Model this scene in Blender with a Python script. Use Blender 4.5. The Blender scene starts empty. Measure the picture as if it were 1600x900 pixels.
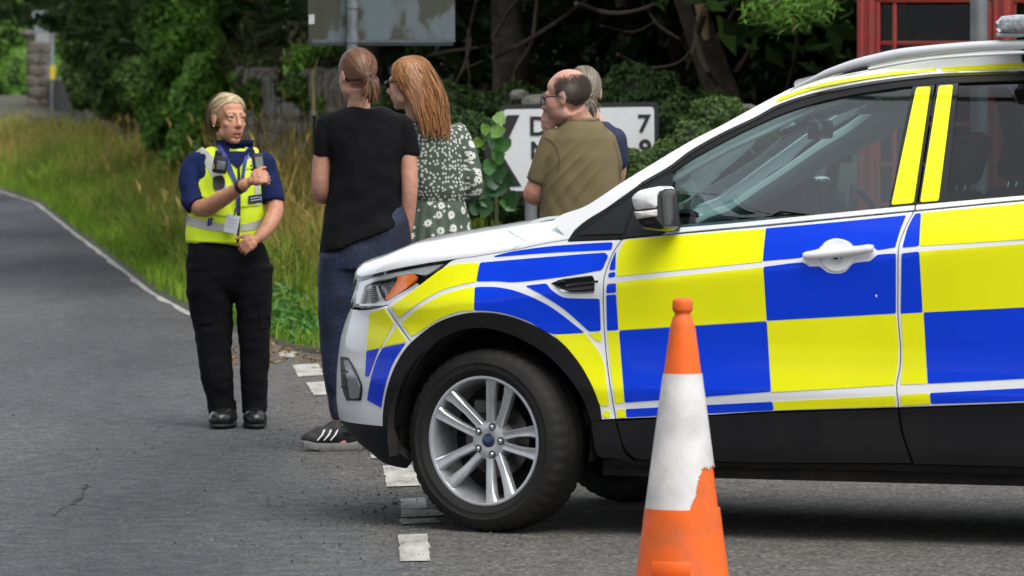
import bpy, bmesh, math, random
import numpy as np
from mathutils import Vector, Matrix, noise
from mathutils.geometry import delaunay_2d_cdt
from mathutils.bvhtree import BVHTree

random.seed(7)
rng = np.random.default_rng(7)
R = math.radians
scene = bpy.context.scene
COL = scene.collection

# ------------------------------------------------------------------ camera
FPX, EYE, PITCH = 8889.0, 1.75, math.atan(350.0 / 8889.0)
cam_data = bpy.data.cameras.new('camera')
cam_data.sensor_width = 36.0
cam_data.lens = 36.0 * FPX / 1600.0
cam_data.clip_start, cam_data.clip_end = 0.5, 2000.0
cam_data.dof.use_dof = True
cam_data.dof.focus_distance = 23.0
cam_data.dof.aperture_fstop = 8.5
camera = bpy.data.objects.new('camera', cam_data)
camera.location = (0, 0, EYE)
camera.rotation_euler = (R(90) - PITCH, 0, 0)
COL.objects.link(camera)
scene.camera = camera

# ------------------------------------------------------------------ sky, sun, exposure
SUN_EL, SUN_AZ = R(58), R(150)          # azimuth clockwise from +Y: behind the camera, to the right
world = bpy.data.worlds.new('World')
scene.world = world
world.use_nodes = True
wn, wl = world.node_tree.nodes, world.node_tree.links
wn.clear()
sky = wn.new('ShaderNodeTexSky')
sky.sky_type = 'NISHITA'
sky.sun_disc = False
sky.sun_elevation = SUN_EL
sky.sun_rotation = SUN_AZ
sky.air_density, sky.dust_density, sky.ozone_density = 1.0, 4.0, 1.0
hsv = wn.new('ShaderNodeHueSaturation')        # cloud cover greys the blue out
hsv.inputs['Saturation'].default_value = 0.22
bg = wn.new('ShaderNodeBackground')
bg.inputs['Strength'].default_value = 0.14
wo = wn.new('ShaderNodeOutputWorld')
wl.new(sky.outputs[0], hsv.inputs['Color'])
veil = wn.new('ShaderNodeMix'); veil.data_type = 'RGBA'      # an even cloud layer over the clear-sky gradient
veil.inputs[0].default_value = 0.6
veil.inputs[7].default_value = (5.1, 5.5, 6.1, 1)
wl.new(hsv.outputs[0], veil.inputs[6])
wl.new(veil.outputs[2], bg.inputs['Color'])
wl.new(bg.outputs[0], wo.inputs['Surface'])
sun_data = bpy.data.lights.new('sun', 'SUN')
sun_data.energy = 1.5
sun_data.angle = R(45)
sun_data.color = (1.0, 0.96, 0.9)
sun = bpy.data.objects.new('sun', sun_data)
sd = Vector((math.sin(SUN_AZ) * math.cos(SUN_EL), math.cos(SUN_AZ) * math.cos(SUN_EL), math.sin(SUN_EL)))
sun.rotation_euler = (-sd).to_track_quat('-Z', 'Y').to_euler()
sun.location = sd * 50
COL.objects.link(sun)
scene.view_settings.view_transform = 'Standard'
scene.view_settings.look = 'None'
scene.view_settings.gamma = 1.0
scene.view_settings.exposure = 0.78
scene.view_settings.use_curve_mapping = False
scene.render.engine = 'CYCLES'
scene.cycles.use_denoising = True
scene.cycles.max_bounces = 8
scene.cycles.transparent_max_bounces = 16
scene.cycles.transmission_bounces = 6
scene.cycles.caustics_reflective = False
scene.cycles.caustics_refractive = False

# ------------------------------------------------------------------ pixel <-> world
CP, SP = math.cos(PITCH), math.sin(PITCH)

def ray(px, py):
    """world direction (not normalised, y component ~1) of 1600x900 pixels"""
    px, py = np.asarray(px, float), np.asarray(py, float)
    u, v = (px - 800) / FPX, -(py - 450) / FPX
    d = np.stack([u, CP + v * SP, -SP + v * CP], -1)
    return d

def at(px, py, depth):
    d = ray(px, py)
    return np.array([0, 0, EYE]) + d * (np.asarray(depth) / d[..., 1])[..., None]

def gnd(px, py, z=0.0):
    d = ray(px, py)
    t = (z - EYE) / d[..., 2]
    return np.array([0, 0, EYE]) + d * t[..., None]

def V3(p):
    return Vector((float(p[0]), float(p[1]), float(p[2])))

# ------------------------------------------------------------------ object helpers
def tag(o, label=None, cat=None, group=None, kind=None):
    if label: o['label'] = label
    if cat: o['category'] = cat
    if group: o['group'] = group
    if kind: o['kind'] = kind
    return o

def thing(name, label, cat, loc=(0, 0, 0), rotz=0.0, group=None):
    o = bpy.data.objects.new(name, None)
    o.empty_display_size = 0.2
    o.location = tuple(float(c) for c in loc)
    o.rotation_euler = (0, 0, rotz)
    COL.objects.link(o)
    return tag(o, label, cat, group)

def link(name, me, parent=None):
    o = bpy.data.objects.new(name, me)
    COL.objects.link(o)
    if parent is not None:
        o.parent = parent
    return o

def mesh_np(name, verts, faces, material=None, smooth=True, normals=None):
    me = bpy.data.meshes.new(name)
    verts = np.asarray(verts, float)
    if isinstance(faces, np.ndarray):
        n, k = faces.shape
        me.vertices.add(len(verts)); me.vertices.foreach_set('co', verts.astype(np.float32).ravel())
        me.loops.add(n * k); me.loops.foreach_set('vertex_index', faces.astype(np.int32).ravel())
        me.polygons.add(n)
        me.polygons.foreach_set('loop_start', np.arange(0, n * k, k, dtype=np.int32))
        me.update(calc_edges=True)
    else:
        me.from_pydata([tuple(map(float, v)) for v in verts], [], [tuple(map(int, f)) for f in faces])
        me.update()
    if material is not None:
        me.materials.append(material)
    me.polygons.foreach_set('use_smooth', [bool(smooth)] * len(me.polygons))
    if normals is not None:
        me.normals_split_custom_set_from_vertices([tuple(map(float, n)) for n in normals])
    return me

def obj(name, verts, faces, material, parent=None, smooth=True, normals=None):
    return link(name, mesh_np(name, verts, faces, material, smooth, normals), parent)

class MB:
    """collects verts / faces of one mesh"""
    def __init__(s): s.v, s.f = [], []
    def add(s, v, f):
        n = len(s.v)
        s.v.extend([tuple(map(float, p)) for p in v])
        s.f.extend([tuple(i + n for i in q) for q in f])
        return s
    def box(s, c, d, rz=0.0, m=None):
        c = Vector(c); hx, hy, hz = d[0] / 2, d[1] / 2, d[2] / 2
        M = m if m is not None else Matrix.Rotation(rz, 3, 'Z')
        v = [c + M @ Vector((x, y, z)) for z in (-hz, hz) for x, y in ((-hx, -hy), (hx, -hy), (hx, hy), (-hx, hy))]
        return s.add(v, [(3, 2, 1, 0), (4, 5, 6, 7), (0, 1, 5, 4), (1, 2, 6, 5), (2, 3, 7, 6), (3, 0, 4, 7)])
    def tube(s, pts, rad, seg=10, cap=True, flat=1.0, up=(0, 0, 1)):
        pts = [Vector(p) for p in pts]
        rad = rad if hasattr(rad, '__len__') else [rad] * len(pts)
        v, f = [], []
        up = Vector(up)
        for i, p in enumerate(pts):
            t = (pts[min(i + 1, len(pts) - 1)] - pts[max(i - 1, 0)]).normalized()
            n = t.cross(up)
            if n.length < 1e-3: n = t.cross(Vector((1, 0, 0)))
            n.normalize(); b = n.cross(t)
            for k in range(seg):
                a = 2 * math.pi * k / seg
                v.append(p + n * math.cos(a) * rad[i] + b * math.sin(a) * rad[i] * flat)
        for i in range(len(pts) - 1):
            for k in range(seg):
                k2 = (k + 1) % seg
                f.append((i * seg + k, i * seg + k2, (i + 1) * seg + k2, (i + 1) * seg + k))
        if cap:
            f.append(tuple(range(seg - 1, -1, -1)))
            f.append(tuple((len(pts) - 1) * seg + k for k in range(seg)))
        return s.add(v, f)
    def ball(s, c, r, nu=14, nv=9, m=None):
        c = Vector(c); r = r if hasattr(r, '__len__') else (r, r, r)
        v, f = [], []
        M = m if m is not None else Matrix.Identity(3)
        for j in range(1, nv):
            ph = math.pi * j / nv
            for i in range(nu):
                th = 2 * math.pi * i / nu
                v.append(c + M @ Vector((r[0] * math.sin(ph) * math.cos(th), r[1] * math.sin(ph) * math.sin(th), r[2] * math.cos(ph))))
        t, b = len(v), len(v) + 1
        v += [c + M @ Vector((0, 0, r[2])), c + M @ Vector((0, 0, -r[2]))]
        for i in range(nu):
            i2 = (i + 1) % nu
            f.append((t, i, i2))
            for j in range(nv - 2):
                f.append((j * nu + i, (j + 1) * nu + i, (j + 1) * nu + i2, j * nu + i2))
            f.append((b, (nv - 2) * nu + i2, (nv - 2) * nu + i))
        return s.add(v, f)
    def lathe(s, prof, c=(0, 0, 0), axis='y', seg=64, closed=False):
        """prof: (radius, along axis)"""
        v, f = [], []
        for r, h in prof:
            for k in range(seg):
                a = 2 * math.pi * k / seg
                x, y = r * math.cos(a), r * math.sin(a)
                p = (x, h, y) if axis == 'y' else (x, y, h)
                v.append((p[0] + c[0], p[1] + c[1], p[2] + c[2]))
        n = len(prof)
        for i in range(n if closed else n - 1):
            i2 = (i + 1) % n
            for k in range(seg):
                k2 = (k + 1) % seg
                q = (i * seg + k, i * seg + k2, i2 * seg + k2, i2 * seg + k)
                f.append(q if axis == 'y' else q[::-1])
        return s.add(v, f)
    def build(s, name, material, parent=None, smooth=True, bevel=0.0, seg=2):
        me = mesh_np(name, s.v, s.f, material, smooth)
        if bevel > 0:
            bm = bmesh.new(); bm.from_mesh(me)
            es = [e for e in bm.edges if len(e.link_faces) == 2 and e.calc_face_angle() > 0.6]
            bmesh.ops.bevel(bm, geom=es, offset=bevel, segments=seg, profile=0.5, affect='EDGES')
            bm.to_mesh(me); bm.free()
            me.polygons.foreach_set('use_smooth', [bool(smooth)] * len(me.polygons))
        o = link(name, me, parent)
        if smooth and bevel >= 0:
            try: me.set_sharp_from_angle(angle=R(40))
            except Exception: pass
        return o

# ------------------------------------------------------------------ materials
MATS = {}
def new_mat(name):
    m = bpy.data.materials.new(name); m.use_nodes = True
    nt = m.node_tree; nt.nodes.clear()
    out = nt.nodes.new('ShaderNodeOutputMaterial')
    return m, nt, out

def N(nt, kind, **kw):
    n = nt.nodes.new(kind)
    for k, v in kw.items():
        if k.startswith('i_'):
            key = k[2:]
            n.inputs[int(key) if key.isdigit() else key.replace('_', ' ')].default_value = v
        else:
            setattr(n, k, v)
    return n

def ramp(nt, src, stops):
    r = nt.nodes.new('ShaderNodeValToRGB')
    el = r.color_ramp.elements
    el[0].position, el[0].color = stops[0][0], (*stops[0][1], 1)
    el[1].position, el[1].color = stops[-1][0], (*stops[-1][1], 1)
    for p, c in stops[1:-1]:
        e = el.new(p); e.color = (*c, 1)
    nt.links.new(src, r.inputs[0])
    return r.outputs[0]

def mat(name, color, rough=0.5, metal=0.0, vary=None, bump=None, coat=0.0, spec=0.5, sheen=0.0, attr=None,
        island=0.0, emis=None, dirt=None):
    """vary=(scale, amount, detail); bump=(scale, strength, distance); dirt=(scale, colour, amount)"""
    if name in MATS: return MATS[name]
    m, nt, out = new_mat(name)
    L = nt.links.new
    p = N(nt, 'ShaderNodeBsdfPrincipled')
    p.inputs['Roughness'].default_value = rough
    p.inputs['Metallic'].default_value = metal
    p.inputs['Coat Weight'].default_value = coat
    p.inputs['Coat Roughness'].default_value = 0.06
    p.inputs['Specular IOR Level'].default_value = spec
    p.inputs['Sheen Weight'].default_value = sheen
    p.inputs['Base Color'].default_value = (*color, 1)
    tc = N(nt, 'ShaderNodeTexCoord')
    cur = None
    if attr:
        a = N(nt, 'ShaderNodeAttribute', attribute_name=attr)
        cur = a.outputs['Color']
    if vary:
        nz = N(nt, 'ShaderNodeTexNoise'); nz.inputs['Scale'].default_value = vary[0]
        nz.inputs['Detail'].default_value = vary[2] if len(vary) > 2 else 4
        L(tc.outputs['Object'], nz.inputs['Vector'])
        mr = N(nt, 'ShaderNodeMapRange'); mr.inputs['From Min'].default_value = 0.25; mr.inputs['From Max'].default_value = 0.75
        mr.inputs['To Min'].default_value = 1 - vary[1]; mr.inputs['To Max'].default_value = 1 + vary[1]
        L(nz.outputs[0], mr.inputs[0])
        mx = N(nt, 'ShaderNodeVectorMath', operation='SCALE')
        if cur is not None: L(cur, mx.inputs[0])
        else: mx.inputs[0].default_value = color
        L(mr.outputs[0], mx.inputs['Scale'])
        cur = mx.outputs[0]
    if island:
        g = N(nt, 'ShaderNodeNewGeometry')
        mr = N(nt, 'ShaderNodeMapRange'); mr.inputs['To Min'].default_value = 1 - island; mr.inputs['To Max'].default_value = 1 + island
        L(g.outputs['Random Per Island'], mr.inputs[0])
        mx = N(nt, 'ShaderNodeVectorMath', operation='SCALE')
        if cur is not None: L(cur, mx.inputs[0])
        else: mx.inputs[0].default_value = color
        L(mr.outputs[0], mx.inputs['Scale'])
        cur = mx.outputs[0]
    if dirt:
        nz = N(nt, 'ShaderNodeTexNoise'); nz.inputs['Scale'].default_value = dirt[0]; nz.inputs['Detail'].default_value = 6
        L(tc.outputs['Object'], nz.inputs['Vector'])
        mr = N(nt, 'ShaderNodeMapRange'); mr.inputs['From Min'].default_value = 0.45; mr.inputs['From Max'].default_value = 0.75
        mr.inputs['To Max'].default_value = dirt[2]
        L(nz.outputs[0], mr.inputs[0])
        mx = N(nt, 'ShaderNodeMix', data_type='RGBA')
        L(mr.outputs[0], mx.inputs[0])
        if cur is not None: L(cur, mx.inputs[6])
        else: mx.inputs[6].default_value = (*color, 1)
        mx.inputs[7].default_value = (*dirt[1], 1)
        cur = mx.outputs[2]
    if cur is not None: L(cur, p.inputs['Base Color'])
    if bump:
        nb = N(nt, 'ShaderNodeTexNoise'); nb.inputs['Scale'].default_value = bump[0]; nb.inputs['Detail'].default_value = 5
        L(tc.outputs['Object'], nb.inputs['Vector'])
        b = N(nt, 'ShaderNodeBump'); b.inputs['Strength'].default_value = bump[1]; b.inputs['Distance'].default_value = bump[2]
        L(nb.outputs[0], b.inputs['Height']); L(b.outputs[0], p.inputs['Normal'])
    if emis:
        p.inputs['Emission Color'].default_value = (*emis[0], 1); p.inputs['Emission Strength'].default_value = emis[1]
    L(p.outputs[0], out.inputs[0])
    MATS[name] = m
    return m

def glass_mat(name, tint, refl_rough=0.0, base=0.055):
    """thin architectural / car glass: tinted see-through plus a mirror reflection by Fresnel"""
    m, nt, out = new_mat(name)
    L = nt.links.new
    tr = N(nt, 'ShaderNodeBsdfTransparent'); tr.inputs[0].default_value = (*tint, 1)
    gl = N(nt, 'ShaderNodeBsdfGlossy'); gl.inputs['Roughness'].default_value = refl_rough
    fr = N(nt, 'ShaderNodeLayerWeight')
    pw = N(nt, 'ShaderNodeMath', operation='POWER'); pw.inputs[1].default_value = 5.0
    mu = N(nt, 'ShaderNodeMath', operation='MULTIPLY_ADD'); mu.inputs[1].default_value = .92; mu.inputs[2].default_value = base
    L(fr.outputs['Facing'], pw.inputs[0])
    mx = N(nt, 'ShaderNodeMixShader')
    L(pw.outputs[0], mu.inputs[0]); L(mu.outputs[0], mx.inputs[0]); L(tr.outputs[0], mx.inputs[1]); L(gl.outputs[0], mx.inputs[2])
    L(mx.outputs[0], out.inputs[0])
    MATS[name] = m
    return m

# ------------------------------------------------------------------ outlines
def outline(poly, step=8.0, r=0.0, closed=True, corner=38.0):
    """smooth a traced outline between its corners, round the corners by r, resample"""
    P = [np.array(p[:2], float) for p in poly]
    n = len(P)
    def is_corner(i):
        if not closed and i in (0, n - 1): return True
        a, b = P[i] - P[i - 1], P[(i + 1) % n] - P[i]
        la, lb = np.linalg.norm(a), np.linalg.norm(b)
        if la < 1e-9 or lb < 1e-9: return True
        return math.degrees(math.acos(max(-1, min(1, a @ b / la / lb)))) > corner
    cor = [is_corner(i) for i in range(n)]
    out = []
    for i in range(n if closed else n - 1):
        j = (i + 1) % n
        p1, p2 = P[i], P[j]
        p0 = P[i - 1] if not cor[i] else p1 - (p2 - p1)
        p3 = P[(j + 1) % n] if not cor[j] else p2 + (p2 - p1)
        ln = np.linalg.norm(p2 - p1)
        k = max(1, int(math.ceil(ln / step)))
        if r > 0:
            rs = min(r, ln * 0.45)
        for q in range(k):
            t = q / k
            d1, d2 = (p2 - p0) / 2, (p3 - p1) / 2
            m1, m2 = np.linalg.norm(d1), np.linalg.norm(d2)
            if m1 > ln: d1 = d1 * ln / m1
            if m2 > ln: d2 = d2 * ln / m2
            h = ((2 * t**3 - 3 * t**2 + 1) * p1 + (t**3 - 2 * t**2 + t) * d1 + (-2 * t**3 + 3 * t**2) * p2 + (t**3 - t**2) * d2)
            if q == 0 and cor[i] and r > 0 and (closed or i > 0):
                pa = P[i - 1]; la = np.linalg.norm(p1 - pa); ra = min(r, la * 0.45)
                A = p1 + (pa - p1) / la * ra; B = p1 + (p2 - p1) / ln * rs
                for s in (0, .25, .5, .75, 1):
                    out.append((1 - s)**2 * A + 2 * s * (1 - s) * p1 + s * s * B)
            else:
                if r > 0 and (cor[i] and np.linalg.norm(h - p1) < rs * 1.05): continue
                if r > 0 and (cor[j] and np.linalg.norm(h - p2) < min(r, ln * .45) * 1.05): continue
                out.append(h)
    if not closed: out.append(P[-1])
    return np.array(out)

def area2(p):
    x, y = p[:, 0], p[:, 1]
    return 0.5 * float(np.sum(x * np.roll(y, -1) - y * np.roll(x, -1)))

def inset(p, d):
    if d == 0: return p
    s = 1.0 if area2(p) > 0 else -1.0
    e = np.roll(p, -1, 0) - p
    e /= np.maximum(np.linalg.norm(e, axis=1, keepdims=True), 1e-9)
    nrm = np.stack([-e[:, 1], e[:, 0]], 1) * s
    v = nrm + np.roll(nrm, 1, 0)
    l = np.maximum((v * v).sum(1, keepdims=True), 0.7)
    return p + v * 2 / l * d

def fill(poly, step):
    """triangulate the inside of a closed outline with inner grid points"""
    poly = np.asarray(poly)
    lo, hi = poly.min(0), poly.max(0)
    xs = np.arange(lo[0] + step * .5, hi[0], step)
    ys = np.arange(lo[1] + step * .5, hi[1], step)
    pts = [Vector(p) for p in poly.tolist()]
    n = len(pts)
    if len(xs) and len(ys):
        X, Y = np.meshgrid(xs, ys); q = np.stack([X.ravel(), Y.ravel()], 1)
        a, b = poly, np.roll(poly, -1, 0)
        ins = np.zeros(len(q), bool); dm = np.full(len(q), 1e9)
        for (x1, y1), (x2, y2) in zip(a, b):
            c = ((y1 > q[:, 1]) != (y2 > q[:, 1]))
            if y1 != y2:
                ins ^= c & (q[:, 0] < (x2 - x1) * (q[:, 1] - y1) / (y2 - y1) + x1)
            ex, ey = x2 - x1, y2 - y1; l2 = ex * ex + ey * ey + 1e-12
            t = np.clip(((q[:, 0] - x1) * ex + (q[:, 1] - y1) * ey) / l2, 0, 1)
            dm = np.minimum(dm, np.hypot(q[:, 0] - x1 - t * ex, q[:, 1] - y1 - t * ey))
        q = q[ins & (dm > step * .4)]
        pts += [Vector(p) for p in q.tolist()]
    edges = [(i, (i + 1) % n) for i in range(n)]
    v, e, f, _, _, _ = delaunay_2d_cdt(pts, edges, [], 1, 1e-5)
    return np.array([tuple(p) for p in v]), [tuple(t) for t in f]

def sheet(pts, nrm, faces, offset=0.0, lip=0.0, facing=None):
    """lift a triangulated patch off its surface; lip = depth of the edge turned in. Returns verts, faces, normals"""
    P = pts + nrm * offset
    F = []
    for f in faces:
        a, b, c = P[f[0]], P[f[1]], P[f[2]]
        g = np.cross(b - a, c - a)
        F.append(tuple(f) if g @ nrm[f[0]] >= 0 else tuple(f[::-1]))
    V, NN = list(P), list(nrm)
    if lip:
        cnt = {}
        for f in F:
            for i in range(3):
                a, b = f[i], f[(i + 1) % 3]
                cnt[(a, b)] = cnt.get((a, b), 0) + 1
        for (a, b) in list(cnt):
            if (b, a) in cnt: continue
            t = P[b] - P[a]
            side = np.cross(t, nrm[a]); side = side / (np.linalg.norm(side) + 1e-12)
            k = len(V)
            V += [P[a], P[b], P[b] - nrm[b] * lip, P[a] - nrm[a] * lip]
            NN += [side] * 4
            F.append((k + 1, k, k + 3, k + 2))
    return np.array(V), F, np.array(NN)

def remesh(mb, voxel, smooth=4, fac=0.5):
    """one continuous surface from overlapping closed shapes -> (verts, faces)"""
    me = mesh_np('tmp', mb.v, mb.f)
    o = bpy.data.objects.new('tmp', me); COL.objects.link(o)
    m = o.modifiers.new('r', 'REMESH'); m.mode = 'VOXEL'; m.voxel_size = voxel; m.use_smooth_shade = True
    if smooth:
        s = o.modifiers.new('s', 'SMOOTH'); s.iterations = smooth; s.factor = fac
    dg = bpy.context.evaluated_depsgraph_get()
    ev = o.evaluated_get(dg)
    m2 = bpy.data.meshes.new_from_object(ev)
    n = len(m2.vertices)
    co = np.empty(n * 3, np.float32); m2.vertices.foreach_get('co', co)
    nl = len(m2.loops); li = np.empty(nl, np.int32); m2.loops.foreach_get('vertex_index', li)
    nr = np.empty(n * 3, np.float32); m2.vertex_normals.foreach_get('vector', nr)
    faces = li.reshape(-1, 4) if nl == 4 * len(m2.polygons) else [tuple(p.vertices) for p in m2.polygons]
    bpy.data.objects.remove(o); bpy.data.meshes.remove(me); bpy.data.meshes.remove(m2)
    return co.reshape(-1, 3).astype(float), faces, nr.reshape(-1, 3).astype(float)

def set_colors(me, cols, name='Col'):
    a = me.color_attributes.new(name, 'FLOAT_COLOR', 'POINT')
    c = np.ones((len(me.vertices), 4), np.float32); c[:, :3] = cols
    a.data.foreach_set('color', c.ravel())
# ================================================================== POLICE CAR
YAW = R(20.0)
HUB = at(763, 690, 21.2)
fwd = np.array([-math.cos(YAW), math.sin(YAW), 0.0])
lft = np.array([-math.sin(YAW), -math.cos(YAW), 0.0])
CAR0 = HUB - lft * 0.885
CAR0[2] = 0.0
ROT = math.atan2(fwd[1], fwd[0])

def to_car(w):
    d = np.asarray(w, float) - CAR0
    return np.stack([d @ fwd, d @ lft, d[..., 2]], -1)

car = thing('police_car', 'white police SUV with blue and yellow checked livery parked across the junction', 'police car', CAR0, ROT)

paint = mat('white_paint', (0.78, 0.79, 0.80), 0.3, coat=1.0, vary=(3, 0.03))
vinyl_y = mat('yellow_vinyl', (0.86, 0.86, 0.003), 0.38, coat=0.25, vary=(2.5, 0.05), spec=.3)
vinyl_b = mat('blue_vinyl', (0.0005, 0.044, 0.66), 0.38, coat=0.25, vary=(2.5, 0.06), spec=.22)
plast = mat('black_plastic', (0.010, 0.010, 0.011), 0.5, bump=(400, 0.12, 0.001), dirt=(5, (0.022, 0.019, 0.016), 0.4), spec=.18)
gloss_blk = mat('gloss_black', (0.008, 0.008, 0.009), 0.12)
rubber = mat('rubber_seal', (0.007, 0.007, 0.007), 0.55, spec=.25)
gap_blk = mat('gap_black', (0.004, 0.004, 0.004), 0.9)
chrome = mat('chrome', (0.75, 0.76, 0.78), 0.12, metal=1.0)
alloy = mat('alloy', (0.60, 0.61, 0.63), 0.32, metal=0.65, dirt=(14, (0.20, 0.19, 0.18), 0.3))
tyre_m = mat('tyre_rubber', (0.012, 0.0115, 0.011), 0.75, bump=(60, 0.2, 0.003), dirt=(7, (0.032, 0.028, 0.024), 0.5), spec=.3)
orange_lens = mat('orange_lens', (0.90, 0.19, 0.012), 0.25, coat=0.6)
clear_lens = glass_mat('clear_lens', (0.96, 0.97, 0.97))
win_glass = glass_mat('window_glass', (0.60, 0.76, 0.75), base=.11)
dark_glass = glass_mat('privacy_glass', (0.26, 0.29, 0.31))
trim_grey = mat('interior_light_trim', (0.50, 0.54, 0.53), 0.7)
dash_m = mat('dashboard', (0.055, 0.065, 0.068), 0.55)
seat_m = mat('seat_fabric', (0.028, 0.03, 0.034), 0.85, bump=(300, 0.3, 0.002))

# ---- half-width of the body side as a function of (a = ahead of front axle, z)
_zt = np.array([.15, .20, .24, .28, .34, .44, .47, .50, .53, .552, .58, .64, .72, .82, .94, .965, .98, .995, 1.02, 1.08, 1.13, 1.18, 1.30, 1.42, 1.52, 1.58, 1.62, 1.655, 1.69, 1.72])
_bt = np.array([.74, .82, .862, .880, .890, .893, .894, .898, .904, .9065, .902, .895, .893, .899, .9125, .9150, .9155, .9140, .906, .886, .867, .848, .797, .735, .672, .627, .588, .545, .48, .38])
_zz = np.linspace(.15, 1.72, 700)
_bb = np.interp(_zz, _zt, _bt)
_k = np.exp(-0.5 * (np.arange(-14, 15) / 4.5) ** 2); _k /= _k.sum()
_bb = np.convolve(np.pad(_bb, 14, 'edge'), _k, 'valid')
A0, PEXP = 0.02, 2.12
_afz = np.array([.15, .25, .315, .37, .424, .533, .634, .708, .775, .923, .97, 1.02, 1.1])
_afx0 = np.array([642, 580, 549, 531, 525, 525, 528, 531, 538, 553, 562, 580, 640.])

def crease(a): return .93 + (-.5 - a) * .115

def prof(a, z):
    zc = crease(a)
    w = np.where(z < .75, z, np.where(z < zc, .75 + (z - .75) * (.98 - .75) / np.maximum(zc - .75, .02),
        np.where(z < 1.5, .98 + (z - zc) * (1.5 - .98) / np.maximum(1.5 - zc, .1), z)))
    b = np.interp(w, _zz, _bb)
    d = np.hypot(a, z - .36)                      # slight flare round the front arch
    b = b + .012 * np.exp(-((d - .44) / .09) ** 2) * (z < 1.0)
    d = np.hypot(a + 2.69, z - .36)
    b = b + .012 * np.exp(-((d - .44) / .09) ** 2) * (z < 1.0)
    return b

def _solve_af():
    res = []
    th = np.linspace(0.02, math.pi / 2 - .02, 200)
    for z, x in zip(_afz, _afx0):
        w = float(prof(np.array(.3), np.array(z)))
        lo, hi = .3, 1.4
        for _ in range(40):
            L = (lo + hi) / 2
            a = A0 + L * np.sin(th) ** (2 / PEXP); b = w * np.cos(th) ** (2 / PEXP)
            W = CAR0 + a[:, None] * fwd + b[:, None] * lft
            px = (800 + W[:, 0] / W[:, 1] * FPX).min()
            if px < x: hi = L
            else: lo = L
        res.append((lo + hi) / 2)
    return np.array(res)
_afL = _solve_af()
REAR = -3.45
def Fb(a, z):
    a, z = np.asarray(a, float), np.asarray(z, float)
    b = prof(np.clip(a, -3.2, .3), z)
    L = np.interp(z, _afz, _afL)
    u = np.clip((a - A0) / L, 0, 1)
    b = b * (1 - u ** PEXP) ** (1 / PEXP)
    b = np.where(a > A0 + L, -1.0, b)
    v = np.clip((-2.85 - a) / .75, 0, 1)
    return b * (1 - v ** 2.6) ** (1 / 2.6)

def side_n(a, z):
    e = .004
    da = (Fb(a + e, z) - Fb(a - e, z)) / (2 * e)
    dz = (Fb(a, z + e) - Fb(a, z - e)) / (2 * e)
    da = np.clip(da, -12, 12); dz = np.clip(dz, -12, 12)
    n = np.stack([-da, np.ones_like(da), -dz], -1)
    return n / np.linalg.norm(n, axis=-1, keepdims=True)

O_car = to_car(np.array([0, 0, EYE]))
def px_ray(p):
    d = ray(p[:, 0], p[:, 1])
    D = np.stack([d @ fwd, d @ lft, d[:, 2]], -1)
    return D / -D[:, 1:2]                        # b falls by 1 per unit

def px_side(p, inset_b=0.0):
    """pixels -> points on the near body side, car coordinates"""
    p = np.asarray(p, float)
    D = px_ray(p)
    bs = np.linspace(1.02, .15, 260)
    t = O_car[1] - bs
    A = O_car[0] + t[None, :] * D[:, :1]; Z = O_car[2] + t[None, :] * D[:, 2:3]
    g = bs[None, :] - (Fb(A, Z) - inset_b)
    hit = g <= 0
    i = np.where(hit.any(1), hit.argmax(1), g.argmin(1))
    i = np.clip(i, 1, len(bs) - 1)
    hi, lo = bs[i - 1], bs[i]
    nohit = ~hit.any(1)
    for _ in range(26):
        m = (hi + lo) / 2; tt = O_car[1] - m
        gg = m - (Fb(O_car[0] + tt * D[:, 0], O_car[2] + tt * D[:, 2]) - inset_b)
        hi = np.where(gg > 0, m, hi); lo = np.where(gg > 0, lo, m)
    m = np.where(nohit, bs[i], (hi + lo) / 2); tt = O_car[1] - m
    P = np.stack([O_car[0] + tt * D[:, 0], m, O_car[2] + tt * D[:, 2]], -1)
    return P, side_n(P[:, 0], P[:, 2])

def px_plane(p, b):
    D = px_ray(np.asarray(p, float)); t = O_car[1] - b
    return np.stack([O_car[0] + t * D[:, 0], np.full(len(D), b), O_car[2] + t * D[:, 2]], -1)

def nose(q):
    """(phi, z) -> points on the nose, phi = 0 at the wheel, pi/2 at the centre line"""
    ph, z = q[:, 0], q[:, 1]
    L = np.interp(z, _afz, _afL)
    def pt(ph, z, L):
        s, c = np.clip(np.sin(ph), 1e-6, 1), np.clip(np.cos(ph), 0, 1)
        a = A0 + L * s ** (2 / PEXP)
        return np.stack([a, prof(np.minimum(a, .3), z) * c ** (2 / PEXP), z], -1)
    P = pt(ph, z, L)
    e = .01
    u = pt(np.minimum(ph + e, math.pi / 2 - .001), z, L) - pt(np.maximum(ph - e, 1e-4), z, L)
    w = pt(ph, z + e, np.interp(z + e, _afz, _afL)) - pt(ph, z - e, np.interp(z - e, _afz, _afL))
    n = np.cross(w, u); n /= np.linalg.norm(n, axis=1, keepdims=True) + 1e-12
    n = np.where((n[:, :1] + n[:, 1:2]) < 0, -n, n)
    return P, n
def to_nose(P):
    L = np.interp(P[:, 2], _afz, _afL)
    u = np.clip((P[:, 0] - A0) / L, 0, 1)
    return np.stack([np.arcsin(np.clip(u ** (PEXP / 2), 0, 1)), P[:, 2]], 1)

def emit(name, V, F, NN, material, parent, parent2=None, both=True):
    """a part on the near side and its mirror image on the far side"""
    o = obj(name, V, F, material, parent, True, NN)
    o2 = None
    if both:
        V2, N2 = V * [1, -1, 1], NN * [1, -1, 1]
        o2 = obj(name, V2, [f[::-1] for f in F], material, parent2 if parent2 is not None else parent, True, N2)
    return o, o2

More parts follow.
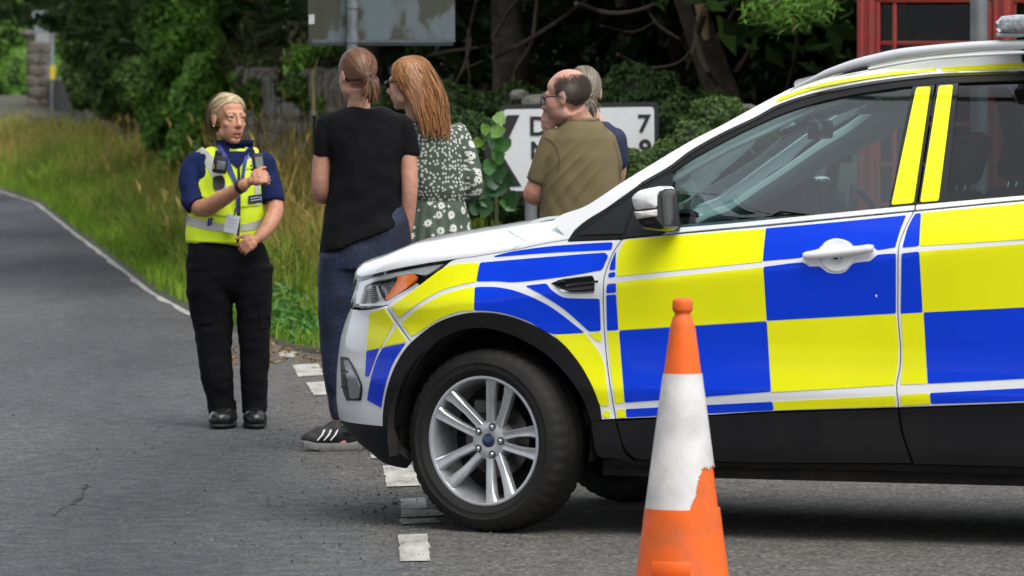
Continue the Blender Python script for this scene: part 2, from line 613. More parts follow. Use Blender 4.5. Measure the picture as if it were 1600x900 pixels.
def panel(name, poly, material, parent, parent2=None, step=8, ins=0.0, off=0.0, lip=0.0, r=0.0, both=True, proj=px_side, ostep=8):
    o = outline(poly, ostep, r)
    if ins: o = inset(o, ins)
    v, f = fill(o, step)
    P, n = proj(v)
    V, F, NN = sheet(P, n, f, off, lip)
    return emit(name, V, F, NN, material, parent, parent2, both)

def strip_side(name, path, w, material, parent, parent2=None, off=0.0, step=8, both=True):
    """ribbon w pixels wide along a traced path on the body side"""
    p = outline(path, step, 0, closed=False)
    t = np.gradient(p, axis=0); t /= np.linalg.norm(t, axis=1, keepdims=True)
    nn = np.stack([-t[:, 1], t[:, 0]], 1) * w / 2
    q = np.concatenate([p + nn, p - nn]); k = len(p)
    P, n = px_side(q)
    f = []
    for i in range(k - 1):
        f += [(i, i + 1, k + i + 1), (i, k + i + 1, k + i)]
    V, F, NN = sheet(P, n, f, off, 0.0)
    return emit(name, V, F, NN, material, parent, parent2, both)

# ---- traced lines
door_front = [(972, 373.5), (958, 395), (948, 420), (943, 440), (943, 490), (946, 540), (952, 595), (962, 655)]
door_rear = [(1428, 330), (1415, 355), (1404, 387), (1403, 450), (1403, 494), (1407, 545), (1406, 575), (1401, 602), (1404, 637)]
arch_out = [(600, 666), (600, 647), (604, 618), (613, 586), (627, 557), (643, 536), (676, 509), (708, 495), (740, 489), (772, 490), (804, 497), (840, 512), (872, 532), (900, 560), (920, 592), (934, 624), (940, 656)]
arch_in = [(617, 667), (622, 645), (634, 606), (660, 560), (692, 528), (740, 512), (780, 516), (820, 532), (860, 558), (896, 598), (914, 628), (924, 658)]
shoulder = [(708, 405), (745, 400), (775, 395), (815, 388), (850, 380.5), (888, 374)]
lamp_top = [(553, 437), (583, 428.5), (620, 419.5), (670, 410.5), (708, 405)]
lamp_low = [(708, 405), (690, 418), (670, 433), (645, 450), (620, 465), (600, 477), (587, 481), (566, 484), (560, 480.5), (547.5, 480)]

# ---- fender
fender_poly = [(602.5, 478), (620, 466.5), (645, 451.5), (670, 434.5), (690, 419.5), (708, 406)] + shoulder[1:] + [(888, 377), (972, 374)] + door_front[1:] + [(940, 656)] + arch_out[::-1][1:-5] + [(643, 536)]
fen, fen2 = panel('front_wing', fender_poly, paint, car, lip=.02, ins=.9)
# ---- doors
dfr = door_front
door_poly = dfr + [(1107, 649), (1209, 643), (1404, 637)] + door_rear[::-1][1:] + [(1180, 354.5), (1134, 358.5), (1040, 367)]
fd, fd2 = panel('front_door', door_poly, paint, car, lip=.02, ins=1.0)
rear_end = [(1905, 292), (1885, 345), (1880, 420), (1860, 470), (1822, 500), (1795, 540), (1780, 600), (1776, 622)]
rdoor_poly = door_rear[::-1] + [(1600, 313.5), (1750, 302)] + rear_end + [(1600, 630)]
rd, rd2 = panel('rear_door', rdoor_poly, paint, car, lip=.02, ins=1.0)
# ---- rear quarter (outside the frame)
qp = [(1905, 292), (2100, 284), (2230, 300), (2250, 400), (2250, 560), (2150, 600), (2110, 570), (2060, 500), (1990, 460), (1930, 455), (1876, 480), (1884, 420), (1888, 345)]
panel('rear_wing', qp, paint, car, step=20, lip=.02)
# dark layer behind the shut lines
for path in (door_front + [(971, 694), (978, 712)], door_rear + [(1410, 676), (1426, 724)], [(602, 478), (638, 531)], rear_end):
    strip_side('seal', path, 12, gap_blk, car, off=-.014)

# ---- bumper and nose in (phi, z)
def nose_poly(px):
    P, _ = px_side(np.array(px, float)); return to_nose(P).tolist()
HP = math.pi / 2
b_edge = nose_poly([(553, 484), (566, 485), (587, 482.5), (601, 478.5), (637, 530)] + arch_out[:6][::-1])
zl = b_edge[-1][1]
bump_poly = b_edge + [(b_edge[-1][0] + .2, zl), (HP - .005, zl - .005), (HP - .005, .60), (1.10, .62), (1.02, .76), (b_edge[0][0] + .10, .795)]
def nose_panel(name, poly, material, parent, parent2=None, step=.05, lip=0., off=0., ostep=.03):
    o = outline(poly, ostep)
    v, f = fill(o, step)
    P, n = nose(v)
    V, F, NN = sheet(P, n, f, off, lip)
    return emit(name, V, F, NN, material, parent, parent2)
bu, bu2 = nose_panel('front_bumper', bump_poly, paint, car, lip=.02)
nose_panel('grille', [(HP - .004, .595), (1.09, .615), (1.01, .765), (.98, .90), (HP - .004, .90)], gloss_blk, car, off=-.02)
for zb in (.66, .73, .80, .87):
    nose_panel('grille_bar', [(HP - .004, zb - .012), (1.06, zb - .012), (1.06, zb + .012), (HP - .004, zb + .012)], chrome, car, off=-.014, lip=.006)
lp = nose_poly([(600, 667), (618, 667.5), (617, 700), (641, 722)])
nose_panel('bumper_lip', [lp[0], lp[1], lp[2], lp[3], (lp[3][0] + .12, .22), (HP - .004, .24), (HP - .004, zl - .01)], plast, car, lip=.03)
# ---- arch and sill cladding
panel('arch_cladding', arch_out + arch_in[::-1], plast, car, off=.006, lip=.05, step=10)
panel('sill_cladding', [(924, 657), (940, 657.5), (961, 657), (971, 694), (976, 709), (990, 722), (960, 716), (938, 714), (931, 704)], plast, car, off=.004, lip=.03)
fdc, fdc2 = panel('door_cladding', [(963, 657), (1107, 650), (1209, 644.5), (1403.5, 638.5), (1409, 676), (1425, 724), (1200, 723), (1000, 718), (984, 710), (973, 693)], plast, fd, fd2, off=.004, lip=.02, ins=.8)
rdc, rdc2 = panel('door_cladding', [(1406, 638.5), (1600, 631), (1776, 623), (1772, 690), (1760, 737), (1600, 730), (1428, 725), (1411.5, 676)], plast, rd, rd2, off=.004, lip=.02, ins=.8)
panel('sill', [(990, 721), (1200, 725), (1428, 727), (1600, 732), (1762, 740), (1762, 752), (1600, 744), (1300, 735), (960, 729), (950, 718)], plast, car, off=-.008, lip=.04)
aw = [(1776 + 12, 624), (1795, 600), (1812, 545), (1838, 508), (1880, 478), (1930, 464), (1985, 470), (2040, 504), (2080, 560), (2100, 610), (2098, 660), (2076, 660), (2066, 600), (2030, 540), (1980, 500), (1930, 490), (1885, 502), (1845, 540), (1828, 590), (1818, 650), (1816, 738), (1766, 736)]
panel('arch_cladding', aw, plast, car, off=.006, lip=.05, step=14)

# ---- livery: reflective film pieces stuck on the panels
Y, B = vinyl_y, vinyl_b
bump_d = [
    (Y, [(578, 489), (601, 482), (615.5, 504.5), (595.5, 543), (573, 548)]),
    (Y, [(620, 510), (636, 533.5), (599, 542)]),
    (B, [(573, 549), (592.5, 544.8), (576.5, 588), (571, 588)]),
    (B, [(598, 543.5), (634, 536), (615, 566), (602, 603), (596, 637), (574, 625), (580, 591), (588, 564)])]
wing_d = [
    (Y, [(611, 479), (640, 459), (668, 437), (700, 416), (749, 410), (744.5, 440), (720, 445), (687, 455), (653, 475), (624, 496)]),
    (Y, [(627, 505), (653, 483), (687, 463), (720, 452), (742, 448.5), (740.5, 485), (720, 486), (687, 498), (644, 526)]),
    (B, [(750, 410.5), (850, 402), (944, 395), (951, 399), (941, 422), (890, 431), (832, 438.5), (802, 441), (775, 439.5), (744.5, 439.8)]),
    (B, [(772, 400), (800, 393), (860, 385), (920, 380.5), (958, 378.5), (956, 390.5), (860, 395), (774, 401.5)]),
    (B, [(742, 448.5), (778, 449), (813, 457), (860, 479), (914, 520), (862, 521), (825, 501.5), (790, 490), (765, 486), (741, 485)]),
    (B, [(821, 446.5), (854, 442.7), (861, 452), (879, 464), (900, 466), (937, 466.5), (939, 516.7), (921, 518), (883, 484), (851, 463)]),
    (Y, [(865, 523), (915, 521), (930, 541), (942, 562), (948, 600), (952, 634), (938, 634), (926, 607), (903, 565), (886, 543)]),
    (Y, [(919, 520.5), (939.5, 518.4), (940.3, 534), (934, 533)]),
    (Y, [(948 + 6 * math.cos(k * .6), 647 + 6 * math.sin(k * .6)) for k in range(10)])]
fdoor_d = [
    (B, [(962.6, 392), (961.5, 422), (952, 422), (955, 410)]), (B, [(951.5, 426.5), (961.5, 425), (961.5, 432.5), (950.5, 434)]),
    (B, [(948.6, 444), (962.6, 442.5), (962.6, 457), (947.5, 458)]), (B, [(947.5, 461), (962.6, 460), (966, 515.5), (948.6, 516.6)]),
    (Y, [(949.6, 517.6), (966, 516.7), (975.6, 629), (962, 631), (954, 575)]),
    (Y, [(978, 375), (1085, 366), (1195.5, 358), (1192, 409), (1085, 420), (963.5, 432), (967, 394)]),
    (Y, [(963.5, 441), (1085, 428.5), (1192.5, 417.6), (1198, 501), (966.7, 515.8)]),
    (B, [(1197, 357), (1310, 347), (1416, 336.5), (1406, 362), (1399, 386.5), (1371, 391), (1364, 384.5), (1334, 384), (1325, 376), (1305, 372), (1290, 377), (1280, 388), (1263, 393), (1253, 402), (1192, 408)]),
    (B, [(1193, 417), (1254, 410), (1265, 416.5), (1281, 416.5), (1292, 425), (1308, 427.5), (1322, 424), (1334, 411.5), (1360, 407.5), (1371, 398.5), (1400, 396), (1400, 489.5), (1198.5, 501)]),
    (B, [(967.6, 516.7), (1198, 502.3), (1204.5, 612), (976.5, 629)]),
    (Y, [(1199, 502), (1400, 491), (1404, 536), (1403, 570), (1398, 601.5), (1206, 613)]),
    (B, [(978, 639), (1206.7, 627.6), (1209, 641), (979, 652)]), (Y, [(1209, 627.6), (1398, 618), (1400.5, 634.5), (1210.5, 640.8)]),
    (Y, [(963, 640), (976, 639), (978, 652), (965, 652.5)])]
rdoor_d = [
    (B, [(1430, 334), (1439, 333), (1436, 384.5), (1410, 387), (1419, 355)]),
    (Y, [(1440, 333), (1600, 318), (1690, 310), (1690, 366), (1600, 374), (1437, 384.5)]),
    (B, [(1409, 396), (1436, 393), (1441.5, 488), (1407.5, 490)]),
    (Y, [(1437, 393), (1600, 381), (1690, 374), (1690, 474), (1600, 480), (1442, 488)]),
    (Y, [(1408.5, 490.5), (1443, 488.6), (1449, 599.5), (1407, 601), (1411, 564)]),
    (B, [(1443.5, 488.4), (1600, 480.5), (1690, 475), (1690, 584), (1600, 591.5), (1450, 599.5)]),
    (Y, [(1407.5, 617), (1452, 614.5), (1454, 631), (1408, 634)]), (B, [(1453, 614), (1600, 606.5), (1690, 601), (1690, 620), (1600, 626.5), (1455, 631)]),
    (B, [(1691, 310), (1895, 295), (1880, 350), (1691, 366)]), (B, [(1691, 374), (1878, 358), (1876, 418), (1850, 464), (1691, 474)]),
    (Y, [(1691, 475), (1842, 466), (1800, 520), (1775, 578), (1691, 584)]), (Y, [(1691, 601), (1772, 597), (1770, 614), (1691, 620)])]
for lst, p1_, p2_, rr in ((bump_d, bu, bu2, 2), (wing_d, fen, fen2, 4), (fdoor_d, fd, fd2, 3), (rdoor_d, rd, rd2, 3)):
    for m_, poly in lst:
        panel('livery_film', poly, m_, p1_, p2_, off=.002, lip=.0015, r=rr if len(poly) < 14 else 2, step=8)

panel('paint_chip', [(1368, 460), (1371, 460), (1371, 464), (1369, 464)], paint, fd, fd2, off=.004, both=False)
# ---- bonnet: crowned between the shoulder line and the crest traced along its skyline
crest_px = np.array([(555, 433), (558, 426), (562, 420), (570, 412), (587, 403), (623, 392), (653, 380), (672, 372), (720, 362), (780, 352), (844, 341), (905, 331)], float)
sh_px = np.array(lamp_top + shoulder[1:] + [(930, 366)], float)
Psh, _ = px_side(sh_px)
sa, sz = Psh[:, 0], Psh[:, 2]
o_ = np.argsort(sa); sa, sz = sa[o_], sz[o_]
sa = np.append(sa, [A0 + np.interp(sz[-1], _afz, _afL) + .01]); sz = np.append(sz, [sz[-1] - .004])
def zsh(a): return np.interp(a, sa, sz)
def Wh(a): return np.maximum(Fb(a, zsh(a)), 0.0)
def crest_b(a): return .52 * np.maximum(Wh(a), .05)
cp = []
for q in crest_px:
    b = .45
    for _ in range(25):
        P = px_plane(q[None], b)[0]; b = .5 * b + .5 * float(crest_b(P[0]))
    cp.append(P)
cp = np.array(cp); o_ = np.argsort(cp[:, 0]); cp = cp[o_]
ca, cz = cp[:, 0], cp[:, 2]
def zcr(a): return np.maximum(np.interp(a, ca, cz), zsh(a) + .004)
def hood_z(a, b):
    W, c = Wh(a), crest_b(a)
    r = np.clip((np.abs(b) - c) / np.maximum(W - c, 1e-4), 0, 1)
    base = zsh(a) + (zcr(a) - zsh(a)) * (1 - r ** 2.1) ** (1 / 1.9)
    return base - .006 * np.exp(-((np.abs(b) - c * .9) / .06) ** 2) * 0
def hood_pt(q):
    """(a, r) with r = 0 at the centre line and 1 at the shoulder"""
    a, r = q[:, 0], q[:, 1]
    def pt(a, r):
        b = np.sin(np.clip(r, -1, 1) * HP) * Wh(a)
        return np.stack([a, b, hood_z(a, b)], -1)
    e = .004
    P = pt(a, r)
    u = pt(a + e, r) - pt(a - e, r); w = pt(a, np.minimum(r + e, 1)) - pt(a, r - e)
    n = np.cross(u, w); n /= np.linalg.norm(n, axis=1, keepdims=True) + 1e-12
    n = np.where(n[:, 2:] < 0, -n, n)
    return P, n
a_cowl = float(px_plane(np.array([[850., 343.]]), .5)[0, 0])
a_seam = float(px_side(np.array([[800., 390.]]))[0][0, 0])
a_nose = float(sa[-1]) - .012
def hood_patch(name, poly, material, parent, lip=.015, off=0., step=.05):
    o = outline(poly, .03); v, f = fill(o, step); P, n = hood_pt(v)
    V, F, NN = sheet(P, n, f, off, lip)
    return obj(name, V, F, material, parent, True, NN)
ns = np.linspace(a_nose, a_seam, 26)
right = [(x, 1.0) for x in ns] + [(a_seam - .05, .90), (a_cowl + .06, .66), (a_cowl, .60)]
hood_patch('bonnet', right + [(a_cowl - .03, 0.0)] + [(x, -y) for x, y in right[::-1]], paint, car)
for s in (1, -1):
    fl = [(a_seam - .005, 1.0 * s), (a_seam - .0525, .8945 * s), (a_cowl + .057, .6545 * s), (a_cowl - .003, .5945 * s), (a_cowl - .16, .62 * s), (-.46, 1.0 * s)]
    hood_patch('wing_top', fl, paint, fen if s > 0 else fen2, lip=.01)
hood_patch('scuttle', [(a_cowl - .005, .585), (a_cowl - .04, 0), (a_cowl - .005, -.585), (a_cowl - .22, -.62), (a_cowl - .25, 0), (a_cowl - .22, .62)], plast, car, off=-.012)
# ---- headlamps
for side in (1, -1):
    pass
lamp_poly = lamp_top[:-1] + lamp_low[:-1] + [(548.5, 479.5)]
hl, hl2 = panel('headlight', lamp_poly, clear_lens, car, off=.001, step=10)
def lampin(name, poly, m_, depth, lip=.0, r=0):
    return panel(name, poly, m_, hl, hl2, off=-depth, lip=lip, r=r, step=7, ostep=6)
lamp_bright = mat('lamp_bright', (.62, .63, .65), .18, metal=.35, coat=.6)
bowl = mat('lamp_bowl', (0.05, 0.052, 0.055), 0.25, metal=0.3)
lampin('housing', lamp_poly, bowl, .05)
lampin('reflector', [(584, 432), (622, 422), (612, 448), (598, 466), (592, 462), (583, 446)], mat('lamp_reflector', (0.42, 0.41, 0.42), .22, metal=1.0), .035, .012)
lampin('trim', [(556, 440), (584, 431), (640, 419), (690, 411), (662, 428), (640, 426), (600, 434), (578, 439), (565, 446), (557, 474), (551, 474)], lamp_bright, .012, .01)
lampin('trim', [(583, 445), (590, 463), (599, 470), (612, 462), (630, 453), (648, 441), (652, 446), (628, 462), (602, 475), (584, 477), (556, 478), (557, 474), (582, 473), (588, 470)], lamp_bright, .012, .01)
for k in range(9):
    y_ = 448 + k * 3.1
    lampin('louvre', [(565 - k * .7, y_), (579, y_ - 1.6), (579, y_ - .2), (565 - k * .7, y_ + 1.4)], mat('louvre', (.16, .165, .17), .3), .03, .004)
lampin('indicator', [(618, 431), (643, 426), (648, 431), (645, 437), (633, 448), (614, 461), (602, 468), (598, 465), (606, 455), (616, 440)], orange_lens, .010, .012, 1.5)
# ---- fog lamps
fog = [(532.5, 557), (544, 558), (556.5, 579), (566, 603), (565, 626), (542, 626), (535, 603)]
fg, fg2 = panel('fog_lamp', fog, gloss_blk, car, off=.003, lip=.006, r=2, step=8)
panel('lens', [(540, 563), (545, 563), (555, 582), (564, 604), (563, 622), (550, 623), (546, 600)], mat('fog_lens', (.42, .43, .44), .15, metal=.7), fg, fg2, off=.008, lip=.005, r=2, step=6)
for y_ in (577, 590, 603):
    panel('fin', [(536, y_), (546, y_ + 3), (547, y_ + 6), (537, y_ + 3)], plast, fg, fg2, off=.01, lip=.006)
# ---- wing vent
vt, vt2 = panel('wing_vent', [(861, 443), (880, 436), (927, 432), (929, 438), (929, 455), (893, 457), (876, 452), (868, 446)], gloss_blk, fen, fen2, off=.003, lip=.004, r=2, step=7)
strip_side('vent_trim', [(929, 456.5), (893, 457.5), (878, 453), (869, 445.5), (872, 441.5), (884, 440)], 2.6, chrome, vt, vt2, off=.008)
strip_side('vent_trim', [(885, 446.5), (905, 443.5), (936, 440.5)], 3.4, chrome, vt, vt2, off=.010)
strip_side('vent_trim', [(872, 439), (900, 434.5), (927, 431.5)], 1.6, chrome, vt, vt2, off=.006)

# ---- greenhouse: white side rail, black frames, glass
white_out = [(862, 346), (880, 334.5), (915, 322), (970, 286.5), (1013, 260), (1080, 220), (1130, 194.5), (1180, 167), (1220, 146), (1242, 136), (1300, 121.5), (1357, 110), (1470, 93), (1535, 88), (1600, 84.5), (1750, 80), (1900, 82), (2020, 95)]
frame_out = [(888, 375), (897, 360), (917, 343.5), (947, 325), (1002, 286), (1047, 260), (1080, 235.5), (1130, 207.5), (1180, 184), (1215, 165), (1255, 151), (1305, 139), (1380, 126), (1461, 117), (1535, 114), (1600, 111.5), (1750, 108), (1900, 112), (2010, 130)]
panel('roof_side', white_out + frame_out[::-1] + [(880, 374), (862, 378)], paint, car, step=12, lip=.01, corner=0) if False else None
rs, rs2 = panel('roof_side', white_out + frame_out[::-1], paint, car, step=6, lip=.01)
panel('livery_film', [(1212.5, 161), (1217, 154), (1280, 133), (1330, 123.5), (1380, 116), (1464, 106), (1464.5, 112.5), (1380, 121.5), (1305, 134), (1255, 146)], Y, rs, rs2, off=.006, r=2, step=5)
panel('livery_film', [(1472, 105.5), (1600, 98), (1760, 95), (1760, 104), (1600, 107), (1473.5, 112)], Y, rs, rs2, off=.006, r=2, step=5)
frame_in_glass = [(1056, 266), (1080, 250), (1130, 222), (1180, 197), (1230, 175.5), (1280, 160), (1330, 149), (1380, 141), (1425, 136)]
# gasket running over both doors
gk_t = frame_out[4:]
gasket = gk_t + [(1990, 150), (1900, 132), (1750, 124), (1600, 126), (1498, 130), (1425, 135)] + frame_in_glass[::-1][1:] + [(1003, 301)]
panel('window_gasket', gasket, rubber, car, step=9, off=.002, lip=.008)
strip_side('window_trim', [(p[0], p[1] + 2.5) for p in frame_out[4:]], 4.5, gloss_blk, car, off=.005)
panel('quarter_panel', [(888, 375), (898, 361), (918, 344.5), (948, 326), (999, 291), (972, 372.5), (890, 377)], plast, fen, fen2, off=.003, lip=.004)
panel('quarter_panel', [(904, 368), (996, 303), (974, 366)], mat('smooth_plastic', (.014, .015, .018), .45, spec=.3), fen, fen2, off=.007, lip=.004)
panel('mirror_base', [(1003, 302), (1052, 270), (1047, 363), (1034, 366), (976, 371)], mat('smooth_plastic', (.014, .015, .018), .45, spec=.3), fd, fd2, off=.003, lip=.004)
strip_side('seal', [(1001, 289), (987, 330), (973, 373)], 5, gap_blk, fen, fen2, off=.0045)
panel('window', frame_in_glass + [(1388, 325), (1260, 338), (1134, 350.5), (1051, 358)], win_glass, fd, fd2, off=-.004, step=16)
panel('window_trim', [(1047, 357), (1134, 350), (1260, 337.5), (1388, 325), (1430, 321), (1428.5, 329), (1180, 353), (1134, 357), (1038, 366)], paint, fd, fd2, off=.004, lip=.008, ins=.4)
panel('window_trim', [(1432, 320.5), (1600, 306), (1750, 294), (1895, 285), (1893, 292), (1750, 301), (1600, 312.5), (1431, 329)], paint, rd, rd2, off=.004, lip=.008, ins=.4)
panel('pillar_cover', [(1426, 134), (1461, 132), (1432, 320), (1389, 325)], gloss_blk, fd, fd2, off=.001, lip=.006, ins=.4)
panel('pillar_cover', [(1463.5, 131.5), (1498, 129.5), (1479, 315), (1434.5, 319.5)], gloss_blk, rd, rd2, off=.001, lip=.006, ins=.4)
panel('livery_film', [(1432, 137), (1454.5, 136), (1428, 317.5), (1393, 320.5)], Y, fd, fd2, off=.003, r=4)
panel('livery_film', [(1467, 134.5), (1489.5, 133), (1467, 314), (1438, 316.5)], Y, rd, rd2, off=.003, r=4)
panel('window', [(1498, 130), (1600, 126), (1750, 124), (1890, 131), (1840, 288), (1600, 306), (1479, 315)], dark_glass, rd, rd2, off=-.004, step=18)
panel('window', [(1905, 133), (1985, 150), (2040, 270), (1860, 286)], dark_glass, car, off=-.004, step=18)

# ---- windscreen, roof, tail
wpx = np.array([(864, 346), (880, 335), (915, 322.5), (970, 287), (1013, 260.5), (1080, 220.5), (1130, 195), (1180, 167.5), (1220, 146.5), (1242, 136.5)], float)
We, _ = px_side(wpx)
def loft_across(name, edge, bulge, material, parent, nb=16, dz=0.0, off=0.0):
    V, F = [], []
    k = np.linspace(-1, 1, nb + 1)
    for (a, b, z), q in zip(edge, np.broadcast_to(np.asarray(bulge, float), (len(edge),))):
        for s in k:
            V.append((a + q * (1 - s * s), b * s, z + dz * (1 - s * s) + off))
    for i in range(len(edge) - 1):
        for j in range(nb):
            F.append((i * (nb + 1) + j, i * (nb + 1) + j + 1, (i + 1) * (nb + 1) + j + 1, (i + 1) * (nb + 1) + j))
    return obj(name, V, F, material, parent)
loft_across('windscreen', We, .10, win_glass, car)
rpx = np.array([(1242, 136.5), (1300, 122), (1357, 110.5), (1470, 93.5), (1535, 88.5), (1600, 85), (1750, 80.5), (1900, 82.5), (2020, 95.5)], float)
Re, _ = px_side(rpx)
loft_across('roof', Re, np.linspace(.10, -.03, len(Re)), paint, car, dz=.035)
loft_across('roof_lining', Re, np.linspace(.06, -.03, len(Re)), trim_grey, car, dz=.0, off=-.045)
aT = float(Re[-1, 0])
loft_across('tailgate', np.array([(aT, Re[-1, 1], Re[-1, 2]), (aT - .12, .62, 1.45), (aT - .22, .70, 1.15), (aT - .26, .78, .95), (aT - .28, .82, .6), (aT - .26, .82, .3)]), -.06, paint, car)
# inner face of the A pillars, the wide pale trim seen through the window
for s in (1, -1):
    mbp = MB(); wide = s < 0
    pts = [(p[0] - .06 - .014 * k, (p[1] - (.06 if wide else .045)) * s, p[2] - (.05 if wide else .03)) for k, p in enumerate(We)]
    rad_ = [.05, .055, .06, .065, .07, .08, .09, .10, .115, .13] if wide else [.02] * 10
    mbp.tube(pts, rad_, 12, flat=.6)
    mbp.build('pillar_trim', trim_grey, car)

# ---- roof rails
rail_c = np.array([(1234, 141.5), (1264, 127.5), (1292, 115), (1330, 102.5), (1362, 94.5), (1405, 85), (1470, 77.5), (1535, 72), (1600, 69.5), (1750, 66), (1900, 70), (1990, 84), (2020, 94)], float)
rail_r = [.002, .015, .021, .021, .020, .0185, .018, .018, .018, .018, .018, .014, .006]
rp = px_plane(outline(rail_c, 12, closed=False, corner=60), .555)
rr_ = np.interp(np.linspace(0, 1, len(rp)), np.linspace(0, 1, len(rail_r)), rail_r)
for s in (1, -1):
    m_ = MB(); m_.tube(rp * [1, s, 1], rr_, 12, flat=1.0); rl = m_.build('roof_rail', mat('rail_silver', (.62, .63, .65), .32, metal=.25, coat=.5), car)
    # black infill paints the dark gap under the front foot
    q = px_plane(np.array([(1302, 119.5), (1330, 110), (1358, 101), (1359, 108.5), (1330, 114)], float), .56) * [1, s, 1]
    MB().add(list(q) + [p - np.array([0, .01 * s, 0]) for p in q], [(0, 1, 2, 3, 4), (9, 8, 7, 6, 5)]).build('foot_gap', gloss_blk, rl, smooth=False)
    q = px_plane(outline(np.array([(1357, 108), (1405, 99), (1470, 90), (1600, 82), (1750, 78), (1900, 80)], float), 14, closed=False), .565) * [1, s, 1]
    MB().tube(q, .0065, 8).build('ditch_strip', paint, rl)

# ---- light bar
lbz = 1.895
a_lb = float(px_plane(np.array([[1556., 32.]]), .56)[0, 0])
prof_lb = []
lb = MB()
sec = [(0, -.016), (.012, -.03), (.05, -.033), (.23, -.033), (.268, -.03), (.28, -.016), (.28, .012), (.262, .03), (.2, .036), (.08, .036), (.018, .03), (0, .012)]
v, f = [], []
bs = [-.60, -.59, -.56, -.3, 0, .3, .56, .59, .60]
sc = [.55, .85, 1, 1, 1, 1, 1, .85, .55]
for b, s in zip(bs, sc):
    for (x, z) in sec:
        v.append((a_lb - .14 + (.14 - x) * s, b, lbz + z * s))
n_ = len(sec)
for i in range(len(bs) - 1):
    for j in range(n_):
        f.append((i * n_ + j, i * n_ + (j + 1) % n_, (i + 1) * n_ + (j + 1) % n_, (i + 1) * n_ + j))
f += [tuple(range(n_ - 1, -1, -1)), tuple((len(bs) - 1) * n_ + j for j in range(n_))]
lbo = MB().add(v, f).build('light_bar', mat('light_bar_lens', (.30, .32, .34), .12, coat=1, vary=(60, .5, 2), spec=.8), car)
MB().box((a_lb - .14, 0, lbz - .038), (.27, 1.16, .016)).build('base', mat('bar_base', (.5, .51, .53), .4, metal=.4), lbo, bevel=.006)
for s in (.42, -.42):
    MB().box((a_lb - .15, s, lbz - .09), (.16, .10, .10)).build('foot', gloss_blk, lbo, bevel=.01)

# ---- door mirrors
def mirror_shape(s):
    b0 = 1.02
    par = fd if s > 0 else fd2
    cap = px_plane(outline([(998, 312), (1000, 303), (1012, 295.5), (1037, 290.5), (1041, 296), (1042, 324), (1003, 329)], 4, 4), b0)
    def solid(name, px, bmid, th, m_, r=3, sc=.82, bulge=.02):
        o = px_plane(outline(px, 4, r), bmid); c = o.mean(0)
        v, f = [], []; n = len(o)
        rings = [(-th, .93), (-th * .6, 1.0), (th * .35, 1.0), (th * .8, .93), (th, sc)]
        for d, k in rings:
            q = c + (o - c) * k; q[:, 1] = bmid + d; v += list(q)
        for i in range(len(rings) - 1):
            for j in range(n):
                f.append((i * n + j, i * n + (j + 1) % n, (i + 1) * n + (j + 1) % n, (i + 1) * n + j))
        v.append(c + np.array([0, th + bulge * .3, 0])); t = len(v) - 1
        for j in range(n): f.append(((len(rings) - 1) * n + j, (len(rings) - 1) * n + (j + 1) % n, t))
        f.append(tuple(range(n)))
        v = np.array(v)
        if s < 0: v = v * [1, -1, 1]; f = [q[::-1] for q in f]
        return obj(name, v, f, m_, par if name == 'door_mirror' else mo)
    mo = None
    mo = solid('door_mirror', [(999, 306), (1008, 298), (1036, 291), (1046, 298), (1051, 358), (1046, 361), (1014, 358), (1006, 345)], .99, .10, gloss_blk, 4)
    solid('cap', [(997.5, 310), (1000, 303), (1012, 295.5), (1037, 290), (1041, 296), (1041.5, 325), (1003, 329.5)], 1.0, .105, paint, 5)
    solid('indicator', [(1002, 329.5), (1041, 325.5), (1041, 337), (1007, 342)], 1.0, .102, mat('clear_indicator', (.62, .6, .55), .18, coat=.8, vary=(40, .25)), 2, sc=.9)
    MB().box((float(cap[:, 0].mean()) - .02, .92 * s, float(cap[:, 2].mean()) - .10), (.07, .12, .045)).build('stalk', plast, mo, bevel=.012)
mirror_shape(1); mirror_shape(-1)

# ---- door handles
def handle(px, par, par2):
    for s, pr in ((1, par), (-1, par2)):
        P, n = px_side(np.array(px, float))
        P = P + n * .024
        m_ = MB(); m_.tube(P * [1, s, 1], [.012, .0165, .0175, .0175, .017, .016, .012], 12, flat=1.0, up=(0, 1, 0))
        h = m_.build('handle', paint, pr)
        cx, cy = px[3][0] - 2, px[3][1] + 1
        e = [(cx + 27 * math.cos(t), cy + 26 * math.sin(t)) for t in np.linspace(0, 2 * math.pi, 25)[:-1]]
        # dished recess: rim standing proud and a bowl behind
        ang = np.linspace(0, 2 * math.pi, 33)[:-1]
        V, F = [], []
        for k, (rr, d) in enumerate(((1.0, .0010), (.95, .0035), (.86, .0015), (.6, -.0005), (.3, -.0012))):
            q, nq = px_side(np.stack([cx + 27 * rr * np.cos(ang), cy + 26 * rr * np.sin(ang)], 1))
            V += list((q + nq * (d + .0012)) * [1, s, 1])
        m = len(ang)
        for k in range(4):
            for j in range(m):
                q = (k * m + j, k * m + (j + 1) % m, (k + 1) * m + (j + 1) % m, (k + 1) * m + j)
                F.append(q if s < 0 else q[::-1])
        F.append(tuple(4 * m + j for j in range(m)))
        obj('recess', V, F, paint, h)
handle([(1259, 403), (1264, 402.5), (1280, 401), (1310, 398), (1345, 394), (1362, 391.5), (1368, 391)], fd, fd2)
handle([(1719, 372), (1724, 371.5), (1742, 369.5), (1775, 366), (1815, 361), (1832, 359), (1838, 358)], rd, rd2)

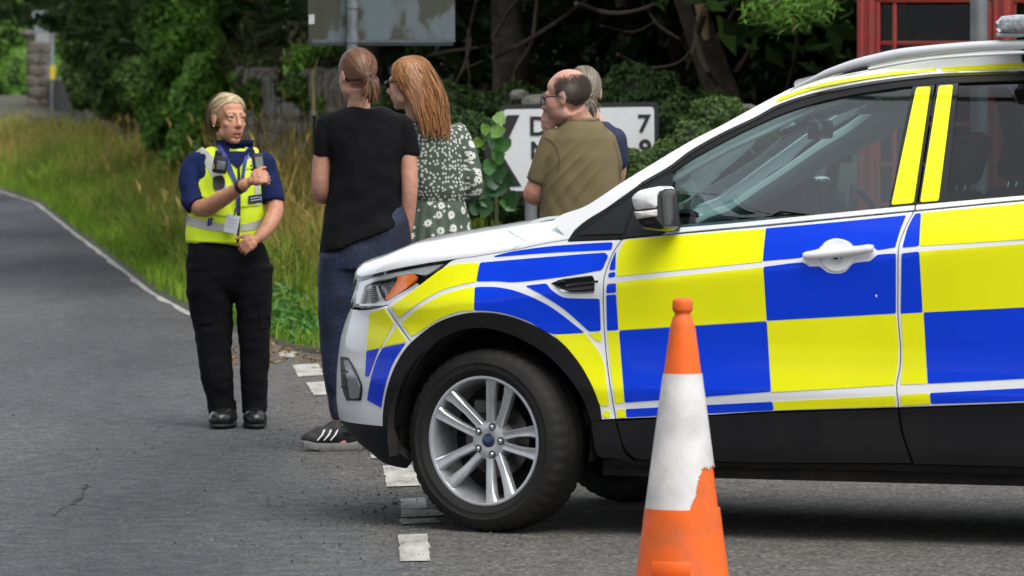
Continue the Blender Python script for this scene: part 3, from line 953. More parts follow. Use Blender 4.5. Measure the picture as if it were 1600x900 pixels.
# ---- wheels (local: axis +y outward)
def build_wheel():
    w = thing('wheel', None, None, (0, 0, 0)); del_keys = None
    w.parent = car
    TR, RR = .343, .243
    pr = [(RR - .012, .075), (RR, .092), (RR + .006, .103), (RR + .022, .1115), (RR + .026, .1145), (RR + .030, .1135), (RR + .047, .1160), (RR + .050, .1185), (RR + .054, .1170), (RR + .075, .112), (TR - .012, .100), (TR - .003, .088), (TR, .07), (TR, .045), (TR - .007, .044), (TR - .007, .036), (TR, .035), (TR, .004)]
    pr = pr + [(TR - .007, .003), (TR - .007, -.003)] + [(r, -h) for r, h in pr[::-1]]
    seg = 180
    m_ = MB(); m_.lathe([(r, h) for r, h in pr], seg=seg)
    vv = np.array(m_.v).reshape(len(pr), seg, 3)
    ang = np.arange(seg)
    for i, (r, h) in enumerate(pr):
        if r > TR - .015 and abs(h) > .05:
            cut = (ang % 4 == 0)
            k = np.where(cut, 1 - .0055 / r, 1.0)
            vv[i, :, 0] *= k; vv[i, :, 2] *= k
    m_.v = [tuple(p) for p in vv.reshape(-1, 3)]
    ty = m_.build('tyre', tyre_m, w, smooth=True)
    # raised maker's marks, too worn to read, moulded in two arcs of the sidewall
    mk = MB()
    for arc in (R(70), R(250)):
        for q in range(9):
            t0 = arc + q * R(6.2)
            for dd in ((0, .6), (1.8, .5), (3.4, .7))[: 2 + q % 2]:
                t = t0 + R(dd[0]); r_ = RR + .038
                e1, e2 = Vector((math.cos(t), 0, math.sin(t))), Vector((-math.sin(t), 0, math.cos(t)))
                c_ = e1 * r_; c_.y = .1158
                mk.add([c_ + e1 * x + e2 * y + Vector((0, .0008, 0)) for x, y in ((-.006, -.0012), (.006, -.0012), (.006, .0012), (-.006, .0012))], [(0, 1, 2, 3)])
    mo_ = mk.build('sidewall_marks', mat('tyre_mark', (.028, .027, .026), .7), ty, smooth=False); mo_['kind'] = 'stuff'
    rim = MB()
    rim.lathe([(RR + .002, .094), (RR + .001, .099), (RR - .004, .101), (RR - .011, .099), (RR - .014, .092), (RR - .02, .07), (RR - .026, .02), (RR - .03, -.09), (RR - .01, -.10)], seg=96)
    ro = rim.build('rim', alloy, w)
    SA = R(-90 + 90)
    # hub and ten spokes in five pairs
    hub = MB()
    hub.lathe([(0.0, .062), (.034, .062), (.05, .064), (.072, .058), (.078, .045), (.078, .0)], seg=48)
    hub.build('hub', alloy, ro)
    for p in range(5):
        base = math.pi + p * 2 * math.pi / 5
        for sgn in (-1, 1):
            a0_, a1_ = base + sgn * R(17), base + sgn * R(10.5)
            v, f = [], []
            stn = [(.045, .019, .058), (.085, .0165, .064), (.14, .0165, .076), (.20, .020, .090), (.232, .026, .097)]
            for r, hw, h in stn:
                t = (r - .045) / .187
                aa = a0_ * (1 - t) + a1_ * t
                off = sgn * .010 * (1 - t)
                c = Vector((math.cos(aa) * r, 0, math.sin(aa) * r)); tn = Vector((-math.sin(aa), 0, math.cos(aa)))
                c = c + tn * off * 0
                for k, dh in ((-1, -.03), (-1, -.006), (-.72, 0), (-.1, -.0035), (.72, 0), (1, -.006), (1, -.03)):
                    q = c + tn * hw * k; v.append((q.x, h + dh, q.z))
            n_ = 7
            for i in range(len(stn) - 1):
                for j in range(n_ - 1):
                    f.append((i * n_ + j, (i + 1) * n_ + j, (i + 1) * n_ + j + 1, i * n_ + j + 1))
            MB().add(v, [q[::-1] for q in f]).build('spoke', alloy, ro, smooth=True)
        nb = Vector((math.cos(base) * .054, 0, math.sin(base) * .054))
        nm = MB(); nm.lathe([(.0, .074), (.006, .074), (.0095, .070), (.0105, .058)], c=(nb.x, 0, nb.z), seg=12)
        nm.build('wheel_nut', chrome, ro)
        nm = MB(); nm.lathe([(.0112, .0655), (.0145, .066), (.016, .058)], c=(nb.x, 0, nb.z), seg=14)
        nm.build('nut_seat', mat('nut_seat', (.06, .06, .06), .5), ro)
    cp_ = MB(); cp_.lathe([(0, .071), (.018, .0705), (.025, .068), (.027, .060)], seg=32)
    cp_.build('centre_cap', mat('cap_blue', (.012, .02, .07), .3, coat=.6), ro)
    mk = MB()
    mk.add([(.018 * math.cos(t), .0715, .0075 * math.sin(t)) for t in np.linspace(0, 6.283, 25)[:-1]], [tuple(range(24))[::-1]])
    mk.build('emblem', mat('emblem_oval', (.03, .05, .16), .35), ro, smooth=False)
    # pale script stroke in the oval
    mk = MB(); mk.tube([(-.012, .0722, .001), (-.008, .0722, .004), (-.004, .0722, -.003), (0, .0722, .002), (.004, .0722, -.002), (.008, .0722, .003), (.012, .0722, -.001)], .0008, 5)
    mk.build('emblem_script', chrome, ro)
    bd = MB(); bd.lathe([(0, .0), (.14, .0), (.142, -.005), (.142, -.02), (0, -.02)], seg=48)
    bd.build('brake_disc', mat('brake_disc', (.10, .095, .09), .4, metal=.8), w)
    cl = MB(); cl.box((.0, .02, .125), (.16, .05, .05)); cl.build('caliper', mat('caliper', (.05, .05, .05), .6), w, bevel=.01)
    bk = MB(); bk.lathe([(.0, -.05), (.225, -.05)], seg=40); bk.build('barrel_back', gap_blk, w)
    return w
whl = build_wheel()
whl.location = (0, .785, .343); whl.rotation_euler = (0, 0, 0)
STEER = R(-12.5)
def copy_tree(o, parent):
    c = o.copy(); COL.objects.link(c); c.parent = parent
    for ch in list(o.children): copy_tree(ch, c)
    return c
for a_, b_, rz in ((0, -.785, math.pi + STEER), (-2.69, .785, 0), (-2.69, -.785, math.pi)):
    c_ = copy_tree(whl, car); c_.location = (a_, b_, .343); c_.rotation_euler = (0, 0, rz)
whl.rotation_euler = (0, 0, STEER)

# ---- wheel wells, floor, underside
liner = mat('wheel_liner', (.012, .011, .010), .9, dirt=(8, (.05, .035, .025), .6))
for a_ in (0, -2.69):
    for s in (1, -1):
        m_ = MB(); v, f = [], []
        an = np.linspace(R(-12), R(192), 28)
        for b in (.885, .40):
            for t in an: v.append((a_ + .405 * math.cos(t), b * s, .36 + .405 * math.sin(t)))
        k = len(an)
        for j in range(k - 1): f.append((j, j + 1, k + j + 1, k + j))
        f.append(tuple(range(k, 2 * k)))
        m_.add(v, f); m_.build('wheel_well', liner, car)
under = MB()
under.box((-1.35, 0, .30), (1.85, 1.60, .16)); under.box((.45, 0, .38), (.3, .9, .24)); under.box((-1.35, 0, .24), (3.6, .5, .08)); under.box((-3.2, 0, .36), (.3, 1.3, .2))
under.build('underbody', liner, car, smooth=False)
# ---- cabin
a_d = float(px_side(np.array([[1050., 340.]]))[0][0, 0])
cab = MB()
cab.add(*((lambda v, f: (v, f))(*[
    [(x, b, z) for b in (.74, -.74) for x, z in ((a_d + .02, .70), (a_d + .10, 1.10), (a_d + .02, 1.155), (a_d - .18, 1.155), (a_d - .34, 1.11), (a_d - .40, 1.04), (a_d - .36, .9), (a_d - .25, .6))],
    [tuple(range(8)), tuple(range(15, 7, -1))] + [(i, 8 + i, 8 + (i + 1) % 8, (i + 1) % 8) for i in range(8)]])))
dsh = cab.build('dashboard', dash_m, car, bevel=.03, seg=3)
MB().box((a_d - .33, .0, 1.10), (.06, .28, .12)).build('centre_screen', gloss_blk, dsh, bevel=.01)
for b in (.60, .12, -.12, -.62):
    MB().box((a_d - .385, b, 1.06), (.03, .12, .07)).build('air_vent', gloss_blk, dsh, bevel=.01)
# steering wheel on the far (right-hand) side
st = MB(); sa_ = R(25); c_ = Vector((a_d - .42, -.36, 1.10))
ring = []
for t in np.linspace(0, 2 * math.pi, 41)[:-1]:
    y_, u_ = .185 * math.cos(t), .185 * math.sin(t)
    ring.append(c_ + Vector((u_ * math.sin(sa_), y_, u_ * math.cos(sa_))))
st.tube(ring + ring[:1], .016, 8, cap=False)
st.ball(c_ + Vector((.02, 0, 0)), (.03, .08, .07))
for t in (0, math.pi, -HP):
    y_, u_ = .18 * math.cos(t), .18 * math.sin(t)
    st.tube([c_, c_ + Vector((u_ * math.sin(sa_), y_, u_ * math.cos(sa_)))], .014, 6)
st.tube([c_, c_ + Vector((.25, 0, -.1))], .03, 8)
st.build('steering_wheel', mat('steering_leather', (.03, .032, .034), .4), car)
for a_, b in ((-1.36, .37), (-1.36, -.37)):
    sm = MB()
    sm.box((a_ + .12, b, .66), (.52, .48, .16))
    Mb = Matrix.Rotation(R(-17), 3, 'Y')
    sm.box((a_ - .24, b, .98), (.13, .46, .62), m=Mb)
    so = sm.build('seat', seat_m, car, bevel=.05, seg=3)
    MB().box((a_ - .345, b, 1.40), (.10, .27, .20), m=Mb).build('headrest', seat_m, so, bevel=.045, seg=3)
    hp = MB()
    for q in (-.06, .06): hp.tube([(a_ - .34, b + q, 1.36), (a_ - .31, b + q, 1.24)], .007, 6)
    hp.build('headrest_post', chrome, so)
rb = MB(); rb.box((-2.25, 0, .62), (.5, 1.25, .18)); rb.box((-2.55, 0, .98), (.14, 1.25, .62), m=Matrix.Rotation(R(-18), 3, 'Y'))
rb.build('rear_seat', seat_m, car, bevel=.05, seg=3)
MB().box((-1.5, 0, .43), (3.2, 1.5, .06)).build('cabin_floor', seat_m, car)
# mirror inside the windscreen, hanging from the glass
mi = MB(); p_ = to_car(at(1258, 178, 21.4)); p_ = np.array([float(We[7, 0]) - .08, 0.05, 1.50])
mi.box(p_, (.035, .24, .07)); mi.tube([p_, p_ + np.array([.05, 0, .06])], .01, 6)
mi.build('rear_view_mirror', gloss_blk, car, bevel=.01)
for b_ in (-.34, .34):
    sv = MB(); sv.box((float(We[-1, 0]) - .12, b_, float(We[-1, 2]) - .07), (.17, .40, .02), m=Matrix.Rotation(R(20), 3, 'Y')); sv.build('sun_visor', trim_grey, car, bevel=.008)
# inner door skins so the doors have thickness below the windows
for s in (1, -1):
    MB().box((-1.0, .80 * s, .78), (1.05, .05, .62)).build('door_card', seat_m, fd if s > 0 else fd2, bevel=.02)
    MB().box((-2.1, .80 * s, .80), (.85, .05, .62)).build('door_card', seat_m, rd if s > 0 else rd2, bevel=.02)
bk = MB(); bk.box((.05, 0, .62), (.06, 1.1, .7)); bk.box((.35, 0, .7), (.55, 1.0, .4)); bk.build('engine_bay', gap_blk, car, smooth=False)
# ================================================================== SETTING
def smooth01(x): x = np.clip(x, 0, 1); return x * x * (3 - 2 * x)

# verge edge (left of it the main road), near -> far
EDGE = np.array([(11.0, 31.2), (4.0, 32.2), (.3, 33.0), (-.75, 33.5), (-1.25, 34.5), (-1.62, 36.2), (-2.12, 39.0), (-2.74, 43.5), (-3.5, 50.2), (-4.49, 58.7), (-5.94, 71.4), (-7.07, 78.6), (-11.5, 100), (-20, 125), (-45, 160)])
def edge_dist(P):
    """signed distance into the verge"""
    a, b = EDGE[:-1], EDGE[1:]
    best = np.full(len(P), 1e9); sg = np.zeros(len(P))
    for p, q in zip(a, b):
        e = q - p; l2 = e @ e
        t = np.clip(((P - p) @ e) / l2, 0, 1)
        d = P - p - t[:, None] * e
        dd = np.hypot(d[:, 0], d[:, 1])
        c = e[0] * d[:, 1] - e[1] * d[:, 0]
        up = dd < best - 1e-9
        best = np.where(up, dd, best); sg = np.where(up, np.sign(-c), sg)
    return best * sg
def verge_z(P):
    d = edge_dist(P)
    z = .02 + .42 * smooth01(d / 2.6) + .5 * smooth01((d - 3.2) / 9)
    return z + .05 * np.sin(P[:, 0] * 1.7 + P[:, 1] * .9) * smooth01(d / 1.5)

def asphalt():
    m, nt, out = new_mat('asphalt'); L = nt.links.new
    p = N(nt, 'ShaderNodeBsdfPrincipled'); p.inputs['Roughness'].default_value = .82; p.inputs['Specular IOR Level'].default_value = .2
    tc = N(nt, 'ShaderNodeTexCoord')
    fine = N(nt, 'ShaderNodeTexVoronoi'); fine.inputs['Scale'].default_value = 85
    grit = N(nt, 'ShaderNodeTexNoise'); grit.inputs['Scale'].default_value = 45; grit.inputs['Detail'].default_value = 6
    big = N(nt, 'ShaderNodeTexNoise'); big.inputs['Scale'].default_value = .55; big.inputs['Detail'].default_value = 5
    mp = N(nt, 'ShaderNodeMapping'); mp.inputs['Scale'].default_value = (1.0, .16, 1); mp.inputs['Rotation'].default_value = (0, 0, -.12)
    L(tc.outputs['Object'], mp.inputs[0])
    for n in (fine, grit): L(tc.outputs['Object'], n.inputs['Vector'])
    L(mp.outputs[0], big.inputs['Vector'])
    c1 = ramp(nt, grit.outputs[0], [(.30, (.045, .048, .053)), (.52, (.080, .084, .090)), (.72, (.135, .139, .144))])
    c2 = ramp(nt, fine.outputs['Color'], [(.0, (.55, .55, .55)), (.6, (.95, .95, .95)), (.93, (1.2, 1.2, 1.2)), (1.0, (2.4, 2.35, 2.25))])
    mul = N(nt, 'ShaderNodeMix', data_type='RGBA', blend_type='MULTIPLY'); mul.inputs[0].default_value = .55
    L(c1, mul.inputs[6]); L(c2, mul.inputs[7])
    c3 = ramp(nt, big.outputs[0], [(.34, (.60, .61, .63)), (.5, (1.0, 1.0, 1.0)), (.64, (1.38, 1.37, 1.35))])
    mul2 = N(nt, 'ShaderNodeMix', data_type='RGBA', blend_type='MULTIPLY'); mul2.inputs[0].default_value = 1
    L(mul.outputs[2], mul2.inputs[6]); L(c3, mul2.inputs[7])
    # trodden grit and dust by the junction side: lighter, browner
    sep = N(nt, 'ShaderNodeSeparateXYZ'); L(tc.outputs['Object'], sep.inputs[0])
    nz = N(nt, 'ShaderNodeTexNoise'); nz.inputs['Scale'].default_value = 1.3; nz.inputs['Detail'].default_value = 7
    L(tc.outputs['Object'], nz.inputs['Vector'])
    ax = N(nt, 'ShaderNodeMath', operation='MULTIPLY_ADD'); ax.inputs[1].default_value = .10; L(sep.outputs[1], ax.inputs[0]); L(sep.outputs[0], ax.inputs[2])
    mr = N(nt, 'ShaderNodeMapRange'); mr.inputs['From Min'].default_value = 1.35; mr.inputs['From Max'].default_value = 2.1
    ad = N(nt, 'ShaderNodeMath', operation='MULTIPLY_ADD'); ad.inputs[1].default_value = .9; L(nz.outputs[0], ad.inputs[0]); 
    sb = N(nt, 'ShaderNodeMath', operation='SUBTRACT'); L(ax.outputs[0], sb.inputs[0]); sb.inputs[1].default_value = .35
    L(sb.outputs[0], ad.inputs[2]); L(ad.outputs[0], mr.inputs[0])
    gr = N(nt, 'ShaderNodeMix', data_type='RGBA'); L(mr.outputs[0], gr.inputs[0]); L(mul2.outputs[2], gr.inputs[6])
    g2 = ramp(nt, grit.outputs[0], [(.34, (.055, .052, .047)), (.5, (.115, .108, .098)), (.68, (.21, .20, .185))])
    mul3 = N(nt, 'ShaderNodeMix', data_type='RGBA', blend_type='MULTIPLY'); mul3.inputs[0].default_value = .7; L(g2, mul3.inputs[6]); L(c2, mul3.inputs[7])
    L(mul3.outputs[2], gr.inputs[7])
    md = N(nt, 'ShaderNodeTexNoise'); md.inputs['Scale'].default_value = 9; md.inputs['Detail'].default_value = 8; md.inputs['Roughness'].default_value = .72
    L(tc.outputs['Object'], md.inputs['Vector'])
    c5 = ramp(nt, md.outputs[0], [(.34, (.55, .55, .56)), (.5, (1, 1, 1)), (.66, (1.55, 1.53, 1.5))])
    mul5 = N(nt, 'ShaderNodeMix', data_type='RGBA', blend_type='MULTIPLY'); mul5.inputs[0].default_value = .8
    L(gr.outputs[2], mul5.inputs[6]); L(c5, mul5.inputs[7])
    L(mul5.outputs[2], p.inputs['Base Color'])
    hb = N(nt, 'ShaderNodeMath', operation='ADD'); L(fine.outputs['Distance'], hb.inputs[0]); L(grit.outputs[0], hb.inputs[1])
    bp = N(nt, 'ShaderNodeBump'); bp.inputs['Strength'].default_value = .75; bp.inputs['Distance'].default_value = .012
    L(hb.outputs[0], bp.inputs['Height']); L(bp.outputs[0], p.inputs['Normal'])
    L(p.outputs[0], out.inputs[0])
    return m
asph = asphalt()
# road sheet, gently uneven, out to the horizon
xs = np.concatenate([np.linspace(-400, -60, 12), np.linspace(-40, 20, 61), np.linspace(40, 400, 12)])
ys = np.concatenate([np.linspace(-300, -20, 12), np.linspace(0, 160, 161), np.linspace(200, 900, 12)])
X, Yg = np.meshgrid(xs, ys)
Z = np.zeros_like(X)
near = smooth01((Yg - 30) / 15) * 0
V = np.stack([X.ravel(), Yg.ravel(), Z.ravel()], 1)
nx = len(xs); idx = np.arange(len(V)).reshape(len(ys), nx)
Fq = np.stack([idx[:-1, :-1].ravel(), idx[:-1, 1:].ravel(), idx[1:, 1:].ravel(), idx[1:, :-1].ravel()], 1)
tag(obj('road', V, Fq, asph), kind='structure')

# ---- verge ground
def verge_mesh():
    t = np.concatenate([np.linspace(0, 1, len(EDGE))])
    seg = []
    for p, q in zip(EDGE[:-1], EDGE[1:]):
        k = max(2, int(np.linalg.norm(q - p) / .7))
        for i in range(k): seg.append(p + (q - p) * i / k)
    seg.append(EDGE[-1]); seg = np.array(seg)
    tn = np.gradient(seg, axis=0); tn /= np.linalg.norm(tn, axis=1, keepdims=True)
    nm = np.stack([tn[:, 1], -tn[:, 0]], 1)
    # smooth the offset direction so rows do not cross at the corner
    for _ in range(40): nm[1:-1] = (nm[:-2] + nm[1:-1] + nm[2:]) / 3
    nm /= np.linalg.norm(nm, axis=1, keepdims=True)
    offs = [-.02, .0, .08, .2, .45, .8, 1.2, 1.7, 2.3, 3, 4, 5.5, 8, 12, 20, 40, 90]
    V, k = [], len(seg)
    for o in offs:
        q = seg + nm * o
        z = verge_z(q) if o > 0 else np.full(k, -.03 if o < 0 else .025)
        V.append(np.column_stack([q, z]))
    V = np.concatenate(V)
    idx = np.arange(len(V)).reshape(len(offs), k)
    F = np.stack([idx[:-1, :-1].ravel(), idx[1:, :-1].ravel(), idx[1:, 1:].ravel(), idx[:-1, 1:].ravel()], 1)
    return V, F, seg, nm
VV, VF, SEG, SNM = verge_mesh()
soil = mat('verge_soil', (.05, .045, .03), .95, vary=(3, .35), bump=(9, .5, .05), dirt=(1.6, (.03, .055, .015), .8))
tag(obj('verge', VV, VF[:, ::-1], soil), kind='structure')

# ---- edge paint: worn line along the verge and loose dashes at the junction mouth
def worn_paint():
    m, nt, out = new_mat('worn_road_paint'); L = nt.links.new
    p = N(nt, 'ShaderNodeBsdfPrincipled'); p.inputs['Roughness'].default_value = .75
    tc = N(nt, 'ShaderNodeTexCoord'); nz = N(nt, 'ShaderNodeTexNoise'); nz.inputs['Scale'].default_value = 11; nz.inputs['Detail'].default_value = 9; nz.inputs['Roughness'].default_value = .65
    mpp = N(nt, 'ShaderNodeMapping'); mpp.inputs['Scale'].default_value = (1, .3, 1); L(tc.outputs['Object'], mpp.inputs[0]); L(mpp.outputs[0], nz.inputs['Vector'])
    c = ramp(nt, nz.outputs[0], [(.30, (.08, .078, .072)), (.40, (.27, .255, .225)), (.62, (.44, .425, .385))])
    L(c, p.inputs['Base Color'])
    b = N(nt, 'ShaderNodeBump'); b.inputs['Strength'].default_value = .4; b.inputs['Distance'].default_value = .006
    n2 = N(nt, 'ShaderNodeTexNoise'); n2.inputs['Scale'].default_value = 60; L(tc.outputs['Object'], n2.inputs['Vector'])
    L(n2.outputs[0], b.inputs['Height']); L(b.outputs[0], p.inputs['Normal'])
    L(p.outputs[0], out.inputs[0]); return m
paint_w = worn_paint()
def ragged(poly, amp=.012, step=.05, z=.005):
    o = outline(poly, step)
    c = o.mean(0)
    for i in range(len(o)):
        d = o[i] - c; d /= np.linalg.norm(d) + 1e-9
        o[i] += d * (noise.noise(Vector((o[i][0] * 9, o[i][1] * 9, 3.1))) * amp * 2.2)
    v, f = fill(o, .25)
    V = np.column_stack([v, np.full(len(v), z)])
    up = [t if ((V[t[1]] - V[t[0]])[0] * (V[t[2]] - V[t[0]])[1] - (V[t[1]] - V[t[0]])[1] * (V[t[2]] - V[t[0]])[0]) > 0 else t[::-1] for t in f]
    return V, up
dash_px = [[(598, 729), (651, 728), (657, 760), (604, 762)], [(626, 781), (664, 779), (668, 796), (627, 797)], [(627, 798), (672, 797), (700, 801), (698, 807), (672, 808), (626, 810)], [(625, 812), (680, 811), (692, 818), (626, 821)],
           [(622, 837), (668, 836), (672, 878), (625, 879)], [(576, 705), (592, 706), (606, 718), (580, 717)], [(457, 571), (497, 569), (507, 587), (466, 590)], [(478, 599), (511, 597), (528, 617), (490, 619)], [(438, 549), (463, 551), (459, 560), (436, 558)]]
for k, q in enumerate(dash_px):
    g = gnd(np.array([p[0] for p in q]), np.array([p[1] for p in q]))[:, :2]
    V, F = ragged(g, .010)
    tag(obj('road_marking', V, F, paint_w, smooth=False), kind='structure')
lw = []
far = SEG[(SEG[:, 1] > 37.2) & (SEG[:, 1] < 100) & (SEG[:, 0] < -1.5)]
tn = np.gradient(far, axis=0); tn /= np.linalg.norm(tn, axis=1, keepdims=True); nmf = np.stack([-tn[:, 1], tn[:, 0]], 1)
A_, B_ = far + nmf * .055, far - nmf * .02
j1 = np.array([noise.noise(Vector((x * 3, y * 1.3, 0))) * .035 for x, y in far])
A_ = A_ + nmf * j1[:, None]
V = np.concatenate([np.column_stack([A_, np.full(len(far), .006)]), np.column_stack([B_, np.full(len(far), .006)])])
k = len(far)
tag(obj('road_edge_line', V, [(i, i + 1, k + i + 1, k + i)[::-1] for i in range(k - 1)], paint_w, smooth=False), kind='structure')

# ---- tar crack in the near carriageway
cq = outline([(84, 806), (96, 797), (103, 793), (112, 790), (120, 782), (128, 778), (131, 766), (138, 760), (133, 757)], 2.2, closed=False)
cq = cq + rng.normal(0, 1, cq.shape) * [1.6, .5]
ck = gnd(cq[:, 0], cq[:, 1])
mb = MB()
for i in range(len(ck) - 1):
    if rng.random() < .22: continue
    p, q = ck[i], ck[i + 1]; t = (q - p) / (np.linalg.norm(q - p) + 1e-9); n = np.array([-t[1], t[0], 0]) * (.003 + .014 * random.random() ** 2)
    mb.add([p + n + [0, 0, .004], q + n * .7 + [0, 0, .004], q - n * .7 + [0, 0, .004], p - n + [0, 0, .004]], [(0, 3, 2, 1)])
tag(mb.build('road_crack', mat('crack_dark', (.018, .017, .016), .9), smooth=False), kind='structure')

# ---- leaf generators
def leaves_mesh(name, P, Nrm, size, material, aspect=.55, fold=.25, jitter=.7, droop=0.0):
    n = len(P)
    size = np.broadcast_to(np.asarray(size, float), (n,)) * rng.uniform(.65, 1.3, n)
    nn = Nrm + rng.normal(0, jitter, (n, 3)); nn /= np.linalg.norm(nn, axis=1, keepdims=True) + 1e-9
    t = rng.normal(0, 1, (n, 3)); t[:, 2] -= droop
    t -= nn * (t * nn).sum(1, keepdims=True); t /= np.linalg.norm(t, axis=1, keepdims=True) + 1e-9
    b = np.cross(nn, t)
    s = size[:, None]
    base, tip = P - t * s * .5, P + t * s * .5
    l = P + b * s * aspect * .5 + nn * s * fold * .3 - t * s * .08
    r = P - b * s * aspect * .5 + nn * s * fold * .3 - t * s * .08
    V = np.stack([base, r, tip, l], 1).reshape(-1, 3)
    i = np.arange(n)[:, None] * 4
    F = np.concatenate([np.concatenate([i, i + 1, i + 2], 1), np.concatenate([i, i + 2, i + 3], 1)], 0)
    return mesh_np(name, V, F, material, False)

def leaf_mat(name, c1, c2, rough=.5, trans=.25, spec=.4):
    m, nt, out = new_mat(name); L = nt.links.new
    g = N(nt, 'ShaderNodeNewGeometry')
    col = ramp(nt, g.outputs['Random Per Island'], [(0, c1), (.5, tuple((a + b) / 2 for a, b in zip(c1, c2))), (1, c2)])
    tc = N(nt, 'ShaderNodeTexCoord'); nz = N(nt, 'ShaderNodeTexNoise'); nz.inputs['Scale'].default_value = .9; nz.inputs['Detail'].default_value = 3
    L(tc.outputs['Object'], nz.inputs['Vector'])
    mr = N(nt, 'ShaderNodeMapRange'); mr.inputs['From Min'].default_value = .3; mr.inputs['From Max'].default_value = .7; mr.inputs['To Min'].default_value = .6; mr.inputs['To Max'].default_value = 1.35
    L(nz.outputs[0], mr.inputs[0])
    sc = N(nt, 'ShaderNodeVectorMath', operation='SCALE'); L(col, sc.inputs[0]); L(mr.outputs[0], sc.inputs['Scale'])
    p = N(nt, 'ShaderNodeBsdfPrincipled'); p.inputs['Roughness'].default_value = rough; p.inputs['Specular IOR Level'].default_value = spec
    tr = N(nt, 'ShaderNodeBsdfTranslucent')
    L(sc.outputs[0], p.inputs['Base Color']); L(sc.outputs[0], tr.inputs[0])
    mx = N(nt, 'ShaderNodeMixShader'); mx.inputs[0].default_value = trans
    L(p.outputs[0], mx.inputs[1]); L(tr.outputs[0], mx.inputs[2]); L(mx.outputs[0], out.inputs[0])
    MATS[name] = m
    return m
ivy_m = leaf_mat('ivy_leaf', (.035, .085, .014), (.11, .20, .032), .55, .15, .22)
ivy_b = leaf_mat('ivy_bright', (.042, .115, .012), (.13, .26, .03), .55, .2, .22)
laurel_m = leaf_mat('laurel_leaf', (.032, .075, .012), (.11, .17, .032), .5, .12, .3)
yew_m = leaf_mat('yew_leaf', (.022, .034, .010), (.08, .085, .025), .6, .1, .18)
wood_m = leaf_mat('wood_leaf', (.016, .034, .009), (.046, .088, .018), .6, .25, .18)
lime_m = leaf_mat('bright_leaf', (.07, .17, .018), (.15, .30, .04), .5, .35, .35)
core_m = mat('shrub_shade', (.010, .014, .008), .95, vary=(6, .5), bump=(12, .8, .08))  # near-black green, paints the shade inside the shrubs
bark = mat('bark', (.055, .038, .028), .9, vary=(9, .45), bump=(22, .9, .03))
bark2 = mat('grey_bark', (.085, .068, .05), .9, vary=(12, .4), bump=(30, .8, .02))
twig_m = mat('twig', (.085, .06, .038), .85, vary=(8, .3))

def blob_points(blobs, n, depth=.22):
    """points near the surface of a union of ellipsoids (c, r), with outward normals"""
    C = np.array([b[0] for b in blobs], float); Rr = np.array([b[1] for b in blobs], float)
    w = (Rr[:, 0] * Rr[:, 1] + Rr[:, 1] * Rr[:, 2] + Rr[:, 0] * Rr[:, 2]); w /= w.sum()
    P, Q = [], []
    m = int(n * 2.2)
    k = rng.choice(len(blobs), m, p=w)
    u = rng.normal(0, 1, (m, 3)); u /= np.linalg.norm(u, axis=1, keepdims=True)
    rad = 1 - rng.random(m) ** 1.6 * depth * 1.6
    rad *= 1 + .16 * np.sin(u[:, 0] * 5 + k) * np.sin(u[:, 2] * 6 + k * 2.0)
    p = C[k] + u * Rr[k] * rad[:, None]
    inside = np.zeros(m, bool)
    for c, r in zip(C, Rr):
        inside |= ((((p - c) / r) ** 2).sum(1) < .62)
    ok = ~inside
    p, u = p[ok], (u / Rr[k])[ok]
    u /= np.linalg.norm(u, axis=1, keepdims=True)
    if len(p) > n: p, u = p[:n], u[:n]
    return p, u

def shrub(name, label, cat, blobs, n, size, material, base=None, stems=3, group=None, aspect=.55, core=True, depth=.22, jitter=.7, part='foliage', extra=None):
    blobs = [(np.array(c, float), np.array(r, float) if hasattr(r, '__len__') else np.array([r, r, r], float)) for c, r in blobs]
    c0 = np.mean([b[0] for b in blobs], 0)
    bz = np.array(base if base is not None else (c0[0], c0[1], 0.0), float)
    root = thing(name, label, cat, bz, group=group)
    bl = [(c - bz, r) for c, r in blobs]
    P, U = blob_points(bl, n, depth)
    link(part, leaves_mesh(part, P, U, size, material, aspect=aspect, jitter=jitter), root)
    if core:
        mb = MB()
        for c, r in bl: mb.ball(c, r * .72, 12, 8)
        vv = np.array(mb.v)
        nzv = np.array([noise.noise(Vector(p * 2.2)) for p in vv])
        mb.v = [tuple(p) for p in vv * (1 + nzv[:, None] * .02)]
        ig = mb.build('shade_core', core_m, root); ig['kind'] = 'stuff'  # dark shell stands in for the shaded interior, blocks see-through
    for s in range(stems):
        c, r = bl[s % len(bl)]
        mb = MB(); st = np.array([rng.uniform(-.2, .2) + c[0] * .5, rng.uniform(-.2, .2) + c[1] * .5, -.1])
        mid = st * .5 + c * .5 + rng.normal(0, .1, 3)
        mb.tube([st, mid, c], [.04, .03, .015], 7).build('stem', bark, root)
    return root
# ================================================================== PLANTS, WALL, SIGNS
def wd(px): return 5.05 / (.121 + (px - 800) / 8889)
def PB(px, py, d, rx, rz, ry):
    """ellipsoid of rx, rz pixels at depth d, ry metres deep"""
    s = FPX / d
    return (at(px, py, d), (rx / s, ry, rz / s))

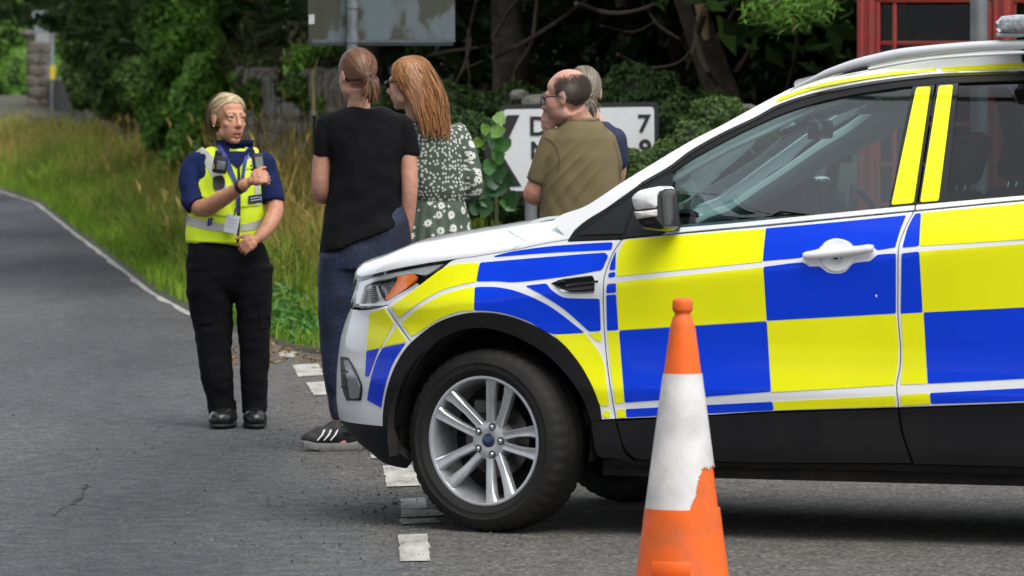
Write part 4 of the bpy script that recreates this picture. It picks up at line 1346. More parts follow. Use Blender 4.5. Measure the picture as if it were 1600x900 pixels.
# ---- grass: one mass of blades per kind, nobody could count them
def grass(name, label, P, h, w, lean, material, seed_heads=False):
    n = len(P)
    cl_ = np.array([noise.noise(Vector((p[0] * 1.3, p[1] * .7, 5.1))) for p in P])
    h = np.broadcast_to(np.asarray(h, float), (n,)) * rng.uniform(.5, 1.25, n) * (1 + .55 * cl_)
    a = rng.uniform(0, 2 * math.pi, n); ln = rng.uniform(.1, 1, n) * lean
    d = np.stack([np.cos(a), np.sin(a), np.zeros(n)], 1)
    q = rng.uniform(0, 2 * math.pi, n); wv = np.stack([np.cos(q), np.sin(q) * .4, np.zeros(n)], 1) * (np.broadcast_to(w, (n,)) / 2)[:, None]
    up = np.array([0, 0, 1.0])
    m1 = P + up * (h * .55)[:, None] + d * (h * ln * .25)[:, None]
    tp = P + up * (h * (1 - .35 * ln))[:, None] + d * (h * ln * .9)[:, None]
    V = np.stack([P - wv, P + wv, m1 + wv * .8, m1 - wv * .8, tp], 1)
    i = np.arange(n)[:, None] * 5
    F = np.concatenate([np.concatenate([i, i + 1, i + 2], 1), np.concatenate([i, i + 2, i + 3], 1), np.concatenate([i + 3, i + 2, i + 4], 1)])
    V = V.reshape(-1, 3)
    if seed_heads:
        k = rng.random(n) < .35
        t = tp[k]; m = len(t); hw = .004 + .005 * rng.random((m, 1)); ht = (.06 + .07 * rng.random(m))[:, None]
        o = len(V)
        side = np.array([1, .2, 0])
        S = np.stack([t - up * ht * .6, t + side * hw, t + up * ht * .6 + d[k] * .04, t - side * hw], 1).reshape(-1, 3)
        j = np.arange(m)[:, None] * 4 + o
        F = np.concatenate([F, np.concatenate([j, j + 1, j + 2], 1), np.concatenate([j, j + 2, j + 3], 1)])
        V = np.concatenate([V, S])
    o = link(name, mesh_np(name, V, F, material, False))
    return tag(o, label, kind='stuff')
g_green = leaf_mat('grass_green', (.08, .20, .010), (.26, .37, .03), .6, .3, .25)
g_dark = leaf_mat('grass_dark', (.07, .16, .010), (.28, .33, .04), .6, .3, .25)
g_tan = leaf_mat('grass_dry', (.22, .18, .035), (.46, .34, .11), .7, .3, .2)
def verge_pts(n, dmin, dmax, ymin, ymax, pw=1.0):
    """random points of the verge between two distances from the road edge"""
    L = SEG[(SEG[:, 1] > ymin) & (SEG[:, 1] < ymax) & (SEG[:, 0] < -.9)]
    Nn = SNM[(SEG[:, 1] > ymin) & (SEG[:, 1] < ymax) & (SEG[:, 0] < -.9)]
    wt = 1 / L[:, 1] ** pw; wt /= wt.sum()
    k = rng.choice(len(L), n, p=wt)
    o = rng.uniform(dmin, dmax, n)
    step = np.gradient(L, axis=0)[k] * rng.uniform(-.6, .6, (n, 1))
    q = L[k] + Nn[k] * o[:, None] + step
    q = q[edge_dist(q) > .02]
    return np.column_stack([q, verge_z(q) - .02])
def clumped(P, sc, th):
    v = np.array([noise.noise(Vector((p[0] * sc, p[1] * sc, 1.7))) for p in P])
    return P[v > th]
grass('verge_grass', 'short bright green grass along the road edge', verge_pts(26000, .02, 1.0, 34, 150), .17, .011, .9, g_green)
grass('verge_grass', 'dense mid height green grass on the bank', clumped(verge_pts(80000, .3, 2.7, 34, 150), .9, -.22), .36, .013, 1.15, g_dark)
P = verge_pts(9000, .6, 2.7, 34, 90); P = clumped(P, .4, .12)
grass('tall_grass', 'tall dry seeding grass against the stone wall', P, .58, .009, .75, g_tan, True)
P = verge_pts(26000, .9, 3.0, 88, 150, .3); P = clumped(P, .22, -.05)
grass('tall_grass', 'straw coloured long grass on the far bank', P, .40, .016, .8, leaf_mat('grass_straw', (.26, .28, .04), (.48, .42, .13), .7, .3, .2), True)
# tall stalks behind the group of people
q = np.column_stack([rng.uniform(-2.3, -1.2, 1100), rng.uniform(41, 52, 1100)]); q = q[edge_dist(q) > .5]
grass('tall_grass', 'tangle of arching tan stalks behind the officer', np.column_stack([q, verge_z(q)]), .95, .010, .8, g_tan, True)
q = np.column_stack([rng.uniform(-2.0, .5, 9000), rng.uniform(35.5, 46, 9000)]); q = q[edge_dist(q) > .35]
grass('tall_grass', 'lush green grass behind the group of people', np.column_stack([q, verge_z(q)]), .5, .012, 1.0, g_dark)

# ---- stone wall behind the verge
def wall_pt(d): return np.array([.4 - .121 * (d - 38.4), d])
stone_m = mat('wall_stone', (.125, .11, .095), .9, vary=(5, .35), bump=(14, .8, .03), dirt=(3, (.07, .085, .04), .7))
stone_m2 = mat('wall_stone_red', (.135, .105, .09), .9, vary=(5, .35), bump=(14, .8, .03), dirt=(3, (.08, .08, .05), .6))
mortar = mat('wall_core', (.05, .045, .04), .95, bump=(10, .6, .04))
def rock_mesh(name, m_, k, rough=.16):
    bm = bmesh.new(); bmesh.ops.create_cube(bm, size=1)
    bmesh.ops.subdivide_edges(bm, edges=bm.edges[:], cuts=1, use_grid_fill=True)
    for v in bm.verts:
        v.co *= (.5 / max(.42, v.co.length)) ** .55
        v.co += Vector(noise.noise_vector(v.co * 2.3 + Vector((k * 7.3, 0, 0)))) * rough
    me = bpy.data.meshes.new(name); bm.to_mesh(me); bm.free(); me.materials.append(m_)
    return me
stones = [rock_mesh('stone', stone_m if k % 3 else stone_m2, k) for k in range(7)]
wall = thing('stone_wall', 'old rubble stone wall running behind the grass verge', 'wall', (*wall_pt(60), 0))
wl0 = np.array([*wall_pt(60), 0])
path = [wall_pt(d) for d in (44.5, 50, 58, 66, 76, 90, 105, 122, 134)]
mb = MB(); v, f = [], []
for p in path:
    for dx, z in ((0, -.1), (0, 1.42), (.45, 1.42), (.45, -.1)): v.append((p[0] + dx - wl0[0], p[1] + .05 - wl0[1], z))
for i in range(len(path) - 1):
    for j in range(3): f.append((i * 4 + j, (i + 1) * 4 + j, (i + 1) * 4 + j + 1, i * 4 + j + 1)[::-1])
f.append((0, 1, 2, 3))
mb.add(v, f); mb.build('wall_core', mortar, wall, smooth=False)
tdir = np.array([-.121, 1.0]); tdir /= np.linalg.norm(tdir); ang_w = math.atan2(tdir[1], tdir[0])
def stone_at(d, z, wdt, hgt, nm='stone', out=.06):
    o = link(nm, stones[rng.integers(7)], wall)
    p = wall_pt(d)
    o.location = (p[0] - .02 - wl0[0] - out * .4 * rng.random(), p[1] - wl0[1], z)
    o.scale = (wdt * 1.12, .16 + .08 * rng.random(), hgt * 1.12)
    o.rotation_euler = (rng.uniform(-.08, .08), rng.uniform(-.10, .10), ang_w + rng.uniform(-.05, .05))
for d0, d1, zs, w0 in ((51, 68, (.72, .90, 1.07, 1.24), .34), (84, 106, (.45, .72, .98, 1.22), .62)):
    for z in zs:
        d = d0 + rng.uniform(0, .3)
        while d < d1:
            w_ = w0 * rng.uniform(.7, 1.5); stone_at(d + w_ / 2, z + rng.uniform(-.015, .015), w_, (zs[1] - zs[0]) * .95); d += w_ + .01
d = 50.
while d < 68:                                   # coping of upright slabs
    w_ = rng.uniform(.10, .2); stone_at(d, 1.48 + rng.uniform(-.03, .05), w_, .30 + rng.uniform(0, .08), 'coping_stone'); d += w_ * 1.7

# ivy trailing over the top of the near stretch of wall
for k, (px, py, d, rx, rz, n, lb) in enumerate(((405, 150, 64, 34, 26, 1800, 'ivy trailing over the wall top behind the officer\'s shoulder'), (475, 140, 58, 40, 22, 1800, 'ivy clump on the wall just left of the black T-shirt'), (520, 168, 56, 26, 24, 1200, 'small ivy patch on the wall beside the tied-back hair'))):
    shrub('wall_ivy', lb, 'ivy', [PB(px, py, d, rx, rz, .3), PB(px + 12, py + 18, d - .1, rx * .6, rz * .8, .2)], n, .075, ivy_m, base=(*wall_pt(d), 1.3), stems=0, core=False, depth=.6)
# ---- far stone gate pillar
pc = at(64, 210, 128.); pc[2] = 0
pil = thing('stone_pillar', 'tall weathered stone gate pillar beside the distant sign', 'pillar', pc)
MB().box((0, 0, 1.15), (.56, .56, 2.3)).build('pillar_core', mortar, pil, smooth=False)
for r in range(9):
    for k in range(2):
        o = link('stone', stones[rng.integers(7)], pil); o.location = ((-.14 if k == 0 else .15) * (1 if r % 2 else .8), -.27, .13 + r * .25); o.scale = (.32, .2, .27)
o = link('capstone', stones[1], pil); o.location = (0, 0, 2.42); o.scale = (.8, .8, .22)

# ---- shrubs, ivy and hedge plants over the wall
D1 = 98
shrub('laurel_bush', 'dark glossy laurel overhanging the wall beside the stone pillar', 'bush',
      [PB(150, 30, 98, 66, 90, 1.0), PB(195, 110, 90, 62, 88, 1.0), PB(140, 118, 103, 42, 60, .8), PB(232, 50, 95, 60, 100, 1.0), PB(120, -30, 104, 50, 60, 1.0)], 13000, .15, laurel_m, base=(*wall_pt(95), 0))
shrub('ivy_bush', 'ivy covered mound of glossy green leaves to the left of the officer', 'ivy',
      [PB(285, 60, 72, 66, 90, .9), PB(262, 165, 72, 48, 80, .7), PB(315, 165, 68, 46, 85, .7), PB(300, 245, 65, 46, 55, .5), PB(282, 262, 67, 36, 40, .4), PB(335, 262, 63, 36, 50, .4)], 22000, .10, ivy_b, base=(*wall_pt(81), 0))
shrub('yew_bush', 'dark brownish evergreen thicket above the wall behind the officer', 'bush',
      [PB(370, 30, 73, 70, 85, .9), PB(440, 45, 68, 62, 80, .9), PB(352, 115, 72, 40, 55, .7), PB(420, 118, 67, 48, 40, .7), PB(500, 20, 64, 55, 90, .8), PB(380, 180, 70, 40, 40, .5)], 19000, .10, yew_m, base=(*wall_pt(68), 0), aspect=.3)
shrub('bramble_bush', 'mid green brambles hanging over the wall beside the officer', 'bush',
      [PB(330, 215, 74, 40, 45, .5), PB(365, 160, 70, 30, 40, .5), PB(215, 130, 88, 40, 44, .6)], 5000, .11, ivy_m, base=(*wall_pt(73), 0))
shrub('young_tree', 'mid green tree in the gap behind the distant triangular sign', 'tree',
      [PB(88, 70, 165, 40, 70, 1.4), PB(100, 140, 162, 40, 60, 1.2), PB(62, 110, 165, 34, 70, 1.2), PB(125, 60, 165, 40, 70, 1.2), PB(75, 180, 160, 40, 40, 1.0)], 9000, .17, ivy_b, base=(-13.0, 163, 0))
shrub('young_tree', 'light green leafy tree at the far left edge', 'tree',
      [PB(12, 40, 150, 42, 95, 1.4), PB(-40, 60, 152, 60, 130, 1.6), PB(30, 130, 148, 26, 60, 1.0), PB(5, 150, 149, 40, 60, 1.0), PB(20, -40, 150, 50, 70, 1.5), PB(10, 195, 140, 50, 26, .8), PB(-50, 195, 142, 50, 30, .8), PB(95, 200, 138, 46, 22, .6)], 15000, .17, lime_m, base=(-13.5, 150, 0))
rh = shrub('rhododendron', 'rosette of shiny long leaves on a stalk left of the black T-shirt', 'shrub',
      [PB(470, 88, 44, 24, 20, .12), PB(500, 72, 44, 16, 15, .10), PB(455, 108, 44, 12, 12, .1)], 130, .12, ivy_b, base=(*gnd(488, 500)[:2], 0), stems=0, core=False, aspect=.32, jitter=.5)
mb = MB(); b0 = np.array(rh.location)
mb.tube([at(490, 300, 44) - b0, at(491, 180, 44) - b0, at(488, 110, 44) - b0, at(478, 92, 44) - b0], [.014, .012, .01, .006], 6)
mb.tube([at(489, 120, 44) - b0, at(500, 80, 44) - b0], [.008, .005], 6)
mb.build('stem', mat('straw_stem', (.30, .24, .09), .7), rh)
# low clipped shrubs round the direction sign
shrub('cotoneaster', 'low dark shrub between the floral dress and the direction sign', 'shrub',
      [PB(700, 215, 38, 60, 55, .5), PB(745, 235, 37.5, 55, 50, .5), PB(760, 300, 36.5, 60, 45, .4), PB(700, 300, 37, 60, 50, .4), PB(820, 320, 35.6, 60, 40, .3)], 9000, .045, wood_m, base=(-.35, 37.2, .2))
shrub('privet', 'light green sprigged shrub in front of the right end of the direction sign', 'shrub',
      [PB(990, 275, 34.2, 38, 42, .25), PB(1035, 270, 34.3, 45, 48, .25), PB(1085, 235, 34.6, 50, 50, .3), PB(960, 310, 34.2, 45, 50, .25), PB(1010, 315, 34, 60, 50, .25), PB(1120, 190, 35.5, 45, 40, .3)], 11000, .035, leaf_mat('privet_leaf', (.035, .075, .014), (.09, .155, .03), .5, .3, .35), base=(1.0, 34.3, .1), depth=.35)
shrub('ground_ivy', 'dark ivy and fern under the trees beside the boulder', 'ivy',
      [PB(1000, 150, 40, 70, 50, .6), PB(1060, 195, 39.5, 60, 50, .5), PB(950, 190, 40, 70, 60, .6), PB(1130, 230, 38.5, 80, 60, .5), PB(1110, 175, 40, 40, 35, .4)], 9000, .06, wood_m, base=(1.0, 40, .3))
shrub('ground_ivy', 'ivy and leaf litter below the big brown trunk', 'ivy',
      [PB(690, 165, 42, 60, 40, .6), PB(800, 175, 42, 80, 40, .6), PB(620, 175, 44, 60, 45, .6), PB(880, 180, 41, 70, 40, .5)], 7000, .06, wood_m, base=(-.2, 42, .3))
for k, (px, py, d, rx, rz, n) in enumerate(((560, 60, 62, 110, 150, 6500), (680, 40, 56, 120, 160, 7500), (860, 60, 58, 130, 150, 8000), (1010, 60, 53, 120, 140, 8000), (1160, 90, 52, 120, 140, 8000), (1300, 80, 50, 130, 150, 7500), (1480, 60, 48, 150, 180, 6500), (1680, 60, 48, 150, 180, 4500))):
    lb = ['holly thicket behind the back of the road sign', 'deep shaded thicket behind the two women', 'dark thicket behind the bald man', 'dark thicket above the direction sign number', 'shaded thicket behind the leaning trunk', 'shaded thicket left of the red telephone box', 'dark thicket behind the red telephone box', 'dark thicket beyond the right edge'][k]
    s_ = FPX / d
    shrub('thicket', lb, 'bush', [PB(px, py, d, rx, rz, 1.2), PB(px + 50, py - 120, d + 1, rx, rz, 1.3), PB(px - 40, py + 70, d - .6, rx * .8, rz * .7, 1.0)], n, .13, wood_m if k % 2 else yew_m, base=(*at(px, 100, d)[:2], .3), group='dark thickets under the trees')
# ---- trees
crowns = []
for k in range(3):
    bl = [((rng.uniform(-1.6, 1.6), rng.uniform(-1.6, 1.6), rng.uniform(-1.5, 2.2)), (rng.uniform(1.2, 1.9), rng.uniform(1.2, 1.9), rng.uniform(.9, 1.4))) for _ in range(9)]
    P, U = blob_points([(np.array(a), np.array(b)) for a, b in bl], 9000, .45)
    crowns.append(leaves_mesh('crown', P, U, .26, wood_m))
def tree(name, label, x, y, h, r, k, lean=(0, 0), m_=None, sc=1.0, group='trees of the wood behind the wall'):
    root = thing(name, label, 'tree', (x, y, .2), group=group)
    pts, rad = [], []
    for i in range(9):
        t = i / 8
        pts.append((lean[0] * t + .12 * math.sin(t * 5 + k), lean[1] * t + .1 * math.cos(t * 4 + k), -.3 + t * h)); rad.append(r * (1.25 - .75 * t) * (1.3 if i == 0 else 1))
    mb = MB(); mb.tube(pts, rad, 14)
    vv = np.array(mb.v); vv[:, :2] += np.array([[noise.noise(Vector(p * 3.1)), noise.noise(Vector(p * 3.1 + np.array([9, 0, 0])))] for p in vv]) * r * .35
    mb.v = [tuple(p) for p in vv]
    mb.build('trunk', m_ or bark, root)
    top = np.array(pts[-1])
    for j in range(4):
        a = rng.uniform(0, 6.28); s = np.array(pts[5 + j % 3]); e = s + np.array([math.cos(a) * 1.8, math.sin(a) * 1.8, 1.2])
        MB().tube([s, (s + e) / 2 + [0, 0, .3], e], [r * .4, r * .28, r * .1], 8).build('limb', m_ or bark, root)
    c = link('crown', crowns[k % 3], root); c.location = tuple(top + np.array([0, 0, .2])); c.rotation_euler = (0, 0, rng.uniform(0, 6.28)); c.scale = (sc, sc, sc * .95)
    return root
t1 = tree('conifer_tree', 'big brown trunk behind the floral dress and direction sign', *at(766, 150, 45)[:2], 5.0, .15, 0, (.1, 0), bark2, 1.1)
t2 = tree('leaning_tree', 'dark leaning trunk with torn pale bark left of the telephone box', *at(1205, 180, 43)[:2], 4.6, .13, 1, (-1.15, .2), bark, 1.1)
tree('oak_tree', 'thin straight trunk behind the red telephone box', 3.9, 46, 5.2, .16, 2, sc=1.2)
tree('oak_tree', 'trunk rising beyond the right edge of the photo', 6.6, 42, 5.2, .18, 0, sc=1.2)
tree('oak_tree', 'slim trunk seen behind the bald man', *at(960, 150, 52)[:2], 5.2, .12, 1, (.3, 0), sc=1.2)
tree('oak_tree', 'slim trunk seen between thickets right of the bald man', *at(1085, 150, 50)[:2], 5.2, .10, 2, (.5, 0), sc=1.2)
tree('oak_tree', 'canopy tree added over the bald man, its crown above the frame', 1.3, 47.5, 4.0, .07, 0, sc=1.15)  # this and the next canopy trees are added; unseen crowns darken the wood
tree('oak_tree', 'canopy tree added beside the telephone box, its crown above the frame', 3.1, 42, 4.2, .07, 1, sc=1.15)
tree('oak_tree', 'canopy tree added over the two women, its crown above the frame', -1.0, 46.5, 4.2, .08, 2, sc=1.15)
tree('oak_tree', 'trunk standing behind the back of the road sign', *at(640, 140, 56)[:2], 5.0, .14, 2, sc=1.2)
for k, (d, off) in enumerate(((64, 1.6), (72, 1.2), (80, 1.8), (90, 1.2), (101, 1.8), (114, 1.5), (60, 4), (76, 5), (94, 5))):
    p = wall_pt(d); tree('lime_tree', 'tall tree behind the wall, %s in the row of tall trees' % ('nearest', 'second nearest', 'third nearest', 'fourth nearest', 'fifth nearest', 'farthest', 'nearest of the back row', 'middle of the back row', 'farthest of the back row')[k], p[0] + off, p[1], 4.6 if k < 6 else 5.5, .2, k, sc=1.25 if d < 105 else .95)
# bare twisted branches
def branch(root, pts, d, r0, r1, m_=twig_m, name='dead_branch'):
    b = np.array(root.location); q = outline(np.array(pts, float), 18, closed=False, corner=80)
    P = [at(x, y, d + .25 * math.sin(i * .7)) - b for i, (x, y) in enumerate(q)]
    rr = np.linspace(r0, r1, len(P)); MB().tube(P, list(rr), 7).build(name, m_, root)
for pts, d, a, b_ in (([(770, 90), (830, 60), (890, 20), (930, -10)], 44, .022, .012), ([(770, 60), (800, 10), (830, -20)], 44, .02, .01), ([(800, 150), (806, 110), (830, 70), (838, 10), (842, -20)], 43.6, .018, .012), ([(710, 20), (735, 60), (722, 110), (700, 150)], 44, .014, .007),
                      ([(690, 100), (720, 108), (755, 95)], 44.4, .012, .006), ([(640, 95), (700, 80), (760, 72), (800, 60)], 45, .014, .008), ([(690, 130), (720, 145), (760, 140)], 44, .012, .006), ([(745, 0), (730, 70), (736, 140)], 44.5, .015, .01)):
    branch(t1, pts, d, a, b_)
for pts, d, a, b_ in (([(900, 5), (950, 20), (1000, 15), (1060, -10)], 42, .018, .012), ([(965, 85), (1010, 105), (1060, 98), (1085, 70)], 42, .012, .006), ([(1078, -10), (1088, 40), (1082, 80), (1074, 108)], 41.6, .018, .006), ([(1100, 20), (1090, 60), (1100, 100), (1120, 130)], 42, .03, .018), ([(1120, 60), (1140, 30), (1160, -10)], 42.5, .02, .01),
                      ([(1000, -5), (1030, 40), (1060, 60), (1090, 90)], 43, .014, .008), ([(1240, -10), (1245, 60), (1230, 140)], 44, .016, .012), ([(1150, 110), (1180, 60), (1185, 0)], 43, .02, .01), ([(940, 40), (990, 50), (1030, 30)], 43, .01, .006)):
    branch(t2, pts, d, a, b_)
tb = np.array(t2.location)
mb = MB(); mb.tube([at(1092, -5, 42.4) - tb, at(1096, 30, 42.4) - tb, at(1104, 62, 42.4) - tb], [.05, .045, .02], 8); mb.build('torn_bark', mat('torn_bark', (.36, .24, .13), .8, vary=(10, .4)), t2)
# bright hanging conifer spray at the top of the frame
sp = []
spN = []
for cx, cy in ((1185, 8), (1210, 18), (1235, 22), (1255, 10), (1275, 20), (1240, 0), (1200, -8), (1290, 4), (1265, -6), (1228, 38), (1250, 30), (1192, 24)):
    c = at(cx, cy, 38.5) - tb
    for _ in range(60): sp.append(c + rng.normal(0, 1, 3) * [.055, .10, .03] + [0, 0, -.02]); spN.append((0, -.5, .8))
hs_ = link('hanging_spray', leaves_mesh('hanging_spray', np.array(sp), np.array(spN), .085, lime_m, aspect=.22, jitter=.5, droop=.8), t2); hs_['kind'] = 'stuff'
MB().tube([at(1300, -20, 40.5) - tb, at(1260, -6, 39) - tb, at(1200, 6, 38.5) - tb], [.02, .012, .005], 6).build('limb', bark, t2)
MB().tube([at(1238, 25, 38.4) - tb, at(1239, 50, 38.4) - tb], [.012, .005], 6).build('dead_spray', mat('dead_needles', (.30, .09, .03), .8), t2)

# ---- boulders
for px, py, d, rx, rz, lb in ((1162, 190, 38.6, 30, 34, 'grey mossy boulder right of the direction sign'), (838, 160, 40, 26, 14, 'flat grey boulder above the direction sign letters'), (812, 150, 40.5, 16, 12, 'small pale stone below the brown trunk'), (868, 150, 40.8, 22, 8, 'long flat stone just left of the bald head'), (1120, 165, 40, 30, 14, 'half buried stone under the leaning trunk'), (870, 170, 39.5, 26, 12, 'stone directly above the direction sign')):
    s = FPX / d; c = at(px, py, d)
    o = link('boulder', rock_mesh('boulder', mat('boulder', (.15, .135, .12), .9, vary=(6, .35), bump=(12, .7, .03), dirt=(5, (.06, .075, .03), .7)), px, .2))
    md = o.modifiers.new('s', 'SUBSURF'); md.levels = md.render_levels = 1
    o.location = V3(c); o.scale = (2 * rx / s, .35, 2 * rz / s); o.rotation_euler = (0, 0, rng.uniform(-.3, .3))
    tag(o, lb, 'boulder')

# ---- sapling with big leaves in front of the sign
def big_leaf(name, m_):
    bm = bmesh.new()
    prof = [(0, .03), (.06, .26), (.2, .44), (.36, .40), (.44, .30), (.56, .33), (.7, .24), (.86, .12), (1.03, .0)]
    rows = []
    for y, w in prof:
        rows.append([bm.verts.new((x * w, y - .10 * abs(x) * (y < .3), .20 * abs(x) * w - .14 * y * y + .025 * math.sin(9 * y + 4 * x))) for x in (-1, -.5, 0, .5, 1)])
    for a, b in zip(rows[:-1], rows[1:]):
        for q in range(4): bm.faces.new((a[q], a[q + 1], b[q + 1], b[q]))
    me = bpy.data.meshes.new(name); bm.to_mesh(me); bm.free(); me.materials.append(m_)
    me.polygons.foreach_set('use_smooth', [True] * len(me.polygons)); return me
lf = [big_leaf('leaf', leaf_mat('sap_leaf', (.05, .15, .03), (.06, .17, .035), .35, .3, .5)), big_leaf('leaf', leaf_mat('sap_leaf_young', (.13, .27, .04), (.15, .30, .05), .4, .35, .4)), big_leaf('leaf', leaf_mat('sap_leaf_dark', (.03, .09, .025), (.035, .10, .03), .35, .3, .5))]
sd0 = np.array([*gnd(775, 480)[:2], 0.0]); sd0[1] = 33.4; sd0[0] = (775 - 800) * 33.4 / FPX
sap = thing('sapling', 'young plant with big bright leaves beside the arrow end of the sign', 'plant', sd0)
mb = MB(); mb.tube([at(778, 420, 33.4) - sd0, at(775, 300, 33.4) - sd0, at(770, 240, 33.4) - sd0, at(776, 190, 33.4) - sd0], [.012, .01, .008, .004], 7); mb.build('stem', mat('sap_stem', (.10, .12, .04), .7), sap)
for px, py, sz, rot, k in ((778, 192, 22, 20, 1), (753, 204, 20, 70, 1), (781, 212, 26, -30, 1), (765, 225, 24, 60, 0), (795, 230, 26, -60, 0), (770, 238, 26, 100, 0), (786, 248, 22, -80, 0), (740, 222, 18, 100, 1), (757, 262, 26, 80, 0), (788, 272, 30, -70, 2), (762, 286, 30, 60, 2), (800, 278, 26, -110, 2), (745, 296, 28, 110, 2), (780, 304, 32, -20, 2), (752, 318, 28, 40, 2), (808, 312, 30, -90, 2), (790, 326, 28, 30, 0), (766, 330, 30, -60, 2), (735, 325, 26, 80, 2), (742, 270, 22, 120, 0)):
    o = link('leaf', lf[k], sap); s = sz / (FPX / 33.3) * 1.15
    p = at(px, py, 33.3 - .1 * rng.random()) - sd0
    o.location = V3(p); o.scale = (s, s, s)
    o.rotation_euler = (R(62 + rng.uniform(-15, 15)), R(rot * .3), R(rot))
    o.rotation_euler = Matrix.Rotation(R(rng.uniform(-15, 15)), 3, 'Z').to_euler() if False else (R(55 + rng.uniform(-12, 12)), R(rot), 0)
# broad leaved weeds at the verge corner
for k, (px, py, d, n, lb) in enumerate(((460, 500, 36.2, 420, 'clump of fresh broad-leaved weeds at the verge corner'), (440, 470, 37.2, 220, 'nettle patch behind the broad-leaved weeds'), (485, 520, 35.4, 260, 'low weeds beside the leg in patterned leggings'))):
    shrub('weed', lb, 'weeds', [PB(px, py, d, 30, 26, .3), PB(px + 22, py + 8, d - .2, 24, 22, .25), PB(px - 12, py + 14, d - .1, 22, 20, .25)], n, .085, leaf_mat('weed_leaf%d' % k, (.055, .16, .02), (.11, .27, .045), .45, .3, .4), base=(*at(px, 540, d)[:2], .05), stems=0, core=False, aspect=.42, jitter=.8, depth=.5)
P = np.column_stack([rng.uniform(-1.7, -.75, 700), rng.uniform(33, 37.0, 700), np.full(700, .012)])
link_o = link('leaf_litter', leaves_mesh('leaf_litter', P + np.array([0, 0, 0.004]), np.tile([0, 0, 1.0], (700, 1)), .045, leaf_mat('litter', (.10, .055, .025), (.26, .17, .06), .8, .1, .2), jitter=.25))
tag(link_o, 'brown fallen leaves along the verge corner', kind='stuff')
# loose grit on the road
n = 7000
gp = np.column_stack([rng.normal(-.6, .38, n), rng.uniform(17, 31, n)]); gp = np.concatenate([gp, np.column_stack([rng.uniform(-2.6, 2.2, 900), rng.uniform(16, 34, 900)])])
n = len(gp); s = (.002 + .0075 * rng.random(n) ** 5)[:, None]
off = np.array([(1, 0, 0), (-.5, .85, 0), (-.5, -.85, 0), (.1, .1, 1.1)])
V = (np.column_stack([gp, np.full(n, .001)])[:, None, :] + off[None] * s[:, None, :] * rng.uniform(.6, 1.4, (n, 4, 1))).reshape(-1, 3)
i = np.arange(n)[:, None] * 4
F = np.concatenate([np.concatenate([i + a, i + b, i + c], 1) for a, b, c in ((0, 1, 3), (1, 2, 3), (2, 0, 3))])
tag(obj('gravel', V, F, mat('grit', (.085, .08, .072), .9, island=.65), smooth=False), 'loose grit scattered on the asphalt', kind='stuff')

# ---- text helper
def text_mesh(txt, size, bold=.0):
    c = bpy.data.curves.new('t', 'FONT'); c.body = txt; c.size = size; c.extrude = .0012; c.offset = bold
    o = bpy.data.objects.new('t', c); COL.objects.link(o)
    me = bpy.data.meshes.new_from_object(o.evaluated_get(bpy.context.evaluated_depsgraph_get()))
    bpy.data.objects.remove(o); bpy.data.curves.remove(c)
    return me
def upright(o, p, parent, sx=1, sz=1):
    o.parent = parent; o.location = V3(p); o.rotation_euler = (R(90), 0, 0); o.scale = (sx, sz, 1)
# ---- direction sign
DS = 35.0
sg0 = np.array([(905 - 800) * DS / FPX, DS, 0.0])
sgn = thing('direction_sign', 'white road direction sign with black chevron end and mileages', 'road sign', sg0)
sw = mat('sign_white', (.62, .635, .64), .45, vary=(6, .06), dirt=(3, (.38, .39, .36), .35)); sk = mat('sign_black', (.012, .012, .013), .5); sgrey = mat('sign_grey', (.17, .18, .19), .55)
def plate(name, px, m_, y0, y1, parent, base, d, r=0):
    o = outline(px, 12, r); v, f = fill(o, 40)
    P = at(v[:, 0], v[:, 1], d) - base
    V = np.concatenate([P + [0, y0, 0], P + [0, y1, 0]]); n = len(P)
    F = []
    for t in f:
        a, b, c = P[t[0]], P[t[1]], P[t[2]]
        if np.cross(b - a, c - a)[1] > 0: t = t[::-1]
        F += [t, tuple(i + n for i in t[::-1])]
    cnt = {}
    for t in F[::2]:
        for k in range(3): cnt[(t[k], t[(k + 1) % 3])] = 1
    for (a, b) in list(cnt):
        if (b, a) not in cnt: F.append((b, a, a + n, b + n))
    return obj(name, V, F, m_, parent, smooth=False)
plate('border', [(783, 164), (1024, 159), (1029, 164), (1030, 302), (795, 306), (756, 240)], sk, 0, .012, sgn, sg0, DS, 5)
plate('panel', [(788, 171), (1018, 167), (1022, 170), (1023, 294), (799, 298.5), (765.5, 240)], sw, -.004, .004, sgn, sg0, DS, 4)
plate('chevron', [(792, 180), (812, 179.5), (784, 240), (815, 291), (794, 292), (765, 240)], sk, -.008, -.001, sgn, sg0, DS)
for txt, px, py, hpx, sx in (('Du', 826, 211, 29, 1.0), ('N', 828, 248, 27, 1.0), ('7', 996, 206, 27, 1.05), ('9', 998, 245, 27, 1.05)):
    me = text_mesh(txt, hpx / (FPX / DS) / .70, .0035); me.materials.append(sk)
    o = link('lettering', me); upright(o, at(px, py, DS) - sg0 + [0, -.008, 0], sgn, sx)
for px in (830, 990):
    MB().tube([at(px, 520, DS + .06) - sg0, at(px, 170, DS + .06) - sg0], .038, 12).build('post', sgrey, sgn)
